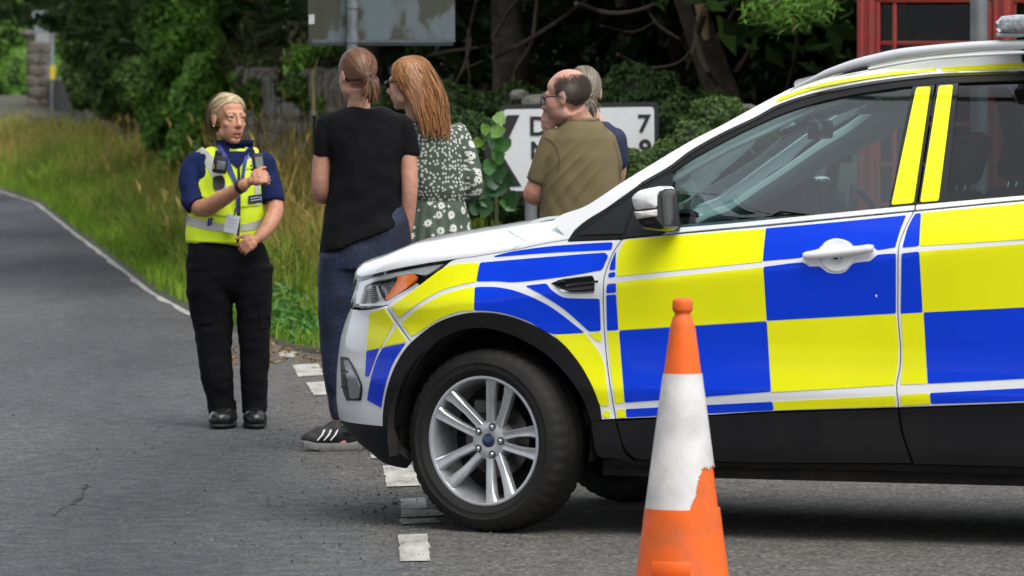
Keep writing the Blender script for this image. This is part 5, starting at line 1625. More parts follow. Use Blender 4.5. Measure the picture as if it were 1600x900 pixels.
# ---- back of the large road sign over the women
BD = 37.5
b0 = np.array([(551 - 800) * BD / FPX, BD, 0.0])
bs_ = thing('road_sign', 'grey weathered back of a large road sign on a pole above the women', 'road sign', b0)
def back_mat():
    m, nt, out = new_mat('sign_back'); L = nt.links.new
    p = N(nt, 'ShaderNodeBsdfPrincipled'); p.inputs['Roughness'].default_value = .55
    tc = N(nt, 'ShaderNodeTexCoord'); nz = N(nt, 'ShaderNodeTexNoise'); nz.inputs['Scale'].default_value = 4.2; nz.inputs['Detail'].default_value = 7; nz.inputs['Roughness'].default_value = .55
    mp = N(nt, 'ShaderNodeMapping'); mp.inputs['Scale'].default_value = (1, 1, .55); L(tc.outputs['Object'], mp.inputs[0]); L(mp.outputs[0], nz.inputs['Vector'])
    c = ramp(nt, nz.outputs[0], [(.42, (.10, .125, .135)), (.47, (.085, .10, .10)), (.50, (.045, .05, .03)), (.66, (.032, .034, .018))])
    L(c, p.inputs['Base Color']); L(p.outputs[0], out.inputs[0]); return m
plate('panel', [(478, -150), (709, -150), (711, 66), (482, 67)], back_mat(), .05, .054, bs_, b0, BD)
def bar(name, x0, x1, y, hpx, par, base, d, m_, y0=-.0, y1=.05):
    return plate(name, [(x0, y - hpx / 2), (x1, y - hpx / 2), (x1, y + hpx / 2), (x0, y + hpx / 2)], m_, y0, y1, par, base, d)
frame_m = mat('sign_frame', (.07, .085, .095), .5, vary=(6, .3))
bar('rail', 487, 706, 64.5, 5, bs_, b0, BD, frame_m, .02, .05); bar('rail', 484, 708, 69.5, 3, bs_, b0, BD, mat('rail_dark', (.035, .04, .045), .5), .025, .055)
bar('rail', 487, 706, -60, 6, bs_, b0, BD, frame_m, .02, .05)
galv = mat('galvanised', (.18, .195, .205), .5, metal=.35, vary=(7, .25), dirt=(9, (.09, .10, .08), .5))
MB().tube([(0, 0, -.2), (0, 0, 2.9)], .037, 16).build('pole', galv, bs_)
for py in (62, 8, -60):
    c = at(551, py, BD) - b0; MB().tube([c + [0, 0, -.02], c + [0, 0, .02]], .043, 16).build('clamp', galv, bs_)
plate('sticker', [(482, 23), (491, 22), (491, 37), (482, 38)], mat('sticker', (.45, .47, .46), .6, vary=(60, .3)), .046, .05, bs_, b0, BD)
# ---- far warning sign seen from behind
FD = 124.0
f0 = np.array([(82 - 800) * FD / FPX, FD, 0.0])
fs = thing('warning_sign', 'distant triangular road sign on a thin pole seen from behind', 'road sign', f0)
MB().tube([(0, 0, -.2), (0, 0, 3.3)], .042, 10).build('pole', mat('far_pole', (.22, .24, .25), .5, metal=.2), fs)
plate('triangle_plate', [(52, 52), (70, -8), (86, 52)], sgrey, -.06, -.05, fs, f0, FD)
plate('lower_plate', [(56, 53), (78, 53), (78, 66), (56, 66)], mat('plate_grey', (.25, .26, .26), .5), -.06, -.05, fs, f0, FD)
plate('round_plate', [(79 + 8 * math.cos(t), 111 + 17 * math.sin(t)) for t in np.linspace(0, 6.28, 17)[:-1]], sgrey, .05, .06, fs, f0, FD)
plate('yellow_plate', [(78.5, 102), (86.5, 102), (86.5, 124), (78.5, 124)], mat('plate_yellow', (.55, .40, .01), .5), -.07, -.06, fs, f0, FD)

# ---- red telephone box
KD = 33.4
kc = at(1457, 300, KD); kc[2] = 0.0
KY = R(-17)
box = thing('telephone_box', 'weathered red telephone box with small window panes behind the car', 'telephone box', kc, KY)
red = mat('box_red', (.21, .016, .011), .5, vary=(5, .3), dirt=(6, (.17, .05, .022), .7), bump=(25, .25, .006))
W_ = .46
MB().box((0, W_, .08), (.94, .94, .16)).build('plinth', mat('box_plinth', (.06, .05, .05), .8), box, bevel=.01)
for sx in (-1, 1):
    for sy in (0, 1):
        m_ = MB(); m_.box((sx * (W_ - .055), .055 + sy * (2 * W_ - .11), 1.22), (.11, .11, 2.12)); po = m_.build('corner_post', red, box, bevel=.012)
        if sy == 0:
            MB().box((sx * (W_ - .03), -.006, 1.22), (.03, .014, 2.05)).build('moulding', red, po, bevel=.004)
            MB().box((sx * (W_ - .085), -.006, 1.22), (.025, .014, 2.05)).build('moulding', red, po, bevel=.004)
rf = MB(); rf.box((0, W_, 2.30), (.96, .96, .06)); rf.box((0, W_, 2.40), (.92, .92, .16)); rfo = rf.build('roof', red, box, bevel=.012)
dm = MB(); dm.lathe([(.62, 2.48), (.58, 2.53), (.45, 2.60), (.25, 2.65), (0.0, 2.67)], c=(0, W_, 0), axis='z', seg=4); 
vv = np.array(dm.v) - [0, W_, 0]; c45, s45 = math.cos(R(45)), math.sin(R(45)); vv[:, :2] = np.stack([vv[:, 0] * c45 - vv[:, 1] * s45, vv[:, 0] * s45 + vv[:, 1] * c45], 1); dm.v = [tuple(p) for p in vv + [0, W_, 0]]
dm.build('dome', red, rfo, smooth=False)
pane_m = glass_mat('box_pane', (.42, .44, .42), base=.02)
def glazed(side):
    """front (0) and the two sides (+-1): glazing bars and panes"""
    def T(x, y, z): return (x, y, z) if side == 0 else ((W_ - y) * side, W_ + x * side, z)
    def bx(m_, c, d): m_.box(T(*c), d if side == 0 else (d[1], d[0], d[2]))
    zb = [.21 + k * .2375 for k in range(9)]
    fr = MB()
    for sx in (-1, 1): bx(fr, (sx * .335, .03, 1.17), (.03, .05, 1.96))
    bx(fr, (0, .03, .19), (.70, .05, .06)); bx(fr, (0, .03, 2.135), (.70, .05, .05))
    d = fr.build('door' if side == 0 else 'side_frame', red, box, bevel=.004)
    for z in zb[1:-1]:
        b = MB(); bx(b, (0, .03, z), (.64, .034, .026)); b.build('glazing_bar', red, d, bevel=.004)
    for sx in (-1, 1):
        b = MB(); bx(b, (sx * .235, .028, 1.17), (.026, .034, 1.9)); b.build('glazing_bar', red, d, bevel=.004)
    for k in range(8):
        for x, w in ((-.285, .075), (0, .445), (.285, .075)):
            b = MB(); bx(b, (x, .034, zb[k] + .119), (w, .004, .212)); b.build('pane', pane_m, d, smooth=False)
    if side == 0:
        b = MB(); b.tube([(.30, -.02, 1.05), (.30, -.02, 1.25)], .01, 8); b.build('handle', chrome, d)
for sd_ in (0, 1, -1): glazed(sd_)
MB().box((0, 2 * W_ - .03, 1.2), (.72, .03, 2.05)).build('back_panel', mat('box_back', (.06, .02, .015), .6), box)
eq = MB(); eq.box((.08, 2 * W_ - .12, 1.45), (.5, .14, .75)); eqo = eq.build('telephone', mat('phone_black', (.03, .03, .032), .5), box, bevel=.01)
MB().box((.18, 2 * W_ - .2, 1.86), (.26, .01, .16)).build('notice', mat('notice', (.30, .29, .25), .7), box, smooth=False)
MB().box((-.16, 2 * W_ - .2, 1.80), (.22, .01, .26)).build('notice', mat('notice_ochre', (.22, .13, .03), .7), box, smooth=False)
# ---- grey pole in front of the box
gp_ = at(1529, 300, 31.6); gp_[2] = 0
pole = thing('lamp_post', 'grey galvanised metal post standing in front of the red telephone box', 'post', gp_)
MB().tube([(0, 0, -.05), (0, 0, 5.5)], .049, 20).build('shaft', galv, pole)
MB().tube([(0, 0, 0), (0, 0, .35)], .075, 20).build('base', galv, pole)

# ---- traffic cone
cb = gnd(1066, 940)
cone = thing('traffic_cone', 'tall orange traffic cone with scuffed white sleeve in front of the car', 'traffic cone', cb)
s = FPX / cb[1]
cone_o = mat('cone_orange', (.82, .13, .012), .5, vary=(5, .15), bump=(30, .2, .006), dirt=(9, (.36, .11, .05), .65), spec=.3)
sleeve = mat('cone_sleeve', (.66, .64, .62), .42, vary=(7, .10), bump=(24, .25, .008), dirt=(6, (.36, .32, .31), .8))
def zc_(py): return float(at(1066, py, cb[1])[2])
pr = [(.0, 465.5), (11, 465.6), (11.6, 465.8), (14.6, 468.2), (15, 468.6), (16, 473), (16, 483), (15.6, 485), (12.6, 488.6), (12.2, 490), (12.6, 492), (16.0, 497), (20, 512)]
pr += [(20 + (py - 512) * .1325, py) for py in (540, 583)] 
cm = MB(); cm.lathe([(r / s, zc_(y)) for r, y in pr][::-1] if False else [(r / s, zc_(y)) for r, y in pr], axis='z', seg=48); 
r583 = 20 + (583 - 512) * .1325
low = [(r583, 583), (r583 + .3, 700), ] 
rr = lambda py: 20 + (py - 512) * .1325
cm.lathe([(rr(583) / s, zc_(583)), (rr(793) / s - .003, zc_(793)), (rr(793) / s + .004, zc_(793)), (rr(840) / s + .003, zc_(840)), (rr(925) / s + .004, zc_(925))], axis='z', seg=48)
cm.build('cone_body', cone_o, cone)
# retroreflective sleeve with a torn lower corner
V, F = [], []
ang = np.linspace(0, 2 * math.pi, 241)[:-1]; ys_ = np.linspace(583, 794, 106)
for y in ys_:
    for a in ang: V.append((math.cos(a) * (rr(y) / s + .003), math.sin(a) * (rr(y) / s + .003), zc_(y)))
def torn(a, y):
    x = math.cos(a) * rr(y); 
    if math.sin(a) > .25: return False
    lim = {True: 0}.get(False, 0)
    left = 30 - (y - 726) * .30 + 5 * noise.noise(Vector((y * .09, 1.3, 0))) + 3 * noise.noise(Vector((y * .3, 4, 0)))
    topy = 726 + 9 * abs(noise.noise(Vector((x * .22, 7, 0)))) + max(0, 33 - x) * .0
    return y > topy and x > left and y < 797
for i in range(len(ys_) - 1):
    for j in range(240):
        j2 = (j + 1) % 240; am = ang[j] + math.pi / 240
        if torn(am, (ys_[i] + ys_[i + 1]) / 2): continue
        F.append((i * 240 + j, (i + 1) * 240 + j, (i + 1) * 240 + j2, i * 240 + j2))
obj('reflective_sleeve', V, F, sleeve, cone)
# recessed label block and base
yb = 873; ro = rr(yb) / s + .004
V, F = [], []
an = np.linspace(R(262 - 34), R(262 + 16), 14)
for z, ex in ((zc_(872), .0), (zc_(874), .003), (zc_(894), .003), (zc_(897), .0)):
    for a in an: V.append((math.cos(a) * (ro + .004 + ex), math.sin(a) * (ro + .004 + ex), z))
for i in range(3):
    for j in range(13): F.append((i * 14 + j, (i + 1) * 14 + j, (i + 1) * 14 + j + 1, i * 14 + j + 1))
obj('moulded_block', V, F, cone_o, cone)
bz = MB(); bz.lathe([(rr(925) / s + .004, zc_(925)), (.19, .028), (.235, .026), (.24, .02), (.24, .004), (0.0, .004)], axis='z', seg=8); bz.build('base', cone_o, cone)

# ---- trees and hedge on the photographer's side of the road (seen mirrored in the glass)
for k, (x, y, h) in enumerate(((-11, -7, 7.3), (-10, 1, 7.8), (-9.5, 8, 7.2), (-10, 14, 7.8), (-12, 22, 7.2), (-14, 30, 7.6))):
    tree('roadside_tree', 'tall roadside tree out of view at the left, %s along the road' % ('first', 'second', 'third', 'fourth', 'fifth', 'sixth')[k], x, y, h, .24, k, sc=1.9, group='roadside trees out of view at the left')
# ---- hedgerow trees beyond both edges of the frame, so that the wood goes on
for k, (x, y) in enumerate(((-17.5, 128), (-22, 122), (-27, 126), (-33, 124), (-39, 128), (-46, 122), (-20, 140), (-30, 140), (-40, 142), (-54, 128))):
    tree('hedgerow_tree', 'low crowned hedgerow tree beyond the left edge, number %s from the road' % ('one', 'two', 'three', 'four', 'five', 'six', 'seven', 'eight', 'nine', 'ten')[k], x, y, 2.6, .2, k, sc=1.5, group='hedgerow beyond the left edge')
for k, (x, y) in enumerate(((6.2, 38.5), (8.6, 38), (11, 37), (9.5, 44), (13.5, 38))):
    tree('hedgerow_tree', 'low crowned tree beyond the right edge, number %s from the telephone box' % ('one', 'two', 'three', 'four', 'five')[k], x, y, 2.4, .16, k, sc=1.15, group='trees beyond the right edge')
# ================================================================== PEOPLE
def skin_mat(name, rough=.5):
    m, nt, out = new_mat(name); L = nt.links.new
    p = N(nt, 'ShaderNodeBsdfPrincipled'); p.inputs['Roughness'].default_value = rough; p.inputs['Specular IOR Level'].default_value = .4
    p.inputs['Subsurface Weight'].default_value = .12; p.inputs['Subsurface Radius'].default_value = (.012, .005, .003)
    a = N(nt, 'ShaderNodeAttribute', attribute_name='Col')
    tc = N(nt, 'ShaderNodeTexCoord'); nz = N(nt, 'ShaderNodeTexNoise'); nz.inputs['Scale'].default_value = 35; nz.inputs['Detail'].default_value = 5
    L(tc.outputs['Object'], nz.inputs['Vector'])
    mr = N(nt, 'ShaderNodeMapRange'); mr.inputs['From Min'].default_value = .3; mr.inputs['From Max'].default_value = .7; mr.inputs['To Min'].default_value = .86; mr.inputs['To Max'].default_value = 1.12
    L(nz.outputs[0], mr.inputs[0])
    sc = N(nt, 'ShaderNodeVectorMath', operation='SCALE'); L(a.outputs['Color'], sc.inputs[0]); L(mr.outputs[0], sc.inputs['Scale'])
    L(sc.outputs[0], p.inputs['Base Color']); L(p.outputs[0], out.inputs[0]); return m
skin = skin_mat('skin')
SC = np.array([0, .020, .035]); SR = np.array([.074, .094, .083])
def hair_mat(name, c1, c2):
    m, nt, out = new_mat(name); L = nt.links.new
    g = N(nt, 'ShaderNodeNewGeometry'); col = ramp(nt, g.outputs['Random Per Island'], [(0, c1), (1, c2)])
    p = N(nt, 'ShaderNodeBsdfPrincipled'); p.inputs['Roughness'].default_value = .42; p.inputs['Specular IOR Level'].default_value = .45
    L(col, p.inputs['Base Color']); L(p.outputs[0], out.inputs[0]); return m

class Person:
    def __init__(s, name, label, d, px, group=None):
        s.d = d; s.s = FPX / d
        s.loc = np.array([(px - 800) * d / FPX, d, 0.0])
        s.root = thing(name, label, 'person', s.loc, group=group)
        s.body = MB(); s.head_M = None
    def J(s, px, py, dy=0.0):
        return at(px, py, s.d + dy) - s.loc
    def slab(s, mb, secs, p=2.3, n=30):
        """secs: (py or (py_left, py_right), x_left, x_right, half depth, dy)"""
        v, f = [], []
        for sec in secs:
            py, xl, xr, hd, dy = sec
            y0, y1 = (py, py) if not hasattr(py, '__len__') else py
            for k in range(n):
                t = 2 * math.pi * k / n
                c, si = math.cos(t), math.sin(t)
                cx = math.copysign(abs(c) ** (2 / p), c); cy = math.copysign(abs(si) ** (2 / p), si)
                fx = (cx + 1) / 2
                q = s.J(xl + (xr - xl) * fx, y0 + (y1 - y0) * fx, dy)
                q = q + np.array([0, hd * cy, 0]); v.append(q)
        m = len(secs)
        for i in range(m - 1):
            for k in range(n):
                f.append((i * n + k, i * n + (k + 1) % n, (i + 1) * n + (k + 1) % n, (i + 1) * n + k))
        f = [q[::-1] for q in f]
        f.append(tuple(range(n)))
        f.append(tuple((m - 1) * n + k for k in range(n - 1, -1, -1)))
        up = s.J(0, 0)[2]
        # orient: first section on top
        if v[0][2] < v[-1][2]: f = [q[::-1] for q in f]
        mb.add(v, [q[::-1] for q in f]); return mb
    def limb(s, mb, pts, seg=14, ends=True):
        """pts: (px, py, dy, r)"""
        P = [Vector(s.J(*q[:3])) for q in pts]; r = [q[3] for q in pts]
        # subdivide smoothly
        PP, RR = [], []
        n = len(P)
        for i in range(n - 1):
            p0, p1, p2, p3 = P[max(i - 1, 0)], P[i], P[i + 1], P[min(i + 2, n - 1)]
            for k in range(4):
                t = k / 4
                PP.append(.5 * ((2 * p1) + (p2 - p0) * t + (2 * p0 - 5 * p1 + 4 * p2 - p3) * t * t + (3 * p1 - p0 - 3 * p2 + p3) * t ** 3)); RR.append(r[i] * (1 - t) + r[i + 1] * t)
        PP.append(P[-1]); RR.append(r[-1])
        mb.tube(PP, RR, seg, up=(.13, .9, .2))
        if ends:
            mb.ball(PP[0], RR[0] * .98, 12, 8); mb.ball(PP[-1], RR[-1] * .98, 12, 8)
        return mb
    def head(s, px, py, dy, yaw, pitch=0, roll=0, k=1.0, ears=True, jaw=1.0, mouth_open=0.0):
        """yaw: 0 faces the camera, + turns to the image right"""
        M = (Matrix.Rotation(R(yaw), 3, 'Z') @ Matrix.Rotation(R(roll), 3, 'Y') @ Matrix.Rotation(R(pitch), 3, 'X')) * k
        c = Vector(s.J(px, py, dy)); s.head_M = (M, c)
        b = s.body
        def P(x, y, z): return c + M @ Vector((x, y, z))
        Mr = M * (1 / k)
        def ball(x, y, z, r, nu=14, nv=10):
            r = tuple(q * k for q in (r if hasattr(r, '__len__') else (r, r, r))); b.ball(P(x, y, z), r, nu, nv, m=Mr)
        def tube(pts, r): b.tube([P(*q) for q in pts], [q * k for q in (r if hasattr(r, '__len__') else [r] * len(pts))], 10, up=(.3, .2, .9)); [ball(*q, rr * .99, 8, 6) for q, rr in zip((pts[0], pts[-1]), (r if hasattr(r, '__len__') else [r, r])[::max(1, (len(r) - 1) if hasattr(r, '__len__') else 1)])]
        ball(0, .020, .035, (.074, .094, .083), 24, 16)
        ball(0, -.032, -.036, (.058 * jaw, .059, .082), 20, 14)
        ball(0, -.030, .045, (.062, .044, .050))
        for x in (-1, 1):
            ball(x * .041 * jaw, -.012, -.066, (.020, .034, .030)); ball(x * .037, -.054, -.026, (.021, .020, .022))
            ball(x * .010, -.095, -.037, .0085, 8, 6)
            tube([(x * .017, -.076, .0095), (x * .031, -.0815, .0125), (x * .046, -.071, .0085)], [.0045, .0058, .0045]); tube([(x * .018, -.075, -.004), (x * .031, -.0785, -.0085), (x * .045, -.070, -.003)], [.004, .0055, .004])
            if ears: ball(x * .075, .012, -.008, (.008, .019, .031)); ball(x * .078, .020, .004, (.008, .010, .022))
        tube([(-.046, -.064, .022), (-.02, -.0765, .026), (.02, -.0765, .026), (.046, -.064, .022)], .0095)
        tube([(0, -.086, .014), (0, -.097, -.014), (0, -.105, -.032)], [.0085, .0095, .0125])
        ball(0, -.061, -.102, (.028 * jaw, .019, .017)); ball(0, -.078, -.060, (.028, .012, .022))
        tube([(-.023, -.078, -.068), (-.008, -.0885, -.0645), (.008, -.0885, -.0645), (.023, -.078, -.068)], [.0034, .0048, .0048, .0034])
        tube([(-.021, -.077, -.072 - mouth_open), (0, -.0875, -.0765 - mouth_open), (.021, -.077, -.072 - mouth_open)], [.0034, .0058, .0034])
        return M, c
    def neck(s, px, py, dy, r=.052):
        M, c = s.head_M; a = c + M @ Vector((0, .022, -.05)); e = Vector(s.J(px, py, dy))
        s.body.tube([a, a.lerp(e, .5), e], [r * .98, r * .97, r * 1.12], 16, up=(.2, .9, .1)); s.body.ball(e, r * 1.1)
    def hand(s, wrist, fwd_, nrm, side, curl=.5, k=1.0, thumb=.6, spread=.12):
        """wrist point; fwd_ = towards the fingertips; nrm = out of the back of the hand"""
        f = Vector(fwd_).normalized(); n = Vector(nrm); n = (n - f * n.dot(f)).normalized(); x = f.cross(n) * side
        b = s.body; w = Vector(wrist)
        for q, r in (((.025, 0), (.024, .014)), ((.05, .012), (.024, .013)), ((.05, -.012), (.024, .013)), ((.07, .022), (.018, .011)), ((.07, 0), (.02, .012)), ((.07, -.022), (.018, .011))):
            b.ball(w + f * q[0] * k + x * q[1] * k, r[0] * k, 10, 7)
        mats = Matrix((x, f, n)).transposed()
        for i, (o, ln) in enumerate(((-.030, .066), (-.010, .078), (.010, .075), (.028, .060))):
            p = w + f * .082 * k + x * o * k; d = (f + x * o * 2 * spread).normalized()
            pts = [p - f * .012 * k, p]
            for j, fr in enumerate((.45, .32, .26)):
                d = (Matrix.Rotation(-curl * (.75 + .25 * j) * side, 3, x) @ d)
                p = p + d * ln * fr * k; pts.append(p)
            b.tube(pts, [.0095 * k, .0095 * k, .0088 * k, .0082 * k, .0066 * k], 8, up=n); b.ball(pts[-1], .0066 * k, 8, 6)
        p = w + f * .03 * k - x * .026 * k; d = (f * .75 - x * .65 - n * .15 * thumb).normalized()
        pts = [p]
        for ln in (.028, .030, .026):
            p = p + d * ln * k; pts.append(p); d = (d + f * .22 + x * .30 * thumb - n * .25 * thumb).normalized()
        b.tube(pts, [.013 * k, .0115 * k, .0105 * k, .0085 * k], 8, up=n); b.ball(pts[-1], .0085 * k, 8, 6)
    def finish_body(s, tone, voxel=.0055, lips=(.42, .13, .11), brow=None, beard=None, smooth=3, open_mouth=0.0, cropped=None):
        V, F, Nr = remesh(s.body, voxel, smooth, .45)
        me = mesh_np('body', V, F, skin, True)
        col = np.tile(np.array(tone), (len(V), 1))
        if s.head_M:
            M, c = s.head_M; Mi = np.array(M.inverted()); h = (V - np.array(c)) @ Mi.T
            x, y, z = np.abs(h[:, 0]), h[:, 1], h[:, 2]
            near = (np.linalg.norm(h, axis=1) < .16)
            lip = near & (x < .024) & (z < -.057) & (z > -.086) & (y < -.074)
            col[lip] = col[lip] * .35 + np.array(lips) * .65
            if cropped is not None:      # hair roots showing in the skin, fading out towards the bald crown
                u = (h - SC) / SR; u /= np.linalg.norm(u, axis=1, keepdims=True) + 1e-9
                k_ = np.clip((.72 - u[:, 2] - .35 * np.maximum(0, -u[:, 1])) / .45, 0, 1) * np.clip((u[:, 1] + .55) / .4, 0, 1) * np.clip((u[:, 2] + 1.0 - .9 * np.maximum(0, -u[:, 1] + .3)) / .3, 0, 1) * near
                k_ *= 1 - np.exp(-(((x - .078) / .012) ** 2 + ((y - .014) / .022) ** 2 + ((z + .006) / .034) ** 2))
                col = col * (1 - .8 * k_[:, None]) + np.array(cropped) * .8 * k_[:, None]
            if open_mouth:
                mo = near & (x < .017) & (np.abs(z + .0705 + open_mouth * .5) < .0022 + open_mouth * .25) & (y < -.06)
                col[mo] = np.array([.07, .02, .018])
            arm = (V[:, 2] < float(c[2]) - .16)
            col[arm] = col[arm] * np.array([.92, .84, .80])
            ch = np.exp(-(((x - .045) / .022) ** 2 + ((z + .028) / .025) ** 2)) * (y < -.02) * near
            col *= (1 + ch[:, None] * np.array([.05, -.07, -.07]))
            ns = np.exp(-(((x) / .014) ** 2 + ((z + .034) / .014) ** 2)) * (y < -.08) * near
            col *= (1 + ns[:, None] * np.array([.03, -.08, -.07]))
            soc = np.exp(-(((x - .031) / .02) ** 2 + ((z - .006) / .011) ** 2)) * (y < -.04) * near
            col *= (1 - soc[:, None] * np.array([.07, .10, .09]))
            if brow is not None:
                bw = near & (np.abs(z - .0285 + .05 * np.abs(x - .03)) < .0042) & (x > .013) & (x < .050) & (y < -.05)
                col[bw] = col[bw] * .5 + np.array(brow) * .5
            if beard is not None:
                bd = near & (z < -.035) & (y < .005) & ~lip & (z > -.125)
                col[bd] = col[bd] * .62 + np.array(beard) * .38
        set_colors(me, col)
        s.skin_obj = link('body', me, s.root)
        return s.skin_obj
    def eyes(s, iris=(.08, .10, .11)):
        M, c = s.head_M
        ew = mat('eye_white', (.62, .60, .58), .2); ir = mat('iris_%s' % s.root.name, iris, .15)
        lid = mat('lash', (.05, .03, .025), .6)
        for x in (-1, 1):
            e = MB(); p = c + M @ Vector((x * .031, -.0695, .002)); e.ball(p, .0122, 14, 10); eo = e.build('eye', ew, s.root)
            q = p + (M @ Vector((0.002, -.0078, 0)))
            MB().ball(q, .0062, 10, 8).build('iris', ir, eo)
            t = MB(); t.tube([c + M @ Vector((x * (.031 + o), -.0845 + abs(o) * .45, .0075 - abs(o) * .22)) for o in (-.012, -.006, 0, .006, .012)], [.001, .0018, .0022, .0020, .001], 6); t.build('eyelid', lid, eo)
    def cloth(s, name, mb, material, voxel=.008, smooth=4, folds=((.006, (9, 9, 5), 1),), parent=None, hook=None):
        V, F, Nr = remesh(mb, voxel, smooth)
        for amp, sc, sd in folds:
            q = V * np.array(sc) + sd * 3.7
            dsp = np.array([noise.noise(Vector(p)) for p in q])
            V = V + Nr * (dsp * amp)[:, None]
        if hook is not None: V = hook(V, Nr)
        me = mesh_np(name, V, F, material, True)
        o = link(name, me, parent or s.root)
        return o, V, F, Nr
    def bvh(s, V, F):
        return BVHTree.FromPolygons([tuple(v) for v in V], [tuple(int(i) for i in f) for f in F])
    def patch(s, name, bv, poly, material, off=.003, r=0, step=5, lip=.003, parent=None):
        o = outline(poly, 4, r); v, f = fill(o, step)
        org = Vector(-s.loc + np.array([0, 0, EYE])); ds = ray(v[:, 0], v[:, 1])
        P = []
        for d in ds:
            dd = Vector(d).normalized(); h = bv.ray_cast(org, dd)
            P.append(None if h[0] is None else np.array(h[0] - dd * off))
        good = [np.linalg.norm(p - np.array(org)) for p in P if p is not None]
        if not good: return None
        for i, p in enumerate(P):
            if p is None:
                jn = min((j for j in range(len(P)) if P[j] is not None), key=lambda j: (v[j][0] - v[i][0]) ** 2 + (v[j][1] - v[i][1]) ** 2)
                P[i] = np.array(org) + np.array(Vector(ds[i]).normalized()) * np.linalg.norm(P[jn] - np.array(org))
        P = np.array(P); n = np.tile(-np.array(Vector(ds.mean(0)).normalized()), (len(P), 1))
        VV, FF, NN = sheet(P, n, f, 0, lip)
        return obj(name, VV, FF, material, parent or s.root, smooth=True)
    def shoe(s, name, px0, px1, py_bot, hpx, dy, direction, material, sole, toe=.3):
        pass

def strands(paths, w0, w1, ref):
    """ribbons along paths (n, k, 3); ref = centre, ribbons face away from it"""
    paths = np.asarray(paths, float); n, k, _ = paths.shape
    t = np.gradient(paths, axis=1); t /= np.linalg.norm(t, axis=2, keepdims=True) + 1e-9
    o = paths - np.asarray(ref)[None, None]; o[..., 2] *= .3; o /= np.linalg.norm(o, axis=2, keepdims=True) + 1e-9
    sd = np.cross(t, o); sd /= np.linalg.norm(sd, axis=2, keepdims=True) + 1e-9
    w = np.linspace(w0, w1, k)[None, :, None] * rng.uniform(.6, 1.3, (n, 1, 1)) / 2
    L, Rr = paths + sd * w, paths - sd * w
    V = np.stack([L, Rr], 2).reshape(-1, 3)
    i = (np.arange(n)[:, None] * k + np.arange(k - 1)[None]).ravel() * 2
    F = np.stack([i, i + 1, i + 3, i + 2], 1)
    return V, F
def hair_obj(per, name, paths, w0, w1, material, shell=None, shell_mat=None):
    M, c = per.head_M
    h = paths.reshape(-1, 3) @ np.array(M).T + np.array(c)
    V, F = strands(h.reshape(paths.shape), w0, w1, np.array(c))
    o = obj(name, V, F, material, per.root, smooth=True)
    if shell is not None:
        v, f = shell; v = np.asarray(v) @ np.array(M).T + np.array(c)
        obj('scalp_hair', v, f, shell_mat or material, o)
    return o
def on_scalp(u, k=1.07): return SC + u / np.linalg.norm(u, axis=-1, keepdims=True) * SR * k
def cap_shell(keep, k=1.05, nu=40, nv=26):
    """scalp shell where keep(unit dir) is true"""
    v, f = [], []
    th = np.linspace(0, 2 * math.pi, nu + 1)[:-1]; ph = np.linspace(.02, math.pi * .78, nv)
    for p in ph:
        for t in th: v.append((math.sin(p) * math.cos(t), math.sin(p) * math.sin(t), math.cos(p)))
    u = np.array(v); V = on_scalp(u, k)
    for i in range(nv - 1):
        for j in range(nu):
            q = (i * nu + j, (i + 1) * nu + j, (i + 1) * nu + (j + 1) % nu, i * nu + (j + 1) % nu)
            if keep(u[list(q)].mean(0)): f.append(q)
    return V, f

# ------------------------------------------------------------------ 1: officer
navy = mat('navy_shirt', (.005, .012, .060), .85, vary=(12, .15), bump=(350, .25, .002), spec=.2)
blk_cloth = mat('black_cloth', (.0045, .0045, .0055), .9, vary=(6, .25), bump=(420, .3, .002), spec=.15)
hivis = mat('hivis_yellow', (.62, .80, .015), .6, vary=(9, .06), bump=(500, .2, .001))
silver = mat('reflective_tape', (.44, .44, .41), .4, vary=(20, .06), bump=(300, .2, .001))
boot = mat('black_boot', (.010, .010, .010), .28, bump=(40, .25, .004))
of = Person('person', 'uniformed officer in yellow hi-vis vest and black trousers holding a radio', 27.4, 373)
b = of.body
of.head(358, 186, -.02, 31, -2, 2, 1.02, jaw=.93, mouth_open=.009)
of.neck(362, 236, .03, .057)
of.slab(b, [(236, 330, 396, .07, .02), (252, 306, 412, .09, .02), (300, 302, 408, .10, 0), (350, 298, 406, .11, 0), (385, 297, 408, .10, 0), (440, 300, 418, .09, 0)])
of.limb(b, [(308, 256, .02, .042), (301, 288, -.02, .044), (313, 325, -.09, .045), (345, 312, -.20, .041), (376, 292, -.295, .029), (384, 287, -.31, .027)])
of.limb(b, [(410, 258, .02, .042), (420, 292, .01, .041), (430, 326, -.03, .043), (420, 352, -.11, .038), (405, 371, -.17, .028)])
of.limb(b, [(330, 440, 0, .075), (338, 550, 0, .06), (350, 650, 0, .045)]); of.limb(b, [(394, 440, 0, .075), (396, 550, 0, .06), (396, 645, 0, .045)])
of.hand(of.J(386, 285, -.315), np.array([.06, -.02, .022]), np.array([-.2, -1, .45]), 1, curl=.95, k=.95, thumb=.9)
of.hand(of.J(405, 371, -.175), np.array([-.055, -.03, -.035]), np.array([.2, -1, .35]), -1, curl=.85, k=.92)
of.finish_body((.50, .255, .155), .0042, brow=(.22, .13, .085), smooth=4, open_mouth=.009)
of.eyes()
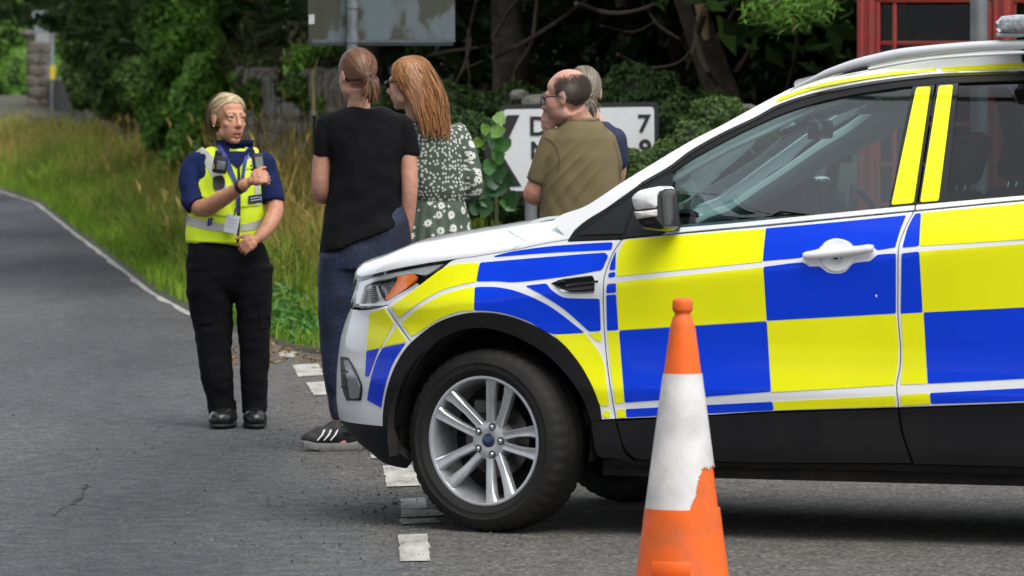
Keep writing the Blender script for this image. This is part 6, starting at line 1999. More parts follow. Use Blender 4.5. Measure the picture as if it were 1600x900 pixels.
# trousers
m_ = MB()
of.slab(m_, [(371, 300, 405, .105, 0), (384, 294, 413, .122, 0), (400, 291, 419, .135, 0), (430, 290, 426, .130, 0), (452, 293, 425, .105, 0), (466, 305, 418, .07, 0)])
of.slab(m_, [(415, 291, 366, .118, 0), (455, 291, 365, .118, 0), (500, 298, 364, .105, 0), (545, 307, 362, .09, -.01), (590, 316, 364, .085, -.01), (625, 322, 367, .085, 0), (652, 326, 370, .09, 0)])
of.slab(m_, [(415, 366, 427, .118, 0), (455, 367, 426, .118, 0), (500, 370, 424, .105, 0), (545, 374, 422, .09, 0), (590, 376, 420, .085, 0), (625, 377, 418, .08, 0), (646, 378, 416, .085, 0)])
ot, oV, oF, _ = of.cloth('trousers', m_, blk_cloth, .007, 2, ((.009, (6, 6, 7), 1), (.005, (16, 16, 26), 2)))
bv = of.bvh(oV, oF)
for poly in ([(294, 430), (309, 427), (314, 462), (296, 468)], [(299, 470), (330, 474), (332, 505), (308, 508)], [(404, 476), (424, 474), (423, 512), (407, 514)]):
    of.patch('pocket', bv, poly, mat('pocket_black', (.0045, .0045, .0055), .9, spec=.15), .006, 2, parent=ot)
# boots facing the camera
for x0, x1, yb, yt, yaw in ((331, 374, 673, 646, -8), (377, 417, 671, 641, 6)):
    m_ = MB(); c = (x0 + x1) / 2; w = (x1 - x0) / of.s
    c0 = of.J(c, yb, 0); c0[2] = 0.0
    Mz = Matrix.Rotation(R(yaw), 3, 'Z')
    m_.ball(Vector(c0) + Mz @ Vector((0, -.11, .045)), (w * .48, .085, .05), m=Mz); m_.ball(Vector(c0) + Mz @ Vector((0, -.02, .05)), (w * .46, .12, .055), m=Mz); m_.tube([Vector(c0) + Vector((0, .03, .04)), Vector(c0) + Vector((0, .03, .13))], [.055, .052], 14)
    V, F, _ = remesh(m_, .007, 3); V[:, 2] = np.maximum(V[:, 2], .004); bo = obj('boot', V, F, boot, of.root)
    m_ = MB(); m_.ball(Vector(c0) + Mz @ Vector((0, -.06, .016)), (w * .5, .145, .022), m=Mz); V, F, _ = remesh(m_, .007, 2); V[:, 2] = np.clip(V[:, 2], .002, .028); obj('sole', V, F, mat('boot_sole', (.012, .012, .012), .8), bo)
# navy polo shirt
m_ = MB()
of.slab(m_, [(228, 338, 394, .062, .02), (236, 322, 402, .078, .02), (246, 304, 411, .092, .02), (270, 298, 413, .105, .01), (320, 296, 410, .112, 0), (376, 294, 409, .118, 0)])
of.limb(m_, [(306, 252, .02, .056), (299, 280, -.01, .060), (303, 312, -.06, .061), (308, 322, -.08, .061)], ends=False)
of.limb(m_, [(411, 252, .02, .056), (421, 285, .01, .058), (426, 316, -.02, .056)], ends=False)
m_.ball(of.J(307, 254, .02), .057); m_.ball(of.J(410, 254, .02), .057)
os_, sV, sF, _ = of.cloth('polo_shirt', m_, navy, .0075, 3, ((.009, (12, 12, 12), 4), (.005, (26, 26, 20), 5)))
# collar
m_ = MB()
cl = [of.J(346, 222, .05), of.J(340, 228, .0), of.J(343, 234, -.035), of.J(352, 241, -.062), of.J(363, 250, -.085)]
m_.tube(cl, [.006, .008, .009, .008, .003], 8, flat=1.6)
m_.tube([of.J(389, 222, .05), of.J(393, 228, .0), of.J(390, 234, -.04), of.J(382, 242, -.068), of.J(374, 250, -.088)], [.006, .008, .009, .008, .003], 8, flat=1.6); m_.build('collar', navy, os_)
# vest
m_ = MB()
of.slab(m_, [(231, 322, 400, .072, .02), (238, 312, 406, .088, .02), (252, 305, 410, .106, .015), (290, 300, 412, .122, .005), (340, 292, 413, .130, 0), (362, 290, 412, .132, 0), (380, 290, 411, .130, 0)])
vo, vV, vF, _ = of.cloth('hivis_vest', m_, hivis, .0075, 3, ((.014, (9, 9, 7), 6), (.007, (22, 22, 12), 7)))
bv = of.bvh(vV, vF)
blk = mat('kit_black', (.010, .010, .011), .45); lany = mat('lanyard_blue', (.008, .03, .22), .6)
for poly in ([(305, 238), (316, 229), (331, 243), (347, 270), (356, 300), (357, 318), (343, 318), (334, 285), (320, 256)], [(382, 229), (396, 232), (406, 246), (410, 300), (409, 322), (399, 322), (396, 268)], [(291, 337), (318, 344), (350, 350), (369, 352), (369, 363), (345, 362), (316, 357), (290, 351)], [(376, 351), (395, 347), (413, 340), (413, 353), (395, 359), (376, 362)]):
    of.patch('reflective_strip', bv, poly, silver, .0035, 1, parent=vo)
of.patch('zip', bv, [(371, 262), (375, 262), (376, 320), (374, 379), (370, 379), (371, 320)], blk, .005, parent=vo)
of.patch('neck_opening', bv, [(336, 219), (397, 219), (394, 232), (386, 244), (374, 262), (370, 262), (352, 246), (340, 232)], navy, .006, parent=vo)
of.patch('name_panel', bv, [(388, 306), (411, 303), (411, 316), (388, 319)], mat('panel_navy', (.010, .016, .05), .6), .006, 1, parent=vo)
for k in range(2): of.patch('panel_text', bv, [(391, 309 + k * 4), (408, 306.5 + k * 4), (408, 308 + k * 4), (391, 310.5 + k * 4)], mat('panel_print', (.35, .36, .38), .6), .009, step=3, parent=vo)
of.patch('pouch', bv, [(333, 276), (347, 274), (351, 280), (351, 293), (336, 297), (333, 292)], blk, .012, 3, lip=.012, parent=vo)
for pl_ in ([(377, 322), (411, 318), (411, 320), (377, 324)], [(292, 375), (340, 377.5), (370, 378), (370, 379.3), (340, 379), (292, 376.5)], [(303, 300), (333, 312), (333, 314), (303, 302)], [(300, 330), (366, 338), (366, 340), (300, 332)], [(377, 282), (409, 278), (409, 280), (377, 284)]):
    of.patch('seam', bv, pl_, mat('hivis_seam', (.42, .55, .01), .6), .005, parent=vo)
of.patch('pocket_edge', bv, [(383, 262), (409, 258), (409, 261), (383, 265)], mat('hivis_seam', (.42, .55, .01), .6), .006, parent=vo)
of.patch('pens', bv, [(325, 341), (328, 341), (327, 353), (324, 353)], lany, .008, parent=vo); of.patch('pens', bv, [(329, 340), (332, 340), (331, 351), (328, 352)], lany, .008, parent=vo)
for poly in ([(338, 226), (344, 226), (357, 248), (371, 284), (366, 286), (351, 256)], [(388, 226), (393, 228), (384, 262), (379, 300), (374, 300), (380, 255)], [(369, 300), (375, 300), (374, 332), (369, 332)]):
    of.patch('lanyard', bv, poly, lany, .010, parent=vo)
# things carried
def kit(name, label, cat, base): return thing(name, label, cat, base)
k0 = of.J(362, 350, -.17) + of.loc
idc = kit('identity_card', 'small white identity card hanging at the front of the hi-vis vest', 'card', k0)
m_ = MB(); m_.box((0, 0, 0), (.066, .003, .088), m=Matrix.Rotation(R(12), 3, 'Y')); m_.build('card', mat('card_white', (.66, .68, .72), .4), idc, bevel=.001)
m_ = MB()
for k in range(3): m_.box(Matrix.Rotation(R(12), 3, 'Y') @ Vector((0, -.0022, .02 - k * .016)), (.045, .0006, .0035), m=Matrix.Rotation(R(12), 3, 'Y'))
m_.build('print', mat('card_print', (.42, .44, .47), .5), idc, smooth=False)
m_ = MB(); m_.tube([(.012, -.002, .042), (.018, 0, .075)], .003, 6); m_.build('clip', blk, idc)
k0 = of.J(344, 257, -.15) + of.loc
bc = kit('body_camera', 'black body camera clipped to the shoulder of the hi-vis vest', 'camera', k0)
Mt = Matrix.Rotation(R(8), 3, 'Y')
MB().box((0, 0, 0), (.068, .03, .085), m=Mt).build('casing', blk, bc, bevel=.008)
MB().box((.005, -.017, -.004), (.042, .004, .042), m=Mt).build('screen', mat('cam_screen', (.12, .13, .14), .25), bc, bevel=.002)
MB().box((-.008, 0, .052), (.034, .026, .03), m=Mt).build('lens_block', blk, bc, bevel=.006)
MB().box((-.03, -.016, -.01), (.006, .004, .02), m=Mt).build('light', mat('cam_amber', (.30, .20, .05), .4), bc)
k0 = of.J(404, 257, -.285) + of.loc
rd_ = kit('handheld_radio', 'black handheld radio with short aerial gripped in the officer\'s hand', 'radio', k0)
Mt = Matrix.Rotation(R(-6), 3, 'Y') @ Matrix.Rotation(R(14), 3, 'Z')
MB().box((0, 0, -.01), (.054, .034, .13), m=Mt).build('casing', blk, rd_, bevel=.007)
MB().box(Mt @ Vector((0, -.019, .012)), (.036, .003, .05), m=Mt).build('screen', mat('radio_screen', (.20, .23, .22), .3), rd_)
MB().tube([Mt @ Vector((.014, 0, .05)), Mt @ Vector((.014, 0, .12))], [.007, .005], 8).build('aerial', blk, rd_)
MB().tube([Mt @ Vector((-.02, 0, .05)), Mt @ Vector((-.02, 0, .072))], [.008, .008], 8).build('knob', blk, rd_)
m_ = MB(); m_.tube([of.J(374, 285, -.265), of.J(378, 292, -.28), of.J(382, 299, -.27)], .0, 6)
wa = Vector(of.J(370, 295, -.275)); wb = Vector(of.J(380, 289.5, -.302)); tw = (wb - wa).normalized()
m_ = MB(); m_.tube([wa.lerp(wb, .35), wa.lerp(wb, .9)], .0335, 18); m_.build('watch_strap', blk, of.root)
# hair: blond bob, parted on top, tucked behind the ear
n = 4200; paths = []
for _ in range(n):
    a = rng.uniform(R(-52), R(232))            # 0 = her left side, 90 = back
    st = np.array([rng.normal(.016, .010), rng.uniform(-.085, .06), .085]); u0 = st / SR; u0 /= np.linalg.norm(u0)
    dr = np.array([math.cos(a), math.sin(a) * 1.0, -.05]); dr /= np.linalg.norm(dr)
    sdn = 1 if dr[0] >= 0 else -1
    P = []
    kk = rng.uniform(1.05, 1.17); ln = rng.uniform(.06, .095) + .015 * math.sin(a)
    for t in np.linspace(0, 1, 7):
        u = u0 * math.cos(t * 1.45) + (dr - u0 * (dr @ u0)) / np.linalg.norm(dr - u0 * (dr @ u0)) * math.sin(t * 1.45); u /= np.linalg.norm(u)
        P.append(SC + u * SR * (1.03 + (kk - 1.03) * min(1, t * 1.6)))
    e = P[-1].copy()
    if e[1] < -.050 and e[2] < .035: continue
    for t in np.linspace(.2, 1, 5):
        q = e + np.array([0, .012 * t, -ln * t]); q[:2] = q[:2] * (1 - .06 * t * t) ; P.append(q)
    P = np.array(P)
    push = max(0.0, .026 - e[1]) * (1.0 if sdn < 0 else .6)
    P[6:, 0] *= 1.08 + .10 * np.linspace(0, 1, len(P) - 6)
    P[:, 1] += push * np.clip((np.arange(len(P)) - 2) / 5.0, 0, 1) ** 1.3
    P[:, :2] += rng.normal(0, .0022, 2)
    P[-4:] += rng.normal(0, .003, 3)
    paths.append(P)
blond = hair_mat('blond_hair', (.26, .175, .085), (.62, .49, .30))
hair_obj(of, 'hair', np.array(paths), .0045, .0022, blond, cap_shell(lambda u: u[2] > .46 or u[1] > -.10, 1.06), mat('blond_base', (.36, .26, .145), .6))
MB().ball(of.head_M[1] + of.head_M[0] @ Vector((-.082, .0, -.036)), .004, 8, 6).build('earring', chrome, of.root)

# ------------------------------------------------------------------ 2: woman in black T-shirt
wb_ = Person('person', 'woman in black T-shirt and patterned navy leggings seen from behind, hair tied', 25.7, 555)
b = wb_.body
wb_.head(556, 117, 0, -148, 4, 0, 1.0)
wb_.neck(561, 171, .015, .048)
wb_.slab(b, [(176, 545, 596, .04, 0), (192, 524, 618, .062, 0), (240, 526, 618, .085, 0), (300, 526, 616, .09, 0), (345, 530, 616, .08, 0), (400, 525, 622, .09, 0)])
wb_.limb(b, [(514, 195, 0, .042), (504, 240, .0, .042), (501, 290, .01, .041), (505, 305, .06, .043), (525, 300, .16, .037), (545, 290, .24, .028)])
wb_.limb(b, [(626, 195, 0, .042), (637, 240, 0, .041), (640, 290, -.02, .039), (638, 330, -.01, .034), (636, 356, 0, .028)])
wb_.hand(wb_.J(545, 290, .24), np.array([.03, .08, .02]), np.array([0, -1, .3]), 1, curl=.7)
wb_.hand(wb_.J(636, 354, 0), np.array([-.005, .015, -.08]), np.array([1, -.2, 0]), 1, curl=.5)
wb_.limb(b, [(540, 400, 0, .085), (530, 490, .0, .06), (520, 560, .02, .052), (527, 640, .03, .036), (532, 672, .03, .036), (534, 690, .02, .034)])
wb_.limb(b, [(600, 400, 0, .085), (590, 490, .05, .06), (575, 560, .1, .052), (560, 640, .14, .036), (556, 690, .14, .036)])
wb_.finish_body((.55, .30, .215), .0058)
tee = mat('black_tee', (.0045, .0045, .0055), .9, vary=(8, .2), bump=(500, .2, .0015), spec=.18)
m_ = MB()
wb_.slab(m_, [(167, 543, 602, .050, .0), (172, 530, 612, .07, .0), (182, 508, 630, .088, 0), (200, 504, 636, .10, 0), (235, 512, 632, .110, 0), (260, 518, 629, .112, 0), (300, 515, 629, .118, 0), (335, 508, 631, .128, 0), ((372, 340), 501, 634, .135, 0), ((401, 347), 498, 637, .138, 0)])
wb_.limb(m_, [(514, 192, 0, .056), (507, 215, 0, .056), (504, 246, .0, .050)], ends=False); wb_.limb(m_, [(626, 192, 0, .056), (634, 215, 0, .053), (637, 243, 0, .047)], ends=False)
m_.ball(wb_.J(514, 195, 0), .055); m_.ball(wb_.J(626, 195, 0), .055)
def tee_folds(V, Nr):
    # drapes from the left shoulder to the right hip
    k = np.clip((1.25 - V[:, 2]) / .5, 0, 1)
    ph = V[:, 2] * 42 - V[:, 0] * 34 + 1.5 * np.sin(V[:, 0] * 9)
    return V + Nr * (np.sin(ph) * .0045 * k * np.clip((V[:, 0] + .18) / .25, 0, 1))[:, None]
wb_.cloth('t_shirt', m_, tee, .0078, 4, ((.014, (7, 7, 4), 3), (.007, (15, 15, 14), 8)), hook=tee_folds)
def leggings_mat():
    m, nt, out = new_mat('patterned_leggings'); L = nt.links.new
    p = N(nt, 'ShaderNodeBsdfPrincipled'); p.inputs['Roughness'].default_value = .7
    tc = N(nt, 'ShaderNodeTexCoord')
    # blurred fern fronds: a twisted noise cut by a finer one
    n1 = N(nt, 'ShaderNodeTexNoise'); n1.inputs['Scale'].default_value = 26; n1.inputs['Detail'].default_value = 3; n1.inputs['Distortion'].default_value = 4.5
    n2 = N(nt, 'ShaderNodeTexNoise'); n2.inputs['Scale'].default_value = 9; n2.inputs['Detail'].default_value = 2
    for q in (n1, n2): L(tc.outputs['Object'], q.inputs['Vector'])
    a = ramp(nt, n1.outputs[0], [(.46, (0, 0, 0)), (.56, (1, 1, 1))])
    bb = ramp(nt, n2.outputs[0], [(.38, (.2, .2, .2)), (.6, (1, 1, 1))])
    mm = N(nt, 'ShaderNodeMath', operation='MULTIPLY'); L(a, mm.inputs[0]); L(bb, mm.inputs[1])
    c = ramp(nt, mm.outputs[0], [(0, (.004, .006, .016)), (1, (.009, .024, .080))])
    L(c, p.inputs['Base Color']); L(p.outputs[0], out.inputs[0]); return m
m_ = MB()
wb_.slab(m_, [((372, 318), 508, 634, .106, 0), ((385, 345), 503, 641, .118, 0), ((398, 378), 500, 643, .124, 0), (420, 498, 640, .125, 0)])
wb_.slab(m_, [(398, 500, 572, .11, 0), (430, 497, 572, .105, 0), (480, 497, 562, .09, .0), (530, 499, 552, .075, .01), (580, 503, 546, .068, .02), (620, 511, 544, .055, .03), (655, 519, 541, .043, .03)])
wb_.slab(m_, [(385, 566, 640, .10, 0), (430, 566, 638, .105, .01), (480, 562, 625, .09, .04), (530, 556, 608, .075, .08), (580, 550, 594, .068, .11), (655, 545, 572, .045, .14)])
wb_.cloth('leggings', m_, leggings_mat(), .0075, 4, ((.005, (10, 10, 14), 2),))
# trainers: pointing left, away from the car
tr_b = mat('trainer_black', (.013, .013, .015), .7, bump=(200, .4, .003)); tr_s = mat('trainer_sole', (.17, .165, .155), .7, dirt=(20, (.06, .05, .045), .6)); wht = mat('trainer_white', (.7, .7, .7), .5); teal = mat('trainer_teal', (.05, .30, .33), .5)
def trainer(px, dy, yaw):
    g = wb_.J(px, 700, dy); g[2] = 0.0
    Mz = Matrix.Rotation(R(yaw), 3, 'Z'); g = Vector(g)
    def Q(x, y, z): return g + Mz @ Vector((x, y, z))        # -x is the toe
    m_ = MB()
    m_.ball(Q(-.135, 0, .056), (.062, .044, .036), m=Mz); m_.ball(Q(-.085, 0, .070), (.075, .045, .046), m=Mz); m_.ball(Q(-.03, 0, .082), (.07, .043, .058), m=Mz); m_.ball(Q(.03, 0, .078), (.052, .040, .058), m=Mz)
    m_.tube([Q(.012, 0, .08), Q(.02, 0, .132)], [.050, .044], 14)
    V, F, _ = remesh(m_, .006, 3); V[:, 2] = np.maximum(V[:, 2], .03); sh = obj('trainer', V, F, tr_b, wb_.root)
    ol = outline([(-.202, 0), (-.185, .034), (-.12, .050), (-.05, .044), (.02, .044), (.07, .036), (.084, 0), (.07, -.036), (.02, -.044), (-.05, -.044), (-.12, -.050), (-.185, -.034)], .012)
    m_ = MB(); vs = []
    for z, k_, to in ((.001, .93, 0.0), (.006, 1.0, 0), (.030, 1.0, 0), (.036, .96, 0)):
        for x, y in ol: vs.append(Q(x * k_, y * k_, z + (.016 * max(0, (-x - .12) / .08) + (.012 * max(0, (x - .02) / .06) if z > .01 else 0))))
    n_ = len(ol); fs_ = [(a * n_ + q, a * n_ + (q + 1) % n_, (a + 1) * n_ + (q + 1) % n_, (a + 1) * n_ + q)[::-1] for a in range(3) for q in range(n_)]
    fs_ += [tuple(3 * n_ + q for q in range(n_))[::-1], tuple(range(n_))]
    MB().add(vs, fs_).build('sole', tr_s, sh)
    for k in range(3):
        x = -.105 + k * .030
        MB().tube([Q(x - .022, -.047, .050), Q(x, -.0475, .075), Q(x + .012, -.036, .098)], [.0052, .0058, .005], 6, flat=.6).build('stripe', wht, sh)
    for k in range(4):
        x = -.115 + k * .022
        MB().tube([Q(x, -.022, .094 + k * .007), Q(x + .006, .0, .102 + k * .0075), Q(x, .022, .094 + k * .007)], .0032, 6).build('lace', tr_b if k % 2 else teal, sh)
    MB().tube([Q(-.012, -.043, .118), Q(.02, -.046, .130), Q(.055, -.02, .134)], .004, 6).build('collar_trim', teal, sh)
    MB().tube([Q(.045, -.035, .06), Q(.062, -.012, .07), Q(.045, -.03, .09)], .006, 6).build('heel_tab', teal, sh)
trainer(537, .02, 10); trainer(562, .14, 4)
# hair drawn back to a low bun
def tied_hair(per, bun, material, base_mat, n=1500, keep=lambda u: u[2] > .15 or u[1] > -.2, line=.25, kk=(1.05, 1.12), tail=.06, w=.0036):
    bun = np.array(bun, float); ub = (bun - SC) / SR; ub /= np.linalg.norm(ub)
    paths = []
    while len(paths) < n:
        u = rng.normal(0, 1, 3); u /= np.linalg.norm(u)
        if u[2] < -.55 or u @ ub > .93: continue
        if u[1] < -.25 and u[2] < line: continue
        if u[1] < -.9 and u[2] < .45: continue
        P = []; k0 = rng.uniform(*kk)
        om = math.acos(max(-1, min(1, u @ ub)))
        for t in np.linspace(0, 1, 9):
            v = (math.sin((1 - t) * om) * u + math.sin(t * om) * ub) / max(math.sin(om), 1e-3); v[2] -= .10 * math.sin(math.pi * t); v /= np.linalg.norm(v)
            P.append(SC + v * SR * (1.03 + (k0 - 1.03) * min(1, t * 3)))
        P = np.array(P)
        P[:, :] += (bun - P[-1]) * np.linspace(0, 1, 9)[:, None] ** 4
        paths.append(P)
    for _ in range(n // 6):
        s0 = bun + rng.normal(0, .006, 3); e = rng.normal(0, 1, 3) * [.02, .014, .02] + [0, .03, -tail]
        paths.append(np.array([s0 + e * t + np.array([0, .025, .012]) * math.sin(t * math.pi) for t in np.linspace(0, 1, 9)]))
    o = hair_obj(per, 'hair', np.array(paths), w, w * .7, material, cap_shell(keep, 1.05), base_mat)
    return o
brown = hair_mat('brown_hair', (.050, .019, .009), (.21, .092, .038))
ho = tied_hair(wb_, (.018, .128, -.020), brown, mat('brown_base', (.07, .03, .014), .6), 3200, tail=.075)
Mh, ch_ = wb_.head_M
MB().ball(ch_ + Mh @ Vector((.018, .125, -.022)), (.032, .028, .032)).build('bun', mat('brown_base', (.07, .03, .014), .6), ho)
MB().tube([ch_ + Mh @ Vector((.018 + .021 * math.cos(t), .122, -.016 + .021 * math.sin(t))) for t in np.linspace(0, 6.28, 14)], .0035, 6).build('hair_tie', blk, ho)

# ------------------------------------------------------------------ 3: woman in the floral dress
wf = Person('person', 'red-haired woman in green floral dress and sunglasses beside the black T-shirt', 26.4, 685)
b = wf.body
wf.head(637, 130, 0, -118, 5, 0, .99)
wf.neck(655, 192, .02, .052)
wf.slab(b, [(196, 640, 690, .06, 0), (210, 625, 716, .08, 0), (260, 652, 712, .08, 0), (320, 660, 712, .07, 0), (400, 652, 722, .09, 0), (470, 650, 720, .09, 0)])
wf.limb(b, [(712, 215, 0, .045), (730, 255, 0, .042), (738, 290, -.01, .038), (720, 305, .10, .034), (690, 300, .2, .028)])
wf.limb(b, [(632, 215, 0, .045), (624, 255, .05, .042), (622, 290, .08, .036), (640, 300, .18, .03)])
wf.limb(b, [(665, 440, 0, .07), (665, 560, 0, .055), (666, 690, 0, .04)]); wf.limb(b, [(705, 440, 0, .07), (705, 560, 0, .055), (704, 690, 0, .04)])
wf.hand(wf.J(690, 300, .2), np.array([-.05, .05, .01]), np.array([0, -1, .3]), 1, curl=.6); wf.hand(wf.J(640, 300, .18), np.array([.05, .05, .01]), np.array([0, -1, .3]), -1, curl=.6)
wf.finish_body((.56, .31, .22), .006, brow=(.25, .13, .06))
def floral():
    m, nt, out = new_mat('floral_print'); L = nt.links.new
    p = N(nt, 'ShaderNodeBsdfPrincipled'); p.inputs['Roughness'].default_value = .75
    uv = N(nt, 'ShaderNodeUVMap', uv_map='UVMap')
    def flowers(scale, r0, dens, seed, petals=3.5):
        sc = N(nt, 'ShaderNodeVectorMath', operation='SCALE'); sc.inputs['Scale'].default_value = scale; L(uv.outputs[0], sc.inputs[0])
        ad = N(nt, 'ShaderNodeVectorMath', operation='ADD'); ad.inputs[1].default_value = (seed, seed * .7, 0); L(sc.outputs[0], ad.inputs[0])
        vo = N(nt, 'ShaderNodeTexVoronoi', voronoi_dimensions='2D'); vo.inputs['Scale'].default_value = 1; vo.inputs['Randomness'].default_value = .8; L(ad.outputs[0], vo.inputs['Vector'])
        sub = N(nt, 'ShaderNodeVectorMath', operation='SUBTRACT'); L(ad.outputs[0], sub.inputs[0]); L(vo.outputs['Position'], sub.inputs[1])
        sp = N(nt, 'ShaderNodeSeparateXYZ'); L(sub.outputs[0], sp.inputs[0])
        at2 = N(nt, 'ShaderNodeMath', operation='ARCTAN2'); L(sp.outputs[1], at2.inputs[0]); L(sp.outputs[0], at2.inputs[1])
        m1 = N(nt, 'ShaderNodeMath', operation='MULTIPLY'); m1.inputs[1].default_value = petals; L(at2.outputs[0], m1.inputs[0])
        cs = N(nt, 'ShaderNodeMath', operation='COSINE'); L(m1.outputs[0], cs.inputs[0])
        ab = N(nt, 'ShaderNodeMath', operation='ABSOLUTE'); L(cs.outputs[0], ab.inputs[0])
        ra = N(nt, 'ShaderNodeMath', operation='MULTIPLY_ADD'); ra.inputs[1].default_value = r0 * .45; ra.inputs[2].default_value = r0 * .58; L(ab.outputs[0], ra.inputs[0])
        lt = N(nt, 'ShaderNodeMath', operation='LESS_THAN'); L(vo.outputs['Distance'], lt.inputs[0]); L(ra.outputs[0], lt.inputs[1])
        gt = N(nt, 'ShaderNodeMath', operation='GREATER_THAN'); L(vo.outputs['Distance'], gt.inputs[0]); gt.inputs[1].default_value = r0 * .22
        cc = N(nt, 'ShaderNodeSeparateColor'); L(vo.outputs['Color'], cc.inputs[0])
        pr = N(nt, 'ShaderNodeMath', operation='LESS_THAN'); L(cc.outputs[0], pr.inputs[0]); pr.inputs[1].default_value = dens
        a1 = N(nt, 'ShaderNodeMath', operation='MULTIPLY'); L(lt.outputs[0], a1.inputs[0]); L(gt.outputs[0], a1.inputs[1])
        a2 = N(nt, 'ShaderNodeMath', operation='MULTIPLY'); L(a1.outputs[0], a2.inputs[0]); L(pr.outputs[0], a2.inputs[1])
        return a2.outputs[0]
    s1, s2, s3 = flowers(50, .32, .85, 3.1, 2.5), flowers(17, .33, .62, 8.3, 4.5), flowers(36, .26, .35, 5.5, 2)
    at_ = N(nt, 'ShaderNodeAttribute', attribute_name='Col'); sc = N(nt, 'ShaderNodeSeparateColor'); L(at_.outputs['Color'], sc.inputs[0])
    big = N(nt, 'ShaderNodeMath', operation='MAXIMUM'); L(s2, big.inputs[0]); L(s3, big.inputs[1])
    mx = N(nt, 'ShaderNodeMix'); L(sc.outputs[0], mx.inputs[0]); L(s1, mx.inputs[2]); L(big.outputs[0], mx.inputs[3])
    cm = N(nt, 'ShaderNodeMix', data_type='RGBA'); L(mx.outputs[0], cm.inputs[0]); cm.inputs[6].default_value = (.055, .082, .055, 1); cm.inputs[7].default_value = (.62, .62, .58, 1)
    L(cm.outputs[2], p.inputs['Base Color']); L(p.outputs[0], out.inputs[0]); return m
m_ = MB()
wf.slab(m_, [(188, 640, 696, .055, 0), (196, 630, 708, .075, 0), (206, 624, 720, .09, 0), (230, 626, 726, .105, 0), (265, 634, 728, .112, 0), (295, 642, 729, .112, 0), (309, 646, 726, .106, 0), (315, 647, 726, .104, 0), (330, 643, 731, .118, 0), (360, 638, 737, .135, 0), (400, 632, 743, .15, 0), (480, 625, 752, .16, 0), (560, 620, 758, .17, 0)])
wf.limb(m_, [(716, 208, 0, .052), (729, 245, 0, .056), (738, 282, -.01, .054), (735, 300, .03, .05), (715, 304, .11, .044)], ends=True)
wf.limb(m_, [(630, 208, 0, .052), (624, 250, .05, .054), (622, 288, .09, .05)], ends=True)
def dress_folds(V, Nr):
    wz = 1.75 - (313 - 100) / wf.s
    ang = np.arctan2(V[:, 1], V[:, 0] - (686 - 685) / wf.s)
    k = np.clip((wz - V[:, 2]) / .25, 0, 1)
    V = V + Nr * (np.sin(ang * 17 + 2 * np.sin(V[:, 2] * 7)) * .008 * k)[:, None]
    gth = np.exp(-((V[:, 2] - wz) / .03) ** 2)
    return V + Nr * (np.sin(ang * 46) * .0035 * gth - .004 * np.exp(-((V[:, 2] - wz) / .012) ** 2))[:, None]
do, dV, dF, dN = wf.cloth('dress', m_, floral(), .0078, 3, ((.010, (9, 9, 6), 3), (.005, (18, 18, 14), 6)), hook=dress_folds)
wz = 1.75 - (313 - 100) / wf.s
armx = (727 - 685) / wf.s
# flat print coordinates: width across and height, wrapped round the body
cx_ = (690 - 685) / wf.s
ang = np.arctan2(dV[:, 0] - cx_, -(dV[:, 1]))
uvv = np.stack([ang * .13, dV[:, 2]], 1)
uvl = do.data.uv_layers.new(name='UVMap')
li = np.empty(len(do.data.loops), np.int32); do.data.loops.foreach_get('vertex_index', li)
uvl.data.foreach_set('uv', uvv[li].astype(np.float32).ravel())
bigf = ((dV[:, 2] < wz) | (dV[:, 0] > armx + .012 + (1.45 - dV[:, 2]) * .03)).astype(float)
set_colors(do.data, np.stack([bigf] * 3, 1))
for x in (664, 705):
    g = wf.J(x, 690, 0); g[2] = 0.0; m_ = MB(); m_.ball(Vector(g) + Vector((-.04, .0, .04)), (.11, .045, .045)); V, F, _ = remesh(m_, .009, 2); V[:, 2] = np.maximum(V[:, 2], .003); obj('shoe', V, F, boot, wf.root)
# long loose red hair
paths = []
for _ in range(4600):
    a = rng.uniform(R(-35), R(215))
    u0 = np.array([rng.normal(0, .12), rng.uniform(-.55, .5), .85]); u0 /= np.linalg.norm(u0)
    dr = np.array([math.cos(a), math.sin(a), -.1]); dr = dr - u0 * (dr @ u0); dr /= np.linalg.norm(dr)
    kk = rng.uniform(1.06, 1.22); P = []
    for t in np.linspace(0, 1, 7):
        u = u0 * math.cos(t * 1.45) + dr * math.sin(t * 1.45)
        P.append(SC + u / np.linalg.norm(u) * SR * (1.04 + (kk - 1.04) * min(1, t * 1.4)))
    e = P[-1].copy()
    if e[1] < -.03 and e[2] < .04: continue
    ln = rng.uniform(.17, .29); wv = rng.uniform(0, 6.28)
    tgt = np.array([e[0] * .85, max(e[1], .03) * 1.0 + .05, 0])
    for t in np.linspace(.12, 1, 9):
        q = e.copy(); q[2] -= ln * t; q[:2] = e[:2] * (1 - t) + tgt[:2] * t
        q[0] += .006 * math.sin(wv + t * 7); q[1] += .028 * math.sin(t * 2.2) + .006 * math.cos(wv + t * 6); P.append(q)
    paths.append(np.array(P))
red_h = hair_mat('red_hair', (.10, .030, .010), (.50, .23, .08))
hair_obj(wf, 'hair', np.array(paths), .0042, .002, red_h, cap_shell(lambda u: u[2] > .2 or u[1] > -.15, 1.05), mat('red_base', (.20, .075, .026), .6))
Mh, ch_ = wf.head_M
sg = MB()
for x in (-1, 1):
    sg.ball(ch_ + Mh @ Vector((x * .032, -.092, .002)), (.026, .006, .019), m=Mh)
    sg.tube([ch_ + Mh @ Vector(q) for q in ((x * .054, -.088, .008), (x * .078, -.06, .010), (x * .082, .0, .008))], .0035, 6)
sg.build('sunglasses', mat('sunglass', (.006, .006, .007), .12), wf.root)

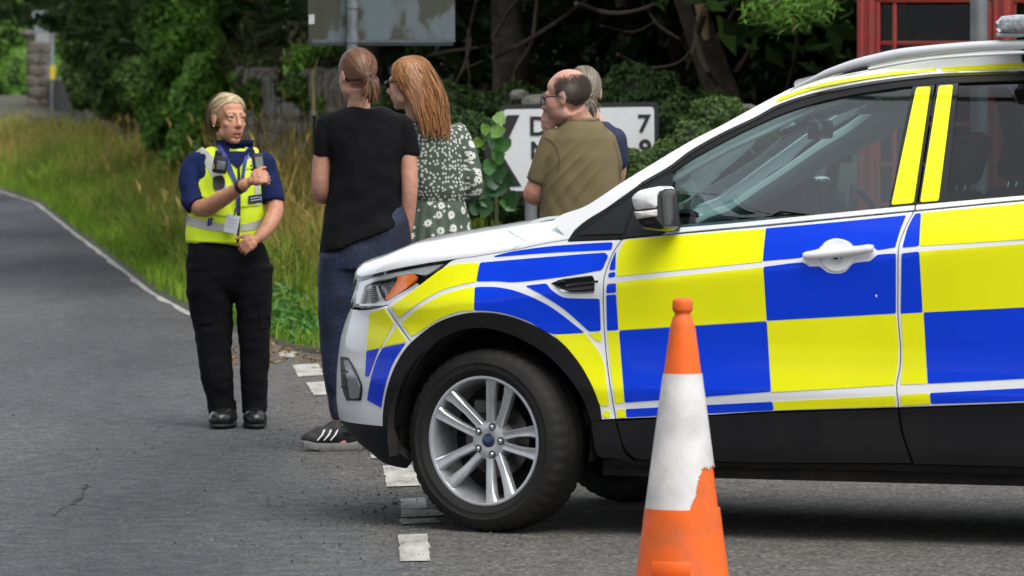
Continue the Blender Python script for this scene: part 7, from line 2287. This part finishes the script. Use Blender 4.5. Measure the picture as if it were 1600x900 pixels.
# ------------------------------------------------------------------ 4: man in olive T-shirt
mn = Person('person', 'balding man with glasses in olive T-shirt holding his chin', 24.4, 900)
b = mn.body
mn.head(884, 152, 0, -112, 8, 0, 1.0, jaw=1.1)
mn.neck(905, 194, .02, .060)
mn.slab(b, [(194, 888, 930, .055, 0), (208, 882, 938, .07, 0), (225, 874, 944, .085, 0), (260, 870, 946, .095, 0), (340, 866, 948, .10, 0), (430, 862, 950, .10, 0)])
mn.limb(b, [(868, 222, 0, .042), (857, 256, .0, .044), (837, 298, .02, .050), (836, 302, .06, .049), (848, 262, .14, .043), (858, 226, .09, .033), (859, 216, .07, .030)])
mn.limb(b, [(942, 222, .02, .045), (950, 265, .1, .046), (938, 300, .16, .045), (900, 310, .24, .04)])
mn.limb(b, [(880, 430, 0, .08), (880, 560, 0, .065), (880, 700, 0, .05)]); mn.limb(b, [(930, 430, 0, .08), (930, 560, 0, .065), (930, 700, 0, .05)])
mn.hand(mn.J(858, 214, .05), np.array([-.010, -.010, .065]), np.array([-1, -.5, 0]), -1, curl=.5, k=1.0)
mn.hand(mn.J(900, 310, .24), np.array([-.06, .02, .0]), np.array([0, -1, .2]), 1, curl=.6)
mn.finish_body((.56, .29, .215), .0058, brow=(.10, .06, .04), beard=(.16, .10, .08), cropped=(.06, .04, .03))
mn.eyes((.05, .05, .04))
olive = mat('olive_tee', (.135, .105, .045), .85, vary=(7, .10), bump=(450, .2, .0015))
m_ = MB()
mn.slab(m_, [(185, 889, 933, .060, .01), (190, 880, 940, .078, .01), (200, 872, 948, .09, 0), (215, 860, 957, .108, 0), (245, 850, 964, .125, 0), (285, 846, 968, .132, 0), (340, 842, 972, .135, 0), (400, 842, 972, .135, 0), (440, 842, 970, .13, 0)])
mn.limb(m_, [(868, 222, 0, .064), (857, 250, .0, .063), (844, 286, .015, .061)], ends=False); m_.ball(mn.J(868, 224, 0), .064)
mn.limb(m_, [(942, 220, .02, .064), (950, 255, .07, .064), (946, 280, .11, .062)], ends=False); m_.ball(mn.J(942, 222, .02), .063)
def man_folds(V, Nr):
    # creases pulling from the armpit, and a heavy fold under the sleeve
    x, z = V[:, 0] - (872 - 900) / mn.s, V[:, 2] - (1.75 - (240 - 100) / mn.s)
    k = np.exp(-((x - .05) / .10) ** 2) * np.exp(-((z + .10) / .16) ** 2)
    V = V + Nr * (np.abs(np.sin(z * 34 - x * 46 + 1.5 * np.sin(z * 9))) ** 6 * .007 * k)[:, None]
    k2 = np.clip((1.30 - V[:, 2]) / .2, 0, 1) * np.exp(-((x - .03) / .12) ** 2)
    return V + Nr * (np.sin(V[:, 2] * 48 + x * 60 + 2 * np.sin(x * 20)) * .0018 * k2)[:, None]
mto, mV, mF, _ = mn.cloth('t_shirt', m_, olive, .0078, 3, ((.010, (4, 4, 3), 3), (.004, (12, 12, 7), 9)), hook=man_folds)
bvm = mn.bvh(mV, mF); osm = mat('olive_seam', (.085, .066, .028), .9)
for pl_ in ([(850, 214.5), (862, 220), (872, 236), (875, 252), (873, 268), (871.5, 268), (873, 252), (870, 237), (861, 222), (850, 216)], [(822, 276), (836, 283), (852, 287), (852, 288.5), (836, 284.5), (822, 277.5)]):
    mn.patch('seam', bvm, pl_, osm, .003, step=3, lip=.001, parent=mto)
m_ = MB(); m_.tube([mn.J(888, 186, -.035), mn.J(899, 188.5, -.055), mn.J(912, 189, -.06), mn.J(926, 188, -.052), mn.J(935, 186, -.02)], .007, 8); m_.build('collar', olive, mto)
m_ = MB(); mn.slab(m_, [(420, 844, 968, .13, 0), (470, 846, 966, .13, 0), (520, 848, 964, .12, 0)]); mn.slab(m_, [(480, 848, 908, .11, 0), (600, 855, 902, .09, 0), (705, 858, 902, .085, 0)]); mn.slab(m_, [(480, 904, 964, .11, 0), (600, 908, 956, .09, 0), (705, 910, 952, .085, 0)])
mn.cloth('trousers', m_, mat('navy_jeans', (.015, .018, .03), .85), .012, 3)
for x in (880, 930):
    g = mn.J(x, 690, 0); g[2] = 0.0; m_ = MB(); m_.ball(Vector(g) + Vector((-.05, .02, .045)), (.13, .05, .05)); V, F, _ = remesh(m_, .01, 2); V[:, 2] = np.maximum(V[:, 2], .003); obj('shoe', V, F, boot, mn.root)
# cropped dark hair round a bald crown
paths = []
while len(paths) < 9000:
    u = rng.normal(0, 1, 3); u /= np.linalg.norm(u)
    band = u[2] < .70 - .30 * max(0, -u[1]) and u[2] > -.92 + .95 * max(0, -u[1] + .35)
    back = u[1] > -.42
    th = (.72 - u[2]) * .8
    if not (band and back) or rng.random() > .06 + max(0, th) * min(1, max(0.15, (u[1] + .42) * 3)): continue
    if u[1] < -.12 and u[2] < -.25: continue
    if u[2] < -.6 and rng.random() < (-.6 - u[2]) * 2.2: continue
    p = SC + u * SR * 1.005; dn = np.array([0, .25, -1.0]); dn -= u * (dn @ u)
    ln = rng.uniform(.008, .014); paths.append(np.array([p, p + u * .003 + dn * ln * .5, p + u * .0045 + dn * ln]))
for_m = hair_mat('dark_hair', (.028, .018, .012), (.085, .056, .040))
hair_obj(mn, 'hair', np.array(paths), .0021, .0012, for_m)
Mh, ch_ = mn.head_M
gl = MB()
for x in (-1, 1):
    ring_ = [ch_ + Mh @ Vector((x * .033 + .027 * math.cos(t), -.098 + .25 * abs(x * .033 + .027 * math.cos(t)) * .3, .000 + .020 * math.sin(t))) for t in np.linspace(0, 6.28, 18)]
    gl.tube(ring_, .0024, 6)
    gl.tube([ch_ + Mh @ Vector(q) for q in ((x * .057, -.09, .007), (x * .080, -.06, .009), (x * .084, .005, .006), (x * .082, .02, -.008))], .0028, 6)
gl.tube([ch_ + Mh @ Vector((-.010, -.094, .003)), ch_ + Mh @ Vector((.010, -.094, .003))], .002, 6)
go = gl.build('glasses', mat('glasses_frame', (.012, .018, .026), .25), mn.root)
for x in (-1, 1):
    MB().add([ch_ + Mh @ Vector((x * .033 + .022 * math.cos(t), -.0925, .015 * math.sin(t))) for t in np.linspace(0, 6.28, 19)[:-1]], [tuple(range(18))]).build('lens', glass_mat('spectacle%d' % x, (.75, .85, .9)), go, smooth=False)

# ------------------------------------------------------------------ 5: grey-haired woman behind the man
gw = Person('person', 'grey-haired woman in navy top mostly hidden behind the balding man', 25.6, 925)
b = gw.body
gw.head(913, 144, 0, 175, 2, 0, .97)
gw.neck(927, 196, .0, .05)
gw.slab(b, [(196, 905, 955, .06, 0), (215, 885, 965, .08, 0), (300, 890, 960, .1, 0), (420, 885, 965, .11, 0)])
gw.limb(b, [(888, 220, 0, .045), (880, 270, 0, .042), (885, 320, .05, .036)]); gw.limb(b, [(962, 220, 0, .045), (964, 270, .05, .042), (950, 310, .14, .036)])
gw.limb(b, [(905, 430, 0, .07), (905, 560, 0, .055), (905, 690, 0, .04)]); gw.limb(b, [(945, 430, 0, .07), (945, 560, 0, .055), (945, 690, 0, .04)])
gw.finish_body((.58, .33, .25), .007)
m_ = MB(); gw.slab(m_, [(190, 912, 950, .06, 0), (200, 895, 962, .08, 0), (215, 884, 968, .1, 0), (260, 884, 968, .11, 0), (340, 886, 966, .115, 0), (440, 884, 968, .12, 0)])
gw.limb(m_, [(890, 218, 0, .056), (882, 250, 0, .054)]); gw.limb(m_, [(960, 218, 0, .056), (964, 250, .02, .054)])
gw.cloth('top', m_, mat('navy_top', (.012, .018, .05), .8), .009, 3)
m_ = MB(); gw.slab(m_, [(430, 884, 968, .12, 0), (500, 886, 966, .12, 0)]); gw.slab(m_, [(480, 886, 925, .1, 0), (690, 892, 922, .07, 0)]); gw.slab(m_, [(480, 924, 966, .1, 0), (690, 928, 960, .07, 0)])
gw.cloth('trousers', m_, blk_cloth, .012, 3)
for x in (907, 944):
    g = gw.J(x, 690, 0); g[2] = 0.0; m_ = MB(); m_.ball(Vector(g) + Vector((0, .04, .04)), (.045, .11, .045)); V, F, _ = remesh(m_, .01, 2); V[:, 2] = np.maximum(V[:, 2], .003); obj('shoe', V, F, boot, gw.root)
gh = tied_hair(gw, (-.030, .118, -.035), hair_mat('grey_hair', (.055, .042, .028), (.28, .23, .165)), mat('grey_base', (.10, .08, .055), .6), 3000, tail=.05)
Mh, ch_ = gw.head_M
MB().ball(ch_ + Mh @ Vector((-.030, .118, -.036)), (.03, .026, .03)).build('bun', mat('grey_base', (.10, .08, .055), .6), gh)
